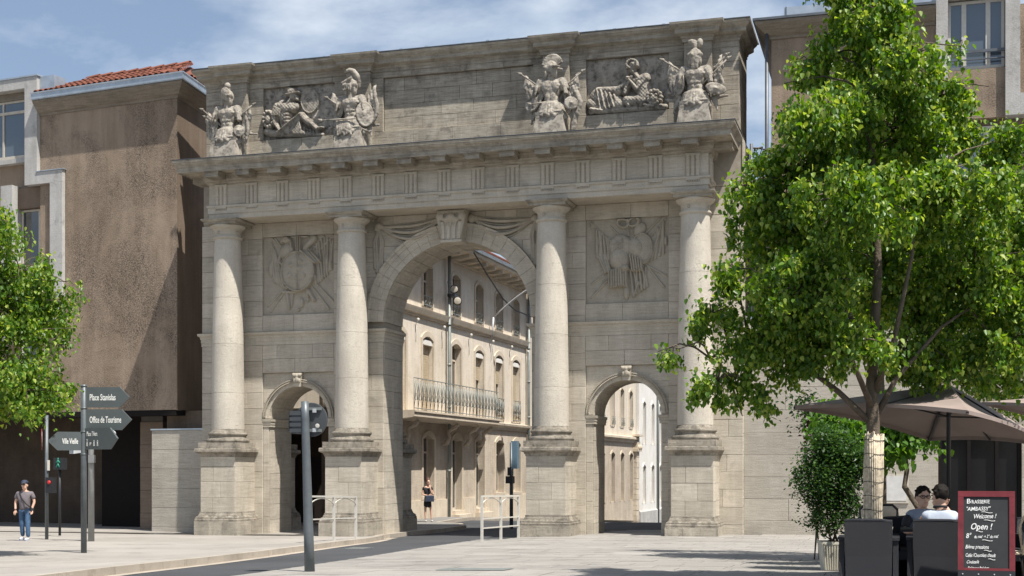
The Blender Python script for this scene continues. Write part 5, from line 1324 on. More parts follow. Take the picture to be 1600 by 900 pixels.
def fwindow(par, uc, h, a, b, kind, name='window'):
    vv = -.30; f = MB(); t = .06
    fbox(f, uc-h, uc+h, vv-.03, vv+.04, a, a+.09); fbox(f, uc-h, uc-h+t, vv-.03, vv+.04, a+.09, b); fbox(f, uc+h-t, uc+h, vv-.03, vv+.04, a+.09, b); fbox(f, uc-.035, uc+.035, vv-.03, vv+.05, a+.09, b-.62)
    fbox(f, uc-h+t, uc+h-t, vv-.03, vv+.05, b-.68, b-.60)
    w_ = f.build(name, M['plastertrim'] if kind != 'door' else M['frame'], par)
    g = MB(); fbox(g, uc-h+t, uc+h-t, vv-.01, vv+.0, a+.09, b+.05); g.build('pane', M['glass'], w_)
    if kind == 'blind' or kind == 'half':
        lo = a+.1 if kind == 'blind' else b-1.3
        g = MB(); n = int((b-.2-lo)/.11)
        for i in range(n): fbox(g, uc-h+.04, uc+h-.04, vv+.06, vv+.09, lo+i*.11, lo+i*.11+.104)
        o = g.build('roller_blind', M['shutter'], w_)
    if kind in ('blind', 'half'):
        g = MB(); fbox(g, uc-h+.02, uc+h-.02, vv+.04, -.03, b-.30, b-.10); g.build('lambrequin', M['whiteplaster'], w_)
    return w_
def grille(par, u0, u1, v, z0, z1, name, step=.12, post=True):
    g = MB(); L_ = u1-u0
    fbox(g, u0, u1, v-.02, v+.02, z1-.03, z1); fbox(g, u0, u1, v-.015, v+.015, z0+.06, z0+.09)
    n = max(2, round(L_/.42))
    for k in range(n):
        a = u0+L_*k/n; b = u0+L_*(k+1)/n; c = (a+b)/2
        for (p, q) in (((a, z0+.08), (c, z1-.1)), ((b, z0+.08), (c, z1-.1)), ((a, z1-.06), (a+.08, z0+.4)), ((b, z1-.06), (b-.08, z0+.4))):
            g.tube([FP(p[0], v, p[1]), FP((p[0]+q[0])/2+.03, v+.02, (p[1]+q[1])/2), FP(q[0], v, q[1])], .012, 4)
        g.tube([FP(a, v, z0), FP(a, v, z1)], .012, 4)
        g.tube([FP(c+.1*math.cos(t), v, (z0+z1)/2-.1+.14*math.sin(t)) for t in np.linspace(0, 6.28, 9)], .01, 4)
    return g.build(name, M['iron'], par)
house = empty('cream_town_house', FP(8, -4, 0), 'long cream town house with arched windows and wrought iron balcony, seen through the great arch', 'building')
U0, U1 = -1.9, 15.9
us = [-1.0, 2.0, 5.4, 8.5, 11.4, 14.1]
hw_ = .62
# bands: ground (-.3..4.0) first (4.25..8.25) second (8.6..11.3)
m = MB(); ops = [(u, .62, 1.0 if i not in (2, 3) else .35, 3.5) for i, u in enumerate(us)]
wall_openings(m, U0, U1, -.5, 4.0, ops, 0, -.45); m.build('ground_floor_wall', M['plaster_lo'], house)
m = MB(); wall_openings(m, U0, U1, 4.0, 8.3, [(u, .60, 4.45, 7.55) for u in us], -.03, -.45); m.build('first_floor_wall', M['plaster'], house)
m = MB(); wall_openings(m, U0, U1, 8.3, 11.2, [(u, .52, 8.75, 10.55) for u in us], -.035, -.45); m.build('second_floor_wall', M['plaster'], house)
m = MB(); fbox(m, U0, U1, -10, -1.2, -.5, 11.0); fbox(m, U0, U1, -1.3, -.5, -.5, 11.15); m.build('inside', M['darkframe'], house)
kinds1 = ['blind', 'blind', 'open', 'half', 'half', 'blind']
for i, u in enumerate(us):
    surround(house, u, .60, 4.45, 7.55, -.03, M['plastertrim']); fwindow(house, u, .60, 4.45, 7.5, kinds1[i])
    surround(house, u, .52, 8.75, 10.55, -.035, M['plastertrim'], .13); fwindow(house, u, .52, 8.75, 10.5, 'open')
    grille(house, u-.5, u+.5, .02, 8.75, 9.2, 'window_guard')
    lo = 1.0 if i not in (2, 3) else .35
    surround(house, u, .62, lo, 3.5, 0, M['plastertrim'], .15); fwindow(house, u, .62, lo, 3.45, 'open' if lo > .5 else 'door', 'window' if lo > .5 else 'door')
    if lo > .5:
        m = MB(); fbox(m, u-.8, u+.8, -.0, .08, .88, 1.0); m.build('sill', M['plastertrim'], house)
    else:
        m = MB(); fbox(m, u-.85, u+.85, .0, .45, -.2, .17); fbox(m, u-.75, u+.75, -.3, .22, .17, .34); m.build('doorstep', M['plastertrim'], house)
    if i in (4, 5): grille(house, u-.6, u+.6, .04, 4.45, 5.5, 'window_guard')
    m = MB(); m.lathe(FP(u+1.6, .12, 0).x, FP(u+1.6, .12, 0).y, [(.05, 8.0), (.06, 8.14), (.03, 8.16)], 8); m.tube([FP(u+1.6, .04, 8.0), FP(u+1.6, .02, 7.2)], .012, 4); m.build('small_lamp', M['white'], house)
m = MB()
for a, b in ((U0, us[2]-.75), (us[2]+.75, us[3]-.75), (us[3]+.75, U1)): fbox(m, a, b, 0, .09, -.5, .86)
m.build('plinth', M['plastertrim'], house)
m = MB(); vs = []
def fsweep(name, prof, mat, u0=U0, u1=U1, par=house):
    m = MB(); k = len(prof); m.add([FP(u, v, z) for u in (u0, u1) for v, z in prof], [(q, (q+1) % k, k+(q+1) % k, k+q) for q in range(k)]+[tuple(range(k)), tuple(range(k, 2*k))]); return m.build(name, mat, par)
fsweep('string_course', [(-.1, 8.25), (.05, 8.25), (.06, 8.33), (.14, 8.36), (.2, 8.52), (.22, 8.58), (.0, 8.64), (-.1, 8.64)], M['plastertrim'])
fsweep('string_course', [(-.1, 4.0), (.08, 4.0), (.09, 4.1), (.22, 4.2), (.24, 4.30), (.0, 4.36), (-.1, 4.36)], M['plastertrim'], 8.55, U1)
fsweep('eave_soffit', [(-.4, 11.05), (.1, 11.05), (.12, 11.15), (1.0, 11.28), (1.05, 11.40), (-.4, 11.5)], M['plastertrim'])
fsweep('eave_gutter', [(.98, 11.42), (1.16, 11.42), (1.2, 11.54), (1.0, 11.60), (.95, 11.5)], M['zinc'])
for u in np.arange(U0+.6, U1, 1.15): m = MB(); fbox(m, u-.05, u+.05, .15, .95, 11.08, 11.22); m.build('eave_bracket', M['frame'], house)
fsweep('roof', [(1.0, 11.62), (-5, 14.9), (-10, 11.6)], M['rock'])
for u in np.arange(U0, U1, .24):
    pass
m = MB()
for u in np.arange(U0, U1, .22): m.tube([FP(u, 1.05, 11.64), FP(u, .3, 12.05)], [.08, .075], 6)
o = m.build('eave_tile', M['tile'], house); o['kind'] = 'stuff'
# balcony
fsweep('balcony_slab', [(0, 4.02), (.85, 4.10), (.95, 4.14), (.95, 4.30), (1.0, 4.31), (1.0, 4.38), (0, 4.38)], M['plastertrim'], -1.9, 8.5)
bg_ = grille(house, -1.8, 8.4, .9, 4.38, 5.62, 'balcony_railing')
for u in (-.9, 3.6, 6.2, 8.1):
    m = MB(); m.tube([FP(u, .02, 3.15), FP(u, .25, 3.2), FP(u, .35, 3.45), FP(u, .3, 3.7), FP(u, .55, 3.85), FP(u, .75, 4.0)], [.06, .09, .085, .09, .10, .09], 8)
    m.ell(FP(u, .25, 3.28), (.10, .12, .12)); m.ell(FP(u, .6, 3.86), (.09, .12, .10)); m.sculpt('bracket', M['plastertrim'], house, .035, 1)
for u, nm in ((4.1, 'downpipe'), (15.75, 'downpipe')):
    m = MB(); m.tube([FP(u, .16, 11.3), FP(u, .14, -.3)], .07, 10)
    for z in (2, 4.7, 6.5, 8.2, 10): m.lathe(FP(u, .15, 0).x, FP(u, .15, 0).y, [(.085, z), (.085, z+.1)], 10)
    m.build(nm, M['iron'], house)
m = MB(); m.tube([FP(4.4, 1.15, 11.3), FP(8, .6, 10.8), FP(11, .3, 10.2), FP(13, .25, 9.9), FP(15.7, .3, 9.85)], .035, 6); m.build('cable', M['black'], house)
sp = empty('spotlight_pair', FP(4.1, .3, 9.3), 'pair of round spotlights clamped to the grey downpipe of the cream house', 'spotlight')
for dz, dv in ((9.75, .35), (9.25, .5)):
    p = FP(4.15, dv, dz); m = MB(); Mx = Vector((.35, -1, -.1)).to_track_quat('Z', 'Y').to_matrix()
    vs = []; m2 = MB().lathe(0, 0, [(.08, -.2), (.16, -.05), (.19, 0.02), (.17, .03), (.1, .03)], 14)
    m.v = [tuple(p+Mx @ Vector(v)) for v in m2.v]; m.f = m2.f; m.smooth = m2.smooth; m.build('spotlight', M['black'], sp)
    m = MB(); m2 = MB().lathe(0, 0, [(.155, .035), (.12, .05), (.02, .06)], 14); m.v = [tuple(p+Mx @ Vector(v)) for v in m2.v]; m.f = m2.f; m.build('lens', M['frame'], sp)
m = MB(); fbox(m, 3.95, 4.3, .12, .45, 9.42, 9.55); m.build('clamp', M['black'], sp)
ga = empty('gooseneck_street_lamp', FP(9.9, .1, 8.7), 'curved arm street lamp fixed to the cream house facade', 'street lamp')
m = MB(); m.tube([FP(9.9, .12, 8.2), FP(9.9, .2, 9.2)], .05, 8); pts = [FP(9.9, .2, 9.2)]
for t in np.linspace(0, 1, 9)[1:]: pts.append(FP(9.9-.2*t, .2+3.1*t, 9.2+1.55*math.sin(t*math.pi*.52)))
m.tube(pts, [.04]*9, 8); m.build('arm', M['cctv'], ga)
e = pts[-1]; m = MB(); m.ell(e+Vector((.35, 0, .03)), (.45, .16, .10)); m.build('lamp_head', M['zinc'], ga); m = MB(); m.ell(e+Vector((.38, 0, -.04)), (.3, .12, .07)); m.build('lamp_glass', M['letter'], ga)
# second part of the terrace, farther
h2 = empty('beige_town_house', FP(28, -4, 0), 'beige town house farther along the street, seen through the right small arch', 'building')
A0, A1 = 16.2, 41.6
dz = -.55
us2 = list(np.arange(18.0, 41.2, 2.75))
m = MB(); wall_openings(m, A0, A1, -2.6, 3.9, [(u, .55, .0, 3.2) for u in us2], .12, -.4); m.build('ground_floor_wall', M['plaster_lo'], h2)
m = MB(); wall_openings(m, A0, A1, 4.0, 8.6, [(u, .52, 4.95, 7.45) for u in us2], .10, -.4); wall_openings(m, A0, A1, 8.6, 11.4, [(u, .5, 9.0, 10.6) for u in us2], .10, -.4); m.build('upper_wall', M['plaster'], h2)
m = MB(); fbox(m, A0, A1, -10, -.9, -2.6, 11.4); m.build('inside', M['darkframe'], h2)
fsweep('string_course', [(0, 3.9), (.2, 3.9), (.22, 4.05), (.38, 4.15), (.38, 4.28), (.1, 4.35), (0, 4.35)], M['plastertrim'], A0, A1, h2)
fsweep('eave', [(-.4, 11.2), (.3, 11.2), (1.1, 11.5), (1.1, 11.65), (-.4, 11.7)], M['zinc'], A0, A1, h2)
fsweep('roof', [(1.0, 11.7), (-5, 14.6), (-10, 11.6)], M['rock'], A0, A1, h2)
for u in us2:
    surround(h2, u, .55, .0, 3.2, .12, M['plastertrim'], .12); fwindow(h2, u, .55, .0, 3.15, 'open'); surround(h2, u, .52, 4.95, 7.45, .10, M['plastertrim'], .12); fwindow(h2, u, .52, 4.95, 7.4, 'open')
    grille(h2, u-.5, u+.5, .2, 4.95, 5.5, 'window_guard'); fwindow(h2, u, .5, 9.0, 10.55, 'open')
for k in range(16):
    m = MB(); fbox(m, 40.75, 41.62, .12, .34+.02*(k % 2), -2.6+k*.37+.01, -2.6+(k+1)*.37-.01); m.build('quoin_stone', M['plastertrim'], h2)
m = MB(); fbox(m, 40.6, 41.75, .1, .5, 3.32, 3.5); fbox(m, 40.7, 41.65, .1, .42, 3.5, 4.0); m.ell(FP(41.0, .45, 3.6), (.15, .15, .2)); m.ell(FP(41.5, .45, 3.6), (.15, .15, .2)); fbox(m, 40.5, 41.85, .1, .6, 4.36, 4.5); m.build('pier_capital', M['plastertrim'], h2)
h3 = empty('white_town_house', FP(50, -4, 0), 'white town house at the far end of the street, seen through the right small arch', 'building')
B0, B1 = 41.8, 66
us3 = list(np.arange(43.5, 65, 3.0))
m = MB(); wall_openings(m, B0, B1, -3, 3.4, [(u, .5, -.3, 2.4) for u in us3], .3, -.3); wall_openings(m, B0, B1, 3.4, 7.7, [(u, .5, 3.9, 6.9) for u in us3], .3, -.3); wall_openings(m, B0, B1, 7.7, 12.5, [(u, .5, 9.0, 11.6) for u in us3], .3, -.3)
m.build('wall', M['whiteplaster'], h3)
m = MB(); fbox(m, B0, B1, -10, -.8, -3, 12.5); m.build('inside', M['frame'], h3)
for u in us3:
    for a, b in ((-.3, 2.4), (3.9, 6.9), (9.0, 11.6)): surround(h3, u, .5, a, b, .3, M['whiteplaster'], .12); fwindow(h3, u, .5, a, b-.05, 'open')
m = MB(); m.tube([FP(48.0, .42, 12), FP(48.0, .42, -2.4)], .09, 8); m.build('downpipe', M['iron'], h3)
fsweep('plinth', [(.3, -3), (.42, -3), (.42, -.9), (.3, -.8)], M['concrete'], B0, B1, h3)
fsweep('eave', [(-.4, 12.4), (.5, 12.4), (1.0, 12.7), (1.0, 12.9), (-.4, 13)], M['zinc'], B0, B1, h3)
# building seen through the left small arch
h4 = empty('cream_arcade_building', (-25, 46, 0), 'cream building with a dark ground floor opening, behind the left small arch', 'building')
m = MB(); m.box(-38, -19.9, 45.0, 46.85, 4.3, 11.5); m.build('wall', M['plaster'], h4)
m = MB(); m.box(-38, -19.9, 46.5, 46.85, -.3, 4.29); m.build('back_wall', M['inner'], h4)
m = MB(); m.box(-38, -19.88, 44.92, 45.3, 4.05, 4.4); m.build('fascia', M['eave'], h4)
for k, x in enumerate((-37.6, -34.5, -31.4, -28.3, -25.2, -22.4, -20.2)):
    m = MB(); m.box(x-.28, x+.28, 44.95, 45.45, -.3, 4.05); m.build('pillar', M['arcpier'], h4); m = MB(); m.box(x-.2, x+.2, 44.88, 45.0, 4.42, 11.4); m.build('pilaster', M['plastertrim'], h4)
for k, x in enumerate((-36, -33, -29.9, -26.8, -23.8)):
    m = MB(); m.box(x-.5, x+.5, 44.94, 44.99, 5.2, 7.4); w_ = m.build('window', M['frame'], h4); m = MB(); m.box(x-.44, x+.44, 44.92, 44.94, 5.26, 7.34); m.build('pane', M['glass'], w_)
m = MB(); m.box(-21.6, -20.7, 46.4, 46.49, -.1, 2.6); m.build('door', M['doorred'], h4)
# far block closing the view on the right behind the gate
h5 = empty('grey_corner_building', (-2, 62, 0), 'plain cream building on the far right side of the street behind the gate', 'building')
m = MB(); m.box(-5.6, 14, 44.5, 90, -3, 10.4); m.build('wall', M['plaster'], h5); m = MB(); m.box(-5.9, 14.3, 44.2, 90.3, 10.4, 10.7); m.build('eave', M['zinc'], h5)
for k in range(9):
    for z in (1.0, 4.8, 8.0):
        m = MB(); m.box(-5.66, -5.58, 48+k*3.6, 49.1+k*3.6, z, z+2.0); m.build('window', M['glass'], h5)
# ================================================================== STREET FURNITURE
def gz(x, y, off): return road_z(x, y)+off
def txtM(pos, right, up):    # text plane: local x -> right, local y -> up
    r = Vector(right).normalized(); u = Vector(up).normalized(); n = r.cross(u)
    return Matrix(((r.x, u.x, n.x, pos[0]), (r.y, u.y, n.y, pos[1]), (r.z, u.z, n.z, pos[2]), (0, 0, 0, 1)))
# --- direction signpost
b = gpt(131, 864, WALK); sp_ = empty('direction_signpost', b, 'slate grey signpost with four arrow boards pointing to places in town', 'signpost')
H0 = 3.72; 
m = MB().lathe(0, 0, [(.065, 0), (.065, H0), (.05, H0+.01)], 16); m.build('post', M['pole'], sp_, local=True)
for k, z in enumerate((H0-.01, H0-.50, H0-1.02, H0-1.52)):
    MB().lathe(0, 0, [(.072, z-.03), (.072, z)], 16).build('collar', M['pole'], sp_, local=True)
def arrow(name, z0, z1, ln, ang, words, size, label, sidesign=1, tx=.14, sub=None, wide=.86):
    c, s = math.cos(ang), math.sin(ang); r = Vector((c, s, 0)); n = Vector((s, -c, 0))
    x0 = .05; zc = (z0+z1)/2; tip = (z1-z0)*.5
    poly = [(x0, z0), (ln-tip, z0), (ln, zc), (ln-tip, z1), (x0, z1)]
    vs = [Vector((0, 0, 0))+r*p[0]+n*(.022)+Vector((0, 0, p[1])) for p in poly]+[r*p[0]-n*(.022)+Vector((0, 0, p[1])) for p in poly]
    m = MB(); k = 5; m.add(vs, [tuple(range(k)), tuple(reversed(range(k, 2*k)))]+[(i, i+k, (i+1) % k+k, (i+1) % k) for i in range(k)])
    o = m.build(name, M['sign'], sp_, local=True, label=label)
    # lettering on the side facing the camera
    v = n if n.y < 0 else -n
    rr = r if r.cross(Vector((0, 0, 1))).dot(v) > 0 else -r
    if rr.dot(r) > 0: pos = r*tx+v*.024+Vector((0, 0, zc-size*.34+(.11 if sub else 0)))
    else: pos = r*(ln*.60)+v*.024+Vector((0, 0, zc-size*.34))
    t = text(words, size, txtM(pos, rr, (0, 0, 1)), M['letter'], o, 'lettering', .001, wide=wide, bold=size*.012)
    if sub:
        # small pictograms (person, parking, tram, walker)
        for q in range(4):
            g = MB(); p = r*(tx+.02+q*.115)+v*.026+Vector((0, 0, zc-.13))
            if q == 1: 
                text('P', .11, txtM(r*(tx+.10)+v*.025+Vector((0, 0, zc-.155)), rr, (0, 0, 1)), M['letter'], o, 'lettering', .001, bold=.002); continue
            for (dx, dz, w_, h_) in ((0, .085, .022, .022), (0, .035, .03, .05), (-.014, -.012, .012, .04), (.014, -.012, .012, .04), (0, .115 if q == 0 else .06, .06 if q == 0 else .05, .008)):
                g.bar(p+r*(dx-w_/2)+Vector((0, 0, dz)), p+r*(dx+w_/2)+Vector((0, 0, dz)), .003, h_)
            g.build('pictogram', M['letter'], o, local=True)
    return o
# panels face the viewer roughly; angles in XY
arrow('arrow_board', H0-.50, H0-.05, 1.05, TH-.10+0, 'Place Stanislas', .195, 'arrow board reading Place Stanislas, pointing right', wide=.54)
arrow('arrow_board', H0-1.00, H0-.54, 1.10, TH-.10, 'Office de Tourisme', .20, 'arrow board reading Office de Tourisme, pointing right', wide=.46)
arrow('arrow_board', H0-1.43, H0-.96, 1.12, TH-.58, 'Place Thiers', .145, 'arrow board reading Place Thiers with four pictograms, pointing right', tx=.12, sub=True, wide=.50)
arrow('arrow_board', H0-1.45, H0-1.04, .76, TH+math.pi+.40, 'Ville Vieille', .17, 'darker arrow board reading Ville Vieille, pointing left', wide=.44)
# --- grey pole with loudspeaker shaped lamps
b = gpt(142.5, 846, WALK); lp = empty('loudspeaker_post', b, 'light grey post with two box floodlights, just behind the signpost', 'post')
MB().lathe(0, 0, [(.09, 0), (.075, 3.35), (.06, 3.40)], 16).build('post', M['polelight'], lp, local=True)
for sx, z, yy in ((.52, 3.02, -.1), (-.38, 2.62, -.1)):
    m = MB(); m.tube([(0, 0, z+.22), (sx*.6, yy, z+.22), (sx, yy, z+.1)], .025, 8); m.build('bracket', M['cctv'], lp, local=True)
    m = MB(); s1 = .21; s2 = .13
    vs = [(sx-s1, yy-.16, z-.17), (sx+s1, yy-.16, z-.17), (sx+s1, yy-.16, z+.13), (sx-s1, yy-.16, z+.13), (sx-s2, yy+.2, z-.12), (sx+s2, yy+.2, z-.12), (sx+s2, yy+.2, z+.13), (sx-s2, yy+.2, z+.13)]
    rot = Matrix.Rotation(-.7, 4, 'Z'); vs = [rot @ (Vector(v)-Vector((sx, yy, z)))+Vector((sx, yy, z)) for v in vs]
    m.add(vs, [(0,1,2,3),(5,4,7,6),(0,4,5,1),(1,5,6,2),(2,6,7,3),(3,7,4,0)]); hd = m.build('floodlight_head', M['cctv'], lp, local=True)
    m = MB(); vv = [rot @ Vector((a, -.165, c))+Vector((sx, yy, z)) for a, c in ((-.16, -.13), (.16, -.13), (.16, .09), (-.16, .09))]; m.add(vv, [(0, 1, 2, 3)]); 
    m.add([v+Vector((0, -.002, 0)) for v in vv], [(0, 1, 2, 3)]); m.build('lens', M['zinc'], hd, local=True)
    m = MB(); m.ell((sx+.16*(1 if sx > 0 else -1), yy+.1, z), (.1, .08, .08)); m.build('knob', M['cctv'], lp, local=True)
m = MB(); m.box(-.02, .14, -.12, .0, 2.2, 2.42); m.build('junction_box', M['polelight'], lp, local=True)
# --- pedestrian signal with side-on round sign
b = gpt(73, 843, WALK); ps = empty('pedestrian_signal', b, 'thin dark signal post with a red lamp box and side-on round sign, near the man', 'traffic signal')
MB().lathe(0, 0, [(.05, 0), (.05, 3.6)], 12).build('post', M['pole'], ps, local=True)
m = MB(); m.box(.04, .26, -.12, .1, 1.35, 1.8); bx_ = m.build('signal_box', M['black'], ps, local=True)
m = MB(); m.ell((.17, -.13, 1.66), (.055, .03, .055)); m.build('red_lamp', M['redlight'], bx_, local=True)
m = MB(); m.box(.05, .09, -.06, .02, 2.0, 2.3); m.build('sticker', M['white'], ps, local=True)
m = MB(); vs2 = MB().lathe(0, 0, [(.0, -.012), (.31, -.01), (.31, .01), (0, .012)], 20); Rm = Matrix.Rotation(R_(90), 3, 'Y') @ Matrix.Rotation(0, 3, 'Z'); Rz = Matrix.Rotation(R_(35), 3, 'Z')
m.v = [tuple(Rz @ (Rm @ Vector(v))+Vector((-.12, -.06, 2.9))) for v in vs2.v]; m.f = vs2.f; rs = m.build('round_sign', M['red'], ps, local=True)
m = MB(); m.v = [tuple(Rz @ (Rm @ Vector((v[0]*.72, v[1]*.72, v[2]*1.3)))+Vector((-.12, -.06, 2.9))) for v in vs2.v]; m.f = vs2.f; m.build('sign_face', M['white'], rs, local=True)
b = gpt(60, 840, WALK); gs = empty('pedestrian_signal', b+Vector((-.1, 1.2, 0)), 'dark signal lamp box showing a green walking figure, mounted under the arcade', 'traffic signal')
MB().lathe(0, 0, [(.04, 0), (.04, 2.2)], 10).build('post', M['black'], gs, local=True)
m = MB(); m.box(-.16, .2, -.1, .1, 2.05, 2.42); gb = m.build('signal_box', M['black'], gs, local=True)
m = MB()
for a, c in (((0, .0), (.05, -.12)), ((0, 0), (-.06, -.12)), ((0, .12), (0, 0)), ((0, .1), (.07, .02)), ((0, .1), (-.07, .03))): m.tube([(a[0]+.02, -.115, 2.24+a[1]), (c[0]+.02, -.115, 2.24+c[1])], .016, 6)
m.ell((.02, -.115, 2.40-.01), (.03, .012, .03)); m.build('green_figure', M['greenlight'], gb, local=True)
# --- round signals at the left edge
b = gpt(-14, 862, WALK); ls = empty('traffic_light', b, 'grey traffic light with round hoods at the far left edge', 'traffic signal')
MB().lathe(0, 0, [(.06, 0), (.055, 4.9)], 12).build('post', M['pole'], ls, local=True)
for z in (4.78, 4.15):
    m = MB(); m.ell((.27, 0, z), (.17, .17, .17), 16, 10); m.build('lamp_globe', M['iron'], ls, local=True)
    m = MB(); m.tube([(0, 0, z-.1), (.27, 0, z-.15)], .02, 6); m.build('arm', M['pole'], ls, local=True)
# --- foreground pole with the back of a round sign
b = at_depth(484, 903, 20.6); b.z = gz(b.x, b.y, PLAZA)-.02; fg = empty('road_sign_post', b, 'dark grey road sign post seen from behind, with a round sign and signal box', 'road sign')
top = 2.15+(732-627)*20.6/FOC-b.z
dlean = -.085
pts = [(dlean*(z/top)*1.0, 0, z) for z in (0, .6, 1.2, 1.8, 2.4, top)]
MB().tube([(-.0+p[0], p[1], p[2]) for p in pts], [.082, .076, .07, .064, .062, .060], 18).build('post', M['pole'], fg, local=True)
def disc(cx, cy, cz, r, th, mat, name, par, yaw=TH+.0, n=32):
    m = MB(); src = MB().lathe(0, 0, [(r-.012, -th/2), (r, -th/2+.004), (r, th/2-.004), (r-.012, th/2)], n)
    Mx = Matrix.Rotation(yaw, 3, 'Z') @ Matrix.Rotation(R_(90), 3, 'X'); m.v = [tuple(Mx @ Vector(v)+Vector((cx, cy, cz))) for v in src.v]; m.f = src.f; return m.build(name, mat, par, local=True)
sz = 2.15+(732-655.5)*20.6/FOC-b.z
disc(-.085+.075, .09, sz, .268, .03, M['signback'], 'round_sign', fg, TH-.25)
for dz in (-.17, .17): m = MB(); m.box(-.20, .17, -.0+.045, .075, sz+dz-.022, sz+dz+.022); m.build('sign_bracket', M['iron'], fg, local=True)
for dz in (-.165, .14):
    m = MB(); m.lathe(0, 0, [(.0, 0), (.03, 0)], 6) if False else m.box(.03, .09, .035, .05, sz+dz-.03, sz+dz+.03); m.build('bolt_plate', M['cctv'], fg, local=True)
disc(.115, .03, sz-.10, .036, .01, M['white'], 'sticker', fg, TH-.25)
m = MB(); m.box(-.30, -.13, -.02, .2, sz-.22, sz+.14); sbx = m.build('signal_box', M['signback'], fg, local=True)
m = MB(); m.add([(-.30, .2, sz+.14), (-.36, .34, sz+.15), (-.36, .34, sz-.05), (-.30, .2, sz-.20), (-.13, .2, sz+.14), (-.13, .32, sz+.15), (-.13, .32, sz-.05), (-.13, .2, sz-.20)], [(0,1,2,3),(4,7,6,5),(0,4,5,1)]); m.box(-.36, -.30, .0, .25, sz-.18, sz+.13); m.build('visor', M['black'], sbx, local=True)
m = MB()
for k in range(4): m.box(-.33, -.12, -.035, -.02, sz-.2+k*.09, sz-.14+k*.09)
m.build('box_rib', M['signback'], sbx, local=True)
# --- white pedestrian barriers
def barrier(pxa, pxb, Yoff, npan, label):
    A = gpt(*pxa, PLAZA) if pxa[0] > 600 else gpt(*pxa, WALK); B = gpt(*pxb, PLAZA) if pxb[0] > 600 else gpt(*pxb, WALK)
    t = empty('pedestrian_barrier', (A+B)/2, label, 'barrier', 'white arched pedestrian barriers')
    H = 1.22; wd = .055; m_, n = A, npan
    for k in range(n+1):
        p = A.lerp(B, k/n); 
        m = MB(); m.box(p.x-.033, p.x+.033, p.y-.03, p.y+.03, p.z-.05, p.z+H-(.0)); m.build('post', M['white'], t)
    m = MB(); m.bar(A+Vector((0, 0, H+.02)), B+Vector((0, 0, H+.02)), .06, .05); m.build('top_rail', M['white'], t)
    for k in range(n):
        p, q = A.lerp(B, k/n), A.lerp(B, (k+1)/n)
        m = MB(); m.tube([p.lerp(q, s/10)+Vector((0, 0, H-.22+.19*math.sin(math.pi*s/10)**.6)) for s in range(11)], .018, 6); m.build('arched_bar', M['white'], t)
        m = MB(); m.bar(p+Vector((0, 0, .62)), q+Vector((0, 0, .62)), .03, .035); m.build('middle_bar', M['white'], t)
        if pxa[0] > 600: m = MB(); m.bar(p+Vector((0, 0, .36)), q+Vector((0, 0, .36)), .03, .035); m.build('lower_bar', M['white'], t)
    return t
barrier((753, 846), (810, 840), 0, 2, 'white arched steel barrier at the kerb, right of the great arch opening')
barrier((484, 848), (556, 842), 0, 2, 'white arched steel barrier in front of the second pedestal, behind the grey sign post')
# --- signal post inside the arch
b = at_depth(799, 816, 47.5); b.z = gz(b.x, b.y, .0); s2_ = empty('traffic_light', b, 'dark traffic light post seen side-on under the great arch, behind the barrier', 'traffic signal')
MB().lathe(0, 0, [(.07, 0), (.06, 3.1)], 12).build('post', M['pole'], s2_, local=True)
m = MB(); m.box(-.12, .0, -.1, .25, 1.9, 2.2); m.box(-.16, .10, -.2, .1, 1.62, 1.88); m.build('signal_box', M['black'], s2_, local=True)
m = MB(); m.box(.0, .22, -.05, .25, 2.15, 3.15); m.build('blue_sign', plain('faded_blue', (.13, .21, .28), .5), s2_, local=True)
# ================================================================== THE TERRACE
def gp(x, y): return Vector((x, y, gz(x, y, PLAZA)))
# planter + shrub
pb_ = gpt(1304, 891, PLAZA); pl = empty('planter_box', pb_, 'cream ribbed planter box with tapered sides, left of the wicker chairs', 'planter')
m = MB(); vs = []; n = 4
for z, h in ((0, .185), (.42, .225), (.42, .24), (.46, .24)):
    for sx, sy in ((-1,-1),(1,-1),(1,1),(-1,1)): vs.append((sx*h, sy*h, z))
vs += [(sx*.2, sy*.2, .46) for sx, sy in ((-1,-1),(1,-1),(1,1),(-1,1))]+[(sx*.2, sy*.2, .40) for sx, sy in ((-1,-1),(1,-1),(1,1),(-1,1))]
m.add(vs, [(3,2,1,0)]+[(r*4+i, r*4+(i+1) % 4, r*4+4+(i+1) % 4, r*4+4+i) for r in range(5) for i in range(4)]+[(20,21,22,23)])
pl.rotation_euler.z = TH-.05
m.build('box', M['planter'], pl, local=True)
for k in range(11):
    x = -.17+.034*k; m = MB(); m.add([(x-.008, -.185-.004, .02), (x+.008, -.185-.004, .02), (x*1.2+.008, -.228, .40), (x*1.2-.008, -.228, .40), (x-.008, -.19-.02, .02), (x+.008, -.19-.02, .02), (x*1.2+.008, -.248, .40), (x*1.2-.008, -.248, .40)], [(4,5,6,7),(0,4,7,3),(1,2,6,5),(3,7,6,2),(0,1,5,4)]); m.build('rib', M['planter'], pl, local=True)
MB().box(-.2, .2, -.2, .2, .39, .42).build('soil', M['soil'], pl, local=True)
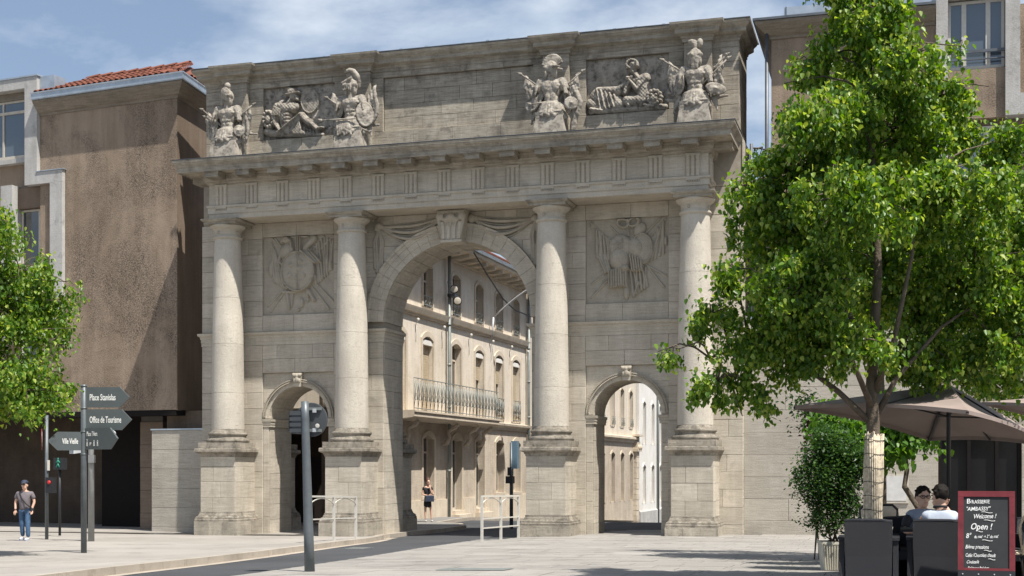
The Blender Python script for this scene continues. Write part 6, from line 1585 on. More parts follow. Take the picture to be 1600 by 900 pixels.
# leaves
LEAF = [(0, 0, 0), (.42, .26, .10), (.34, .74, .06), (0, 1.22, -.14), (-.34, .74, .06), (-.42, .26, .10), (0, .5, -.05)]
LF = [(0, 1, 6), (1, 2, 6), (2, 3, 6), (3, 4, 6), (4, 5, 6), (5, 0, 6)]
LF2 = [(0, 1, 2, 3), (0, 3, 4, 5)]
def leaves(name, mat, parent, pos, size, droop=.7, upb=.3, sizevar=.35, small=False, org_=None):
    """pos: (n,3) array world; leaves hang with random yaw"""
    n = len(pos); base = np.array(LEAF if not small else [(0, 0, 0), (.34, .5, .08), (0, 1.1, 0), (-.34, .5, .08)])
    if not small: base = base[:6]
    k = len(base)
    yaw = rng.uniform(0, 2*np.pi, n); pitch = rng.normal(-droop, .45, n); roll = rng.normal(0, .5, n); s = size*(1+sizevar*rng.uniform(-1, 1, n))
    cy_, sy_ = np.cos(yaw), np.sin(yaw); cp_, sp2 = np.cos(pitch), np.sin(pitch); cr_, sr_ = np.cos(roll), np.sin(roll)
    fwd = np.stack([cy_*cp_, sy_*cp_, sp2], 1); side = np.stack([-sy_, cy_, np.zeros(n)], 1); nrm = np.cross(fwd, side)
    side2 = side*cr_[:, None]+nrm*sr_[:, None]; nrm2 = np.cross(fwd, side2)
    V = pos[:, None, :]+s[:, None, None]*(base[None, :, 0, None]*side2[:, None, :]+base[None, :, 1, None]*fwd[:, None, :]+base[None, :, 2, None]*nrm2[:, None, :])
    V = V.reshape(-1, 3); o_ = org(parent) if org_ is None else org_
    V = V-np.array([o_.x, o_.y, o_.z])
    fs = np.array(LF2 if not small else [(0, 1, 2, 3)]); F = (np.arange(n)*k)[:, None, None]+fs[None]; F = F.reshape(-1, 4)
    me = bpy.data.meshes.new(name); me.vertices.add(len(V)); me.vertices.foreach_set('co', V.ravel().astype(np.float32))
    me.loops.add(F.size); me.loops.foreach_set('vertex_index', F.ravel().astype(np.int32)); me.polygons.add(len(F)); me.polygons.foreach_set('loop_start', np.arange(0, F.size, 4).astype(np.int32))
    me.update(calc_edges=True); me.validate(); me.materials.append(mat)
    o = link_mesh(name, me, parent); o['kind'] = 'stuff'; return o
def inlobes(lobes, n):
    """sample n points in ellipsoid lobes, denser near the surface"""
    vol = np.array([l[3]*l[4]*l[5] for l in lobes]); pr_ = vol/vol.sum(); idx = rng.choice(len(lobes), n, p=pr_)
    d = rng.normal(size=(n, 3)); d /= np.linalg.norm(d, axis=1)[:, None]; r = rng.uniform(0, 1, n)**.42
    Lb = np.array(lobes); return Lb[idx, :3]+d*r[:, None]*Lb[idx, 3:6], idx
def tree(root, trunkpts, trunkr, lobes, nclump, perclump, leafsize, crad, mat, limbs=True, droop=.9, prim=()):
    MB().tube(trunkpts, trunkr, 14).build('trunk', M['bark'], root)
    cl, idx = inlobes(lobes, nclump)
    if limbs:
        g = MB(); tp = [Vector(p) for p in trunkpts]; anchors = []
        for a_, b_ in zip(tp[2:], tp[3:]): anchors += [a_.lerp(b_, s_/4) for s_ in range(4)]
        for pl_ in prim:
            pl_ = [Vector(v) for v in pl_]; MB().tube(pl_, [.046-.036*i/(len(pl_)-1) for i in range(len(pl_))], 8).build('limb', M['bark'], root)
            for a_, b_ in zip(pl_, pl_[1:]): anchors += [a_.lerp(b_, s_/4) for s_ in range(1, 5)]
        for l in lobes:
            c = Vector(l[:3]); st_ = min(anchors, key=lambda q_: (q_-c).length+0.5*max(0, q_.z-c.z+.15)); mid = st_.lerp(c, .5)+Vector((random.uniform(-.1, .1), random.uniform(-.1, .1), .15))
            g.tube([st_, st_.lerp(mid, .5)+Vector((0, 0, .05)), mid, c], [.016, .014, .011, .007], 6)
        o = g.build('small_branch', M['bark'], root); o['kind'] = 'stuff'
        g = MB()
        for i in range(0, nclump):
            c = Vector(lobes[idx[i]][:3]); p = Vector(cl[i]); 
            if (p-c).length < .1: continue
            mid = c.lerp(p, .5)+Vector((random.uniform(-.08, .08), random.uniform(-.08, .08), .06))
            g.tube([c, mid, p], [.014, .009, .004], 4, cap=False)
        o = g.build('twig', M['bark'], root); o['kind'] = 'stuff'
    # clumps: flattened, drooping sprays
    P_ = np.repeat(cl, perclump, 0); n = len(P_); d = rng.normal(size=(n, 3))*np.array([crad*.8, crad*.8, crad*.95])*.5
    scl = np.repeat(rng.uniform(.6, 1.25, nclump), perclump)[:, None]
    P_ = P_+d*scl; P_[:, 2] -= crad*.4
    return leaves('foliage', mat, root, P_, leafsize, droop)
def lobe(px, py, Z, rpx, rz=None, ry=None):
    c = at_depth(px, py, Z); r = rpx*Z/FOC; return (c.x, c.y, c.z, r, ry or r, (rz or rpx)*Z/FOC)
TZ = 17.0
tb = at_depth(1367, 916, TZ); tb.z = gz(tb.x, tb.y, PLAZA)-.03
rt = empty('lime_tree', tb, 'young leafy lime tree with its trunk wrapped in reed matting, in front of the terrace', 'tree')
tp = [Vector((tb.x, tb.y, tb.z))]+[at_depth(x, y, TZ) for x, y in ((1366, 800), (1364, 660), (1362, 600), (1366, 520), (1372, 430), (1368, 330), (1362, 230), (1358, 120), (1352, 40))]
LB = []
for px, py, dz, r, rz in ((1345, 20, 0, 85, 65), (1310, -40, 0, 60, 50), (1290, 90, .3, 62, 45), (1245, 96, 0, 26, 20), (1400, 100, -.4, 90, 60), (1500, 72, 0, 26, 18), (1470, 150, .3, 80, 42), (1545, 135, 0, 35, 26), (1578, 215, .3, 46, 34), (1520, 215, .6, 50, 34),
        (1300, 190, -.5, 95, 60), (1400, 210, .4, 110, 75), (1240, 270, .3, 78, 55), (1185, 232, 0, 30, 24), (1205, 300, .2, 45, 34), (1235, 180, .2, 34, 26), (1225, 130, 0, 14, 10), (1340, 310, -.9, 120, 75), (1480, 300, -.3, 110, 70), (1160, 290, 0, 34, 24), (1108, 292, 0, 20, 12), (1210, 360, .5, 80, 55), (1570, 260, .4, 55, 50),
        (1150, 420, 0, 62, 48), (1260, 450, -.6, 110, 70), (1390, 430, .9, 120, 80), (1520, 420, .5, 105, 80), (1110, 490, .2, 46, 34), (1210, 530, .3, 95, 52), (1320, 535, -.3, 90, 46), (1440, 540, .6, 95, 60), (1560, 540, .4, 80, 70), (1062, 545, 0, 34, 13), (1028, 549, 0, 12, 8),
        (1122, 594, 0, 50, 42), (1190, 615, .2, 40, 30), (1150, 600, .1, 30, 30), (1160, 150+500, .2, 8, 10), (1620, 330, .2, 60, 70), (1640, 470, .2, 70, 90), (1340, -110, .2, 70, 70), (1370, -200, 0, 45, 50)):
    kk = .96 if px < 1260 else .86; LB.append(lobe(px, py, TZ+dz, r*kk, rz*kk))
tree(rt, tp, [.10, .092, .085, .075, .065, .055, .05, .04, .03, .015], LB, 1120, 78, .057, .195, M['leaf'], prim=[[at_depth(x, y, TZ+dz) for x, y, dz in q] for q in (((1362, 662, 0), (1310, 612, .0), (1230, 552, .1), (1170, 535, .2), (1110, 560, .2)), ((1366, 655, 0), (1400, 592, .1), (1470, 512, .2), (1545, 460, .3)), ((1364, 620, 0), (1395, 540, -.3), (1425, 400, -.5), (1430, 290, -.4)), ((1366, 560, 0), (1315, 470, .3), (1262, 350, .5), (1235, 280, .4)), ((1364, 640, 0), (1330, 560, -.6), (1300, 470, -.9)), ((1366, 600, 0), (1420, 520, .7), (1440, 450, 1.0)))])
# reed wrap: individually placed reeds and wire
m = MB(); z0, z1 = tb.z, at_depth(1366, 678, TZ).z
for k in range(30):
    a = 2*math.pi*k/30; r = .108; q = []
    for s in range(5):
        t = s/4; z = z0+(z1-z0)*t+(random.uniform(-.03, .03) if s == 4 else 0); c = tp[0].lerp(tp[2], (z-tp[0].z)/(tp[2].z-tp[0].z)); rr = r+.02*math.sin(a*3+z*3)+(.02 if s == 0 else 0)+random.uniform(-.004, .004)
        q.append((c.x+rr*math.cos(a), c.y+rr*math.sin(a), z))
    MB().tube(q, .0125, 5).build('reed', M['reed'], rt)
for k in range(11):
    z = z0+.12+(z1-z0-.2)*k/10; c = tp[0].lerp(tp[2], (z-tp[0].z)/(tp[2].z-tp[0].z)); MB().tube([(c.x+(.124+.02*math.sin(a*3+z*3))*math.cos(a), c.y+(.124+.02*math.sin(a*3+z*3))*math.sin(a), z+.01*math.sin(a*2)) for a in np.linspace(0, 2*math.pi, 25)], .004, 4).build('wire_tie', M['wire'], rt)
for k in range(4): MB().tube([(tb.x+.10+.02*k, tb.y-.15, tb.z+.15+.1*k), (tb.x+.16+.02*k, tb.y-.17, tb.z+.45+.12*k)], .006, 4).build('loose_reed', M['reed'], rt)
# second lime tree to the right, mostly outside the frame
Z2 = 23.5; b2 = at_depth(1655, 860, Z2); b2.z = gz(b2.x, b2.y, PLAZA)-.03
rt2 = empty('lime_tree', b2, 'second lime tree with darker mass of leaves at the right edge, behind the parasols', 'tree')
tp2 = [b2.copy()]+[at_depth(x, y, Z2) for x, y in ((1652, 700), (1650, 560), (1640, 420), (1630, 280), (1630, 200))]
LB2 = [lobe(*a) for a in ((1560, 520, Z2, 80, 70), (1480, 560, Z2+1, 70, 50), (1640, 480, Z2, 100, 90), (1600, 600, Z2, 80, 40), (1700, 560, Z2, 90, 80), (1620, 330, Z2, 100, 80), (1730, 400, Z2, 100, 100), (1650, 220, Z2, 70, 70), (1560, 410, Z2+.5, 60, 50), (1620, 400, Z2-1.5, 110, 80))]
tree(rt2, tp2, [.13, .12, .10, .07, .04, .02], LB2, 420, 60, .072, .36, M['leaf'])
Z2b = 23.5; b2b = at_depth(1379, 860, Z2b); b2b.z = gz(b2b.x, b2b.y, PLAZA)-.03
rt2b = empty('lime_tree', b2b, 'third lime tree with a straight thin trunk, hidden behind the reed wrapped tree', 'tree')
tree(rt2b, [b2b.copy()]+[at_depth(x, y, Z2b) for x, y in ((1379, 760), (1378, 690), (1376, 560), (1374, 420), (1370, 280), (1368, 210))], [.075, .07, .065, .055, .045, .03, .02], [lobe(*a) for a in ((1330, 420, Z2b, 90, 80), (1420, 400, Z2b, 90, 90), (1380, 300, Z2b, 100, 80), (1290, 340, Z2b, 70, 60), (1250, 430, Z2b, 60, 50), (1460, 480, Z2b, 70, 50), (1300, 500, Z2b, 70, 40), (1370, 220, Z2b, 60, 50), (1460, 330, Z2b+1, 80, 60), (1340, 130, Z2b+1, 60, 60), (1430, 160, Z2b+1, 60, 50))], 430, 60, .072, .34, M['leaf'])
# left lime tree, trunk outside the frame
Z3 = 27; b3 = at_depth(-45, 885, Z3); b3.z = gz(b3.x, b3.y, WALK)
rt3 = empty('lime_tree', b3, 'lime tree whose bright green crown reaches in from the left edge', 'tree')
tp3 = [b3.copy()]+[at_depth(x, y, Z3) for x, y in ((-45, 700), (-42, 600), (-40, 480), (-38, 360), (-36, 280))]
LB3 = [lobe(*a) for a in ((-20, 360, Z3, 55, 60), (10, 345, Z3-.5, 24, 40), (30, 420, Z3, 50, 38), (-30, 460, Z3, 90, 80), (50, 500, Z3+.4, 60, 52), (100, 440, Z3, 24, 18), (88, 470, Z3, 30, 22), (20, 580, Z3, 75, 50), (85, 530, Z3, 32, 28), (40, 610, Z3-.4, 60, 32), (100, 600, Z3+.3, 30, 20), (-60, 600, Z3, 90, 60), (-90, 480, Z3, 80, 90), (-60, 330, Z3, 60, 70), (134, 512, Z3, 8, 9))]
tree(rt3, tp3, [.13, .12, .10, .08, .05, .02], LB3, 420, 74, .072, .30, M['leaf'])
# shrubs
def shrub(pos, label, lobes, ncl, per, size, crad, mat, stems=5, name='shrub'):
    r = empty(name, pos, label, 'shrub')
    for k in range(stems):
        a = 2*math.pi*k/stems; l = lobes[k % len(lobes)]; MB().tube([(pos[0]+.06*math.cos(a), pos[1]+.06*math.sin(a), pos[2]), (pos[0]*.5+l[0]*.5, pos[1]*.5+l[1]*.5, (pos[2]+l[2])/2), (l[0], l[1], l[2]+l[5]*.5)], [.014, .011, .005], 5).build('stem', M['bark'], r)
    cl, idx = inlobes(lobes, ncl); P_ = np.repeat(cl, per, 0)+rng.normal(size=(ncl*per, 3))*crad*.5
    leaves('foliage', mat, r, P_, size, .3, small=True); return r
q = pb_+Vector((0, 0, .42)); ZS = -q.x*TS+q.y*TC
shrub(q, 'dark glossy shrub growing in the cream planter box', [lobe(*a) for a in ((1300, 800, ZS, 36, 34), (1290, 750, ZS, 46, 40), (1310, 720, ZS, 40, 34), (1275, 715, ZS, 26, 20), (1330, 770, ZS, 30, 50), (1262, 765, ZS, 18, 26), (1268, 820, ZS, 14, 20), (1300, 690, ZS, 34, 24), (1340, 720, ZS, 30, 30))], 420, 30, .052, .15, M['leafdark'], 7)
tpos = gp(.95, 22.2)
yt = empty('young_tree', tpos, 'small bright green tree with a thin crooked trunk, behind the parasol', 'tree')
Z4 = 22.0; w4 = [tpos]+[at_depth(x, y, Z4) for x, y in ((1413, 760), (1417, 735), (1413, 700), (1400, 670), (1370, 655))]
tree(yt, w4, [.05, .045, .04, .035, .03, .02], [lobe(*a) for a in ((1320, 672, Z4, 48, 26), (1385, 680, Z4, 40, 24), (1300, 650, Z4, 36, 20), (1440, 665, Z4, 40, 16), (1350, 700, Z4, 26, 12), (1400, 640, Z4, 50, 24))], 120, 40, .085, .28, M['leafbright'])
tpos = gp(.2, 23.5); Z5 = 23.4
shrub(at_depth(1380, 860, Z5-.2)*1.0, 'dark leafy bush climbing behind the planter shrub', [lobe(*a) for a in ((1262, 640, Z5, 26, 30), (1290, 700, Z5, 30, 30), (1360, 690, Z5, 40, 26), (1310, 730, Z5, 40, 30))], 90, 26, .08, .26, M['leafdark'], 4)
b6 = at_depth(1275, 845, 24.5); b6.z = gz(b6.x, b6.y, PLAZA)
shrub(b6, 'dark red leaved shrub just left of the planter shrub', [lobe(*a) for a in ((1272, 665, 24.5, 20, 26), (1280, 700, 24.5, 18, 22), (1284, 740, 24.5, 18, 30))], 46, 26, .07, .22, M['leafred'], 3)
# --- chairs
def wicker_chair(name, pos, rz, label, group='dark wicker armchairs on the terrace'):
    r = empty(name, pos, label, 'armchair', group, rz)
    W_ = .30; bh = .88
    m = MB(); # back: facing the viewer at -y
    vs = []; 
    for z, y, hw in ((.0, -.27, .27), (.42, -.29, .285), (.84, -.345, .29), (.86, -.35, .285)):
        for yy in (y, y+.055): vs += [(-hw, yy, z), (hw, yy, z)]
    fs = []
    for i in range(3):
        a = i*4; b_ = a+4; fs += [(a, a+1, b_+1, b_), (a+3, a+2, b_+2, b_+3), (a, b_, b_+2, a+2), (a+1, a+3, b_+3, b_+1)]
    fs += [(0, 2, 3, 1), (12, 13, 15, 14)]; m.add(vs, fs); m.build('backrest', M['wicker'], r, local=True)
    m = MB(); m.tube([(-.285, -.32, .86), (-.15, -.322, .872), (.15, -.322, .872), (.285, -.32, .86)], .022, 8); m.build('top_roll', M['wicker'], r, local=True)
    m = MB(); m.box(-.29, .29, -.24, .30, .30, .42); m.build('seat', M['wicker'], r, local=True)
    m = MB(); m.box(-.27, .27, -.22, .29, .422, .47); m.build('cushion', M['blackcloth'], r, local=True)
    for sx in (-1, 1):
        m = MB(); x1, x2 = sorted((sx*.292, sx*.36)); m.box(x1, x2, -.26, .30, .0, .62); m.box(*sorted((sx*.285, sx*.375)), -.28, .32, .622, .655); m.build('arm', M['wicker'], r, local=True)
    return r
c1 = gp(-.35, 17.1); ch = wicker_chair('wicker_armchair', gp(-.33, 17.3), .0, 'empty dark wicker armchair directly behind the wrapped tree trunk')
def cp(p, rz, label): return copy_tree(ch, p, rz, label)
cp(gp(.50, 17.6), -.02, 'dark wicker armchair holding the man in the pale shirt, left of the chalkboard')
cp(gp(.30, 19.2), TH+math.pi-.2, 'dark wicker armchair holding the man with glasses')
cp(gp(-.25, 19.6), TH+.5, 'dark wicker armchair beside the cream planter, half hidden by the tree trunk')
cp(gp(1.75, 20.9), TH+.3, 'dark wicker armchair farther back at the right edge, past the cane chairs')
cp(gp(.9, 21.6), TH+math.pi-.5, 'dark wicker armchair farthest back, under the parasol beside its pole')
cp(gp(1.35, 19.3), TH+math.pi+.2, 'dark wicker armchair turned towards the viewer, behind the chalkboard')
# round cane chairs
def cane_chair(pos, rz, label):
    r = empty('cane_chair', pos, label, 'chair', 'curved cane bistro chairs', rz)
    m = MB(); m.tube([(-.2, -.2, .45), (-.23, -.25, .75), (-.16, -.28, .92), (0, -.29, .96), (.16, -.28, .92), (.23, -.25, .75), (.2, -.2, .45)], .02, 8); m.build('back_frame', M['beige'], r, local=True)
    m = MB(); m.box(-.19, .19, -.275, -.262, .52, .90); m.build('back_panel', M['wicker'], r, local=True)
    MB().lathe(0, 0, [(.21, .43), (.22, .45), (.20, .465)], 20).build('seat', M['beige'], r, local=True)
    for sx in (-1, 1):
        for sy in (-1, 1): MB().tube([(sx*.16, sy*.16, .44), (sx*.21, sy*.21, 0)], .016, 6).build('leg', M['darkframe'], r, local=True)
    return r
c0 = cane_chair(gp(1.45, 18.2), TH+.9, 'beige cane bistro chair seen past the right side of the chalkboard')
x = copy_tree(c0, gp(1.9, 19.2), TH-.6, 'beige cane bistro chair at the right edge, farther back'); 
# stroller
stl = empty('stroller', gp(-.25, 20.6), 'dark baby stroller with a beige hood, behind the two seated men', 'stroller')
m = MB(); 
for k in range(7):
    a = math.pi*k/6; 
hood = []
for i in range(9):
    u = math.pi*i/8
    for j in range(7):
        v = math.pi*.5*j/6; hood.append((.30*math.cos(u), -.26*math.cos(v)*math.sin(u)+.1, .86+.20*math.sin(v)*math.sin(u)**.5))
m.add(hood, [(i*7+j, i*7+j+1, (i+1)*7+j+1, (i+1)*7+j) for i in range(8) for j in range(6)], True); m.build('hood', M['beige'], stl, local=True)
m = MB(); m.ell((0, .12, .62), (.27, .38, .26)); m.build('seat_shell', M['blackcloth'], stl, local=True)
m = MB(); m.tube([(-.27, -.28, .98), (-.2, -.34, 1.05), (.2, -.34, 1.05), (.27, -.28, .98)], .02, 8); m.tube([(-.27, -.28, .98), (-.24, .3, .2)], .014, 6); m.tube([(.27, -.28, .98), (.24, .3, .2)], .014, 6); m.build('handle_frame', M['black'], stl, local=True)
for sx in (-1, 1):
    for yy in (-.3, .35): 
        src = MB().lathe(0, 0, [(.11, -.02), (.13, -.015), (.13, .015), (.11, .02)], 16); m = MB(); m.v = [(sx*.27+v[2], yy+v[0], .13+v[1]) for v in src.v]; m.f = src.f; m.build('wheel', M['black'], stl, local=True)
# table
tbq = gp(.42, 18.3); tt = empty('bistro_table', tbq, 'small dark square bistro table between the two seated men', 'table')
MB().box(-.36, .36, -.36, .36, .71, .745).build('table_top', M['wicker'], tt, local=True); MB().lathe(0, 0, [(.24, 0), (.23, .02), (.04, .05), (.035, .71)], 16).build('pedestal_leg', M['black'], tt, local=True)
# --- chalkboard
bp_ = at_depth(1541, 900, 16.0); bz = gz(bp_.x, bp_.y, PLAZA); A_ = empty('chalkboard_sign', (bp_.x, bp_.y, bz), 'red framed A-board chalkboard with the white handwritten brasserie menu', 'chalkboard', None, -.05)
ztop = 2.15+(732-768)*16.0/FOC-bz; hw = .325; fw = .065
for nm, sg in (('front', 1), ('rear', -1)):
    tilt = Matrix.Rotation(R_(-7)*sg, 4, 'X') if sg > 0 else Matrix.Rotation(R_(9), 4, 'X')
    def BX(x0, x1, y0, y1, za, zb, name, mat, par):
        m = MB(); T_ = Matrix.Translation((0, (-.02 if sg > 0 else .04), ztop)) @ tilt
        m.box(x0, x1, y0, y1, za-ztop, zb-ztop, M=T_); return m.build(name, mat, par, local=True)
    bd = BX(-hw+.03, hw-.03, -.006, .012, .29, ztop-.02, nm+'_panel', M['chalkboard'], A_)
    BX(-hw, hw, -.02, .02, ztop-.065, ztop, 'top_rail', M['red'], bd); BX(-hw, -hw+fw, -.02, .02, .27, ztop-.067, 'side_rail', M['red'], bd); BX(hw-fw, hw, -.02, .02, .27, ztop-.067, 'side_rail', M['red'], bd)
    BX(-hw+fw+.001, hw-fw-.001, -.019, .019, .27, .30, 'bottom_rail', M['red'], bd)
    BX(-hw, hw, -.022, .02, .18, .268, 'foot_rail', M['black'], bd); BX(-hw, -hw+.05, -.018, .018, .0, .178, 'leg', M['black'], bd); BX(hw-.05, hw, -.018, .018, .0, .178, 'leg', M['black'], bd)
    if sg > 0:
        T_ = Matrix.Translation((0, -.02, ztop)) @ tilt
        for k in range(4):
            src = MB().lathe(0, 0, [(.008, 0), (.008, .006)], 8); m = MB(); m.v = [tuple(T_ @ Vector((-.27+.18*k+v[0], -.024-v[2], .225-ztop+v[1]))) for v in src.v]; m.f = src.f; m.build('rivet', M['cctv'], bd, local=True)
        rowsT = [('B', .095, -.225, -.150, 0, 1.0), ('RASSERIE', .070, -.170, -.150, 0, .84), ('"AMBASSY"', .075, -.235, -.245, .2, .86), ('Welcome !', .088, -.150, -.345, .25, .74), ('Open !', .120, -.185, -.485, .25, .82),
                 ('8°', .095, -.235, -.60, .2, .8), ("du mat' → 2° du mat'", .060, -.140, -.60, .3, .60), ('Bières pressions', .074, -.240, -.735, .3, .62), ('Cafés /Chocolats chauds', .070, -.240, -.845, .3, .56), ('Cocktails', .062, -.228, -.93, .3, .70), ('Boissons fraîches ...', .060, -.215, -1.005, .35, .66)]
        for wds, s, x, z, sh, wd in rowsT:
            zz = z*.935-.008; s *= .88
            Mx = T_ @ Matrix(((1, 0, 0, x), (0, 0, 1, -.0085), (0, 1, 0, zz), (0, 0, 0, 1)))
            Mx = T_ @ txtM((x, -.0085, zz), (1, random.uniform(-.0, .0), random.uniform(-.01, .03)), (0, 0, 1))
            o = text(wds, s, Mx, M['letter'], bd, 'chalk_writing', .0008, sh, wide=wd, bold=s*.010)
            for v_ in o.data.vertices: v_.co.x += .0016*math.sin(v_.co.z*95+v_.co.x*40+z*50); v_.co.z += .0020*math.sin(v_.co.x*70+z*31)
        for x, z, L_ in ((-.06, -.252, .13), (-.03, -.350, .13), (-.12, -.484, .08), (-.05, -.592, .12), (-.03, -.716, .09), (.02, -.820, .08)):
            m = MB(); m.tube([tuple(T_ @ Vector((x+L_*t, -.009, z+.005*math.sin(t*6.28)-.006*t))) for t in np.linspace(0, 1, 9)], .0032, 5); m.build('chalk_flourish', M['letter'], bd, local=True)
# --- parasols
def parasol(L_, Nn, Rr, Ff, apex, base, label):
    r = empty('parasol', base, label, 'parasol', 'taupe terrace parasols')
    cn = [Vector(L_), Vector(Nn), Vector(Rr), Vector(Ff)]; ap = Vector(apex)
    for i in range(4):
        a, b_ = cn[i], cn[(i+1) % 4]; n = 8; vs = []
        for j in range(n+1):
            t = j/n
            for k in range(n+1):
                u = k/n; e_ = a.lerp(b_, u); sagE = .05*math.sin(math.pi*u); p = ap.lerp(e_, t); p.z += -.10*math.sin(math.pi*t)*math.sin(math.pi*u)-sagE*t*0+.06*t*math.sin(math.pi*u)*1.0; vs.append(p)
        m = MB(); m.add(vs, [(j*(n+1)+k, j*(n+1)+k+1, (j+1)*(n+1)+k+1, (j+1)*(n+1)+k) for j in range(n) for k in range(n)], True)
        o = m.build('canopy_panel', M['umbrella'], r)
        v = MB(); vs = []      # narrow hem
        for k in range(n+1):
            u = k/n; e_ = a.lerp(b_, u)+Vector((0, 0, .06*math.sin(math.pi*u))); vs += [e_, e_-Vector((0, 0, .05))]
        v.add(vs, [(2*k, 2*k+2, 2*k+3, 2*k+1) for k in range(n)]); v.build('hem', M['umbrella'], o)
    hub = Vector((ap.x, ap.y, ap.z-.45))
    for i in range(4):
        MB().bar(ap-Vector((0, 0, .04)), cn[i]-Vector((0, 0, .03)), .03, .03).build('rib', M['black'], r)
        MB().bar(hub, ap.lerp(cn[i], .5)-Vector((0, 0, .05)), .022, .022).build('strut', M['black'], r)
        MB().bar(ap-Vector((0, 0, .04)), cn[i].lerp(cn[(i+1) % 4], .5)+Vector((0, 0, .02)), .02, .02).build('rib', M['black'], r)
    MB().lathe(ap.x, ap.y, [(.03, base[2]), (.03, ap.z+.05), (.05, ap.z+.07), (.02, ap.z+.12)], 12).build('pole', M['black'], r)
    MB().lathe(ap.x, ap.y, [(.35, base[2]), (.34, base[2]+.06), (.05, base[2]+.08)], 20).build('base', M['black'], r)
    return r
a_ = at_depth
ap = a_(1482, 600, 18.1); parasol(a_(1240, 634, 18), a_(1512, 641, 16.4), a_(1650, 695, 18.2), a_(1452, 684, 20), ap, (ap.x, ap.y, gz(ap.x, ap.y, PLAZA)), 'large taupe parasol tilted over the two seated men')
ap = a_(1760, 610, 21.5); parasol(a_(1535, 628, 21.5), a_(1740, 650, 19.4), a_(1920, 655, 21), a_(1730, 690, 23.5), ap, (ap.x, ap.y, gz(ap.x, ap.y, PLAZA)), 'taupe parasol at the right edge, only its corner in view')
# ================================================================== PEOPLE
def person(pos, rz, label, H, J, parts):
    r = empty('person', pos, label, 'person', None, rz); return r
def limb_mesh(r, name, mat, chains, sub=1):
    pts = []; ed = []
    idx = {}
    for ch_ in chains:
        prev = None
        for p in ch_:
            key = tuple(round(v, 4) for v in p[:3])
            if key not in idx: idx[key] = len(pts); pts.append(p)
            if prev is not None and prev != idx[key]: ed.append((prev, idx[key]))
            prev = idx[key]
    return skin(name, pts, ed, mat, r, sub)
def head(m, c, yaw, mat_r, hair, glasses=False, s=1.0, hat=None, longhair=False, dirs=None):
    r_ = mat_r; c = Vector(c); Rz_ = Matrix.Rotation(yaw, 3, 'Z')
    def Q(x, y, z): return c+Rz_ @ Vector((x*s, y*s, z*s))
    h = MB(); h.ell(Q(0, .005, .02), (.076*s, .095*s, .112*s), 18, 12); h.ell(Q(0, -.035, -.055), (.055*s, .055*s, .062*s), 14, 8)
    h.cap(Q(0, -.085, .03), Q(0, -.108, -.012), .011*s, .017*s, 8); h.cap(Q(-.02, -.088, -.052), Q(.02, -.088, -.052), .010*s, .010*s, 6)
    for q in (-1, 1): h.ell(Q(q*.079, .01, .0), (.012*s, .02*s, .03*s), 8, 6); h.ell(Q(q*.035, -.078, .048), (.026*s, .014*s, .008*s), 8, 5)
    h.cap(Q(0, .02, -.06), Q(0, .035, -.17), .052*s, .056*s)
    hd = h.sculpt('head', M['skin'], r_, .010*s, 1, local=True)
    e = MB()
    for q in (-1, 1): e.ell(Q(q*.031, -.088, .026), (.012*s, .006*s, .007*s), 8, 5)
    e.build('eye', M['black'], hd, local=True)
    l = MB(); l.cap(Q(-.018, -.098, -.05), Q(.018, -.098, -.05), .004*s, .004*s, 6); l.build('mouth', plain('lips', (.42, .17, .14), .5), hd, local=True)
    g = MB(); g.ell(Q(0, .028, .055), (.088*s, .096*s, .10*s), 16, 10)
    for k in range(22): a = k*2.4; rr_ = .02+.0035*k; g.ell(Q(rr_*math.cos(a), .02+rr_*math.sin(a), .155-rr_*rr_*9), (.026*s, .026*s, .014*s), 7, 5)
    for q in (-1, 1): g.ell(Q(q*.07, .03, .03), (.018*s, .05*s, .05*s), 8, 6)
    if longhair:
        g.ell(Q(0, .06, .0), (.08*s, .06*s, .10*s)); g.ell(Q(.0, .03, .17), (.05*s, .05*s, .045*s))
    g.sculpt('hair', hair, r_, .012*s, 0, local=True)
    if glasses:
        k = MB()
        for q in (-1, 1):
            k.tube([Q(q*.034+.027*math.cos(t), -.103, .024+.020*math.sin(t)) for t in np.linspace(0, 6.283, 13)], .0045*s, 5); k.tube([Q(q*.06, -.10, .03), Q(q*.084, .0, .03)], .004*s, 5)
        k.tube([Q(-.008, -.106, .028), Q(.008, -.106, .028)], .0045*s, 5); k.build('glasses', M['black'], hd, local=True)
    if hat:
        k = MB(); k.ell(Q(0, .01, .085), (.094*s, .108*s, .070*s), 16, 8); k.ell(Q(0, -.11, .062), (.07*s, .07*s, .012*s), 12, 5); k.sculpt('cap', hat, r_, .012*s, 1, local=True)
    return hd
def hand(r_, wrist, tip, side, mat, s=1.0, curl=.5):
    """palm with four fingers and a thumb, as one skinned mesh"""
    w = Vector(wrist); d = (Vector(tip)-w); 
    d.normalize(); sd = d.cross(Vector((0, 1, .2))).normalized()*side; n = d.cross(sd)
    palm = w+d*.085*s; P0 = (*w, .026*s, .018*s); ch_ = []
    for k, (o, ln) in enumerate(((-.030, .070), (-.010, .080), (.011, .074), (.030, .058))):
        b_ = palm+sd*o*s; m1 = b_+d*ln*.5*s+n*curl*.012; t_ = m1+d*ln*.45*s+n*curl*.035
        ch_.append([P0, (*(w+d*.045*s+sd*o*.6*s), .016*s), (*b_, .0125*s), (*m1, .0085*s), (*t_, .007*s)])
    tb_ = w+d*.03*s-sd*.03*s; ch_.append([P0, (*tb_, .014*s), (*(tb_+d*.035*s-sd*.022*s+n*.01), .010*s), (*(tb_+d*.06*s-sd*.026*s+n*.02), .008*s)])
    return limb_mesh(r_, 'hand', mat, ch_, 1)
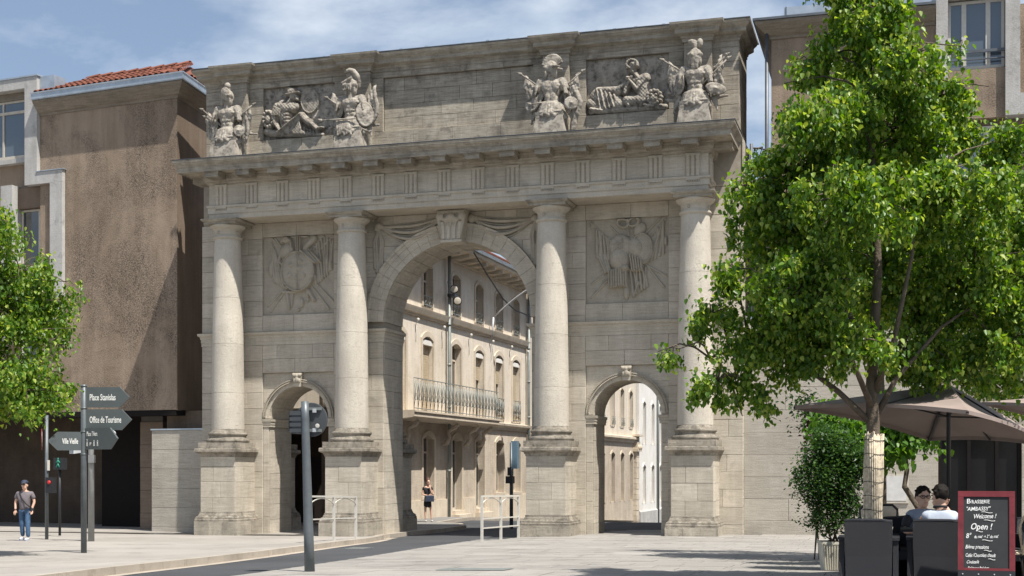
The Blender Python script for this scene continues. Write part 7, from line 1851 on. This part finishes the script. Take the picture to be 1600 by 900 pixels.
# man walking at the left (faces the camera)
pm_ = gpt(39, 845, WALK); man = empty('person', pm_, 'man walking by the arcade in dark cap, grey T-shirt and blue jeans', 'person', None, TH-.1)
k = 1.0
S_ = 1.02
lf, rfv = (.10, -.10, .0), (-.13, .12, 0)
limb_mesh(man, 'body', M['skin'], [[(0, 0, .92, .10), (0, 0, 1.15, .10), (0, 0, 1.33, .10), (0, 0, 1.42, .055)],
    [(0, 0, 1.33, .10), (.19, .0, 1.34, .05), (.27, .02, 1.10, .042), (.22, -.05, .88, .032)], [(0, 0, 1.33, .10), (-.19, 0, 1.34, .05), (-.28, .02, 1.10, .042), (-.25, -.06, .87, .032)],
    [(0, 0, .92, .10), (.09, 0, .86, .08), (.11, -.06, .48, .055), (.11, -.04, .10, .04)], [(0, 0, .92, .10), (-.09, 0, .86, .08), (-.10, .02, .48, .055), (-.10, .08, .12, .04)]])
limb_mesh(man, 'tshirt', M['greyshirt'], [[(0, 0, .82, .165, .14), (0, 0, .93, .165, .14), (0, -.02, 1.12, .175, .15), (0, 0, 1.30, .165, .12), (0, 0, 1.39, .07)], [(0, 0, 1.30, .165, .12), (.20, 0, 1.33, .075), (.265, .01, 1.17, .068)], [(0, 0, 1.30, .165, .12), (-.20, 0, 1.33, .075), (-.275, .01, 1.17, .068)]])
limb_mesh(man, 'jeans', M['jeans'], [[(0, 0, .98, .15, .12), (.09, 0, .82, .10), (.11, -.06, .48, .075), (.12, -.05, .09, .062)], [(0, 0, .98, .15, .12), (-.09, 0, .82, .10), (-.10, .02, .48, .075), (-.10, .08, .11, .062)]])
for x, y, z in ((.12, -.09, .045), (-.10, .05, .06)):
    m = MB(); m.ell((x, y-.04, z), (.05, .13, .045)); m.box(x-.045, x+.045, y-.15, y+.07, z-.045, z-.02); m.build('shoe', M['shoe'], man, local=True)
m = MB(); m.tube([(-.12, -.09, 1.38), (-.02, -.155, 1.2), (.10, -.165, 1.05), (.19, -.08, .95)], .014, 6); m.build('bag_strap', M['blackcloth'], man, local=True)
m = MB(); m.ell((.22, -.02, .86), (.05, .07, .11)); m.build('shoulder_bag', M['blackcloth'], man, local=True)
head(None, (0, -.02, 1.555), .1, man, M['hair'], hat=M['navycap'], s=1.05)
m = MB(); m.box(-.07, .07, -.135, -.122, 1.565, 1.59); m.build('sunglasses', M['black'], man, local=True)
hand(man, (.22, -.05, .88), (.24, -.08, .78), 1, M['skin'], .95); hand(man, (-.25, -.06, .87), (-.26, -.09, .77), -1, M['skin'], .95)
# woman under the arch
pw_ = at_depth(668, 815.5, 50.6); pw_.z = gz(pw_.x, pw_.y, WALK); wo = empty('person', pw_, 'woman in a black dress with a dark bag, standing beyond the great arch', 'person', None, TH+.3)
limb_mesh(wo, 'body', M['skin'], [[(0, 0, .92, .09), (0, 0, 1.12, .08), (0, 0, 1.30, .085), (0, 0, 1.40, .045)],
    [(0, 0, 1.30, .085), (.15, 0, 1.31, .04), (.22, -.02, 1.05, .035), (.12, -.18, 1.10, .03), (.06, -.17, 1.33, .026)], [(0, 0, 1.30, .085), (-.15, 0, 1.31, .04), (-.21, 0, 1.06, .035), (-.02, -.2, 1.0, .03)],
    [(0, 0, .92, .09), (.08, 0, .84, .075), (.13, 0, .46, .05), (.16, .0, .08, .032)], [(0, 0, .92, .09), (-.08, 0, .84, .075), (-.09, -.01, .46, .05), (-.08, .0, .08, .032)]])
limb_mesh(wo, 'dress', M['blackcloth'], [[(0, 0, .66, .16, .12), (0, 0, .82, .155, .125), (0, 0, 1.0, .125, .10), (0, 0, 1.26, .135, .105), (0, 0, 1.36, .07)], [(0, 0, 1.26, .135, .105), (.16, 0, 1.30, .058), (.19, -.01, 1.20, .052)], [(0, 0, 1.26, .135, .105), (-.16, 0, 1.30, .058), (-.19, 0, 1.20, .052)], [(0, 0, .66, .16, .12), (.08, 0, .62, .10), (.10, 0, .55, .09)], [(0, 0, .66, .16, .12), (-.07, 0, .62, .10), (-.07, 0, .55, .09)]])
m = MB(); m.box(-.14, .20, -.24, -.12, .78, 1.0); m.ell((.03, -.18, .98), (.17, .06, .06)); m.sculpt('handbag', M['navycap'], wo, .02, 1, local=True)
for x in (.16, -.08): m = MB(); m.ell((x, -.05, .035), (.04, .11, .035)); m.build('shoe', M['white'], wo, local=True)
head(None, (.02, -.02, 1.52), .2, wo, M['brownhair'], s=.98, longhair=True)
hand(wo, (.06, -.17, 1.33), (.04, -.14, 1.45), 1, M['skin'], .9); hand(wo, (-.02, -.2, 1.0), (.08, -.22, 1.02), -1, M['skin'], .9)
# seated man with glasses, faces the camera
SZ = .38
pa_ = gp(.36, 19.1); ma = empty('person', pa_, 'seated man with black hair and glasses, blue-grey top, facing the viewer', 'person', None, TH+.15)
def seated(r, top, leg, sl, sh, skinarm, arms, lean):
    y0 = .10
    limb_mesh(r, 'body', M['skin'], [[(0, y0, SZ+.10, .11), (0, y0+lean*.5, SZ+.34, .11), (0, y0+lean, SZ+.54, .10), (0, y0+lean, SZ+.64, .055)], [(0, y0, SZ+.10, .11), (.10, -.02, SZ+.08, .08), (.13, -.36, SZ+.07, .06), (.13, -.38, .08, .045)], [(0, y0, SZ+.10, .11), (-.10, -.02, SZ+.08, .08), (-.13, -.36, SZ+.07, .06), (-.13, -.38, .08, .045)]]+[[(0, y0+lean, SZ+.54, .10)]+a for a in arms])
    limb_mesh(r, 'top', top, [[(0, y0, SZ+.12, .16, .13), (0, y0+lean*.5, SZ+.32, .165, .13), (0, y0+lean, SZ+.50, .165, .115), (0, y0+lean+.01, SZ+.615, .068)]]+[[(0, y0+lean, SZ+.50, .165, .115), (q*.17, y0+lean, SZ+.535, .078), (q*.215, y0+lean-.01, SZ+.49, .076)] for q in (-1, 1)])
    limb_mesh(r, 'trousers', leg, [[(0, y0, SZ+.11, .15, .12), (q*.10, -.02, SZ+.09, .095), (q*.13, -.37, SZ+.07, .075), (q*.13, -.38, .10, .06)] for q in (-1, 1)])
    for q in (-1, 1): m = MB(); m.ell((q*.13, -.44, .04), (.045, .13, .045)); m.build('shoe', M['blackcloth'], r, local=True)
armsA = [[(.19, .03, SZ+.54, .05), (.27, -.08, SZ+.32, .043), (.12, -.34, SZ+.34, .034)], [(-.19, .03, SZ+.54, .05), (-.30, -.06, SZ+.30, .046), (-.10, -.34, SZ+.34, .036)]]
seated(ma, M['midshirt'], M['jeans'], None, None, None, armsA, -.07)
limb_mesh(ma, 'sleeve', M['blackcloth'], [[(-.19, .03, SZ+.54, .078), (-.255, -.01, SZ+.42, .072), (-.29, -.05, SZ+.34, .064)]]); limb_mesh(ma, 'sleeve', M['blackcloth'], [[(.19, .03, SZ+.54, .078), (.235, -.03, SZ+.42, .07), (.26, -.07, SZ+.35, .062)]])
head(None, (.0, -.0, SZ+.76), -.15, ma, M['hair'], glasses=True, s=1.12)
hand(ma, (.12, -.34, SZ+.34), (-.05, -.38, SZ+.34), 1, M['skin']); hand(ma, (-.10, -.34, SZ+.34), (.05, -.38, SZ+.34), -1, M['skin'])
# seated man seen from behind
pb2 = gp(.53, 17.72); mb_ = empty('person', pb2, 'seated man with short dark hair and a pale blue-grey shirt, his back to the viewer', 'person', None, TH+math.pi-.15)
armsB = [[(.19, .03, SZ+.54, .05), (.27, -.08, SZ+.32, .043), (.14, -.30, SZ+.30, .034)], [(-.19, .03, SZ+.54, .05), (-.27, -.10, SZ+.36, .043), (-.10, -.16, SZ+.66, .034)]]
seated(mb_, M['ltblue'], M['jeans'], None, None, None, armsB, -.02)
m = MB(); m.tube([(.075*math.cos(t), .085+.07*math.sin(t), SZ+.655+.01*math.sin(t)) for t in np.linspace(0, 6.28, 15)], .018, 6); m.build('collar', M['blackcloth'], mb_, local=True)
head(None, (0, .03, SZ+.77), .55, mb_, M['hair'], s=1.12)
hand(mb_, (.14, -.30, SZ+.30), (.02, -.36, SZ+.30), 1, M['skin']); hand(mb_, (-.10, -.16, SZ+.66), (-.08, -.12, SZ+.78), -1, M['skin'])
# ------------------------------------------------------------------ a little dark clutter of the terrace behind the chalkboard
for k, (x, y) in enumerate(((2.2, 22.0),)):
    t3 = copy_tree(tt, gp(x, y), 0, 'small dark bistro table at the right edge, behind the chalkboard'); 

# iron access cover in the plaza and gully grates
q = gpt(742, 890, PLAZA); m = MB(); 
vs = [(q.x+a, q.y+b_, plank_z(q.x+a, q.y+b_)+.004+dz) for dz in (0, .006) for a, b_ in ((-.55, -.3), (.55, -.3), (.55, .3), (-.55, .3))]
m.add(vs, [(4,5,6,7),(0,1,5,4),(1,2,6,5),(2,3,7,6),(3,0,4,7)]); o = m.build('access_cover', M['iron']); tag(o, 'flat rectangular iron access cover let into the plaza paving', 'access cover')
q = gpt(560, 857, 0); m = MB()
for k in range(7): m.box(q.x-.25+.07*k, q.x-.25+.07*k+.04, q.y-.3, q.y+.3, road_z(q.x, q.y)+.0, road_z(q.x, q.y)+.012)
m.box(q.x-.28, q.x+.26, q.y-.34, q.y-.3, road_z(q.x, q.y), road_z(q.x, q.y)+.014); m.box(q.x-.28, q.x+.26, q.y+.3, q.y+.34, road_z(q.x, q.y), road_z(q.x, q.y)+.014)
o = m.build('drain_grate', M['iron']); tag(o, 'small iron drain grate in the road beside the left kerb', 'drain grate')
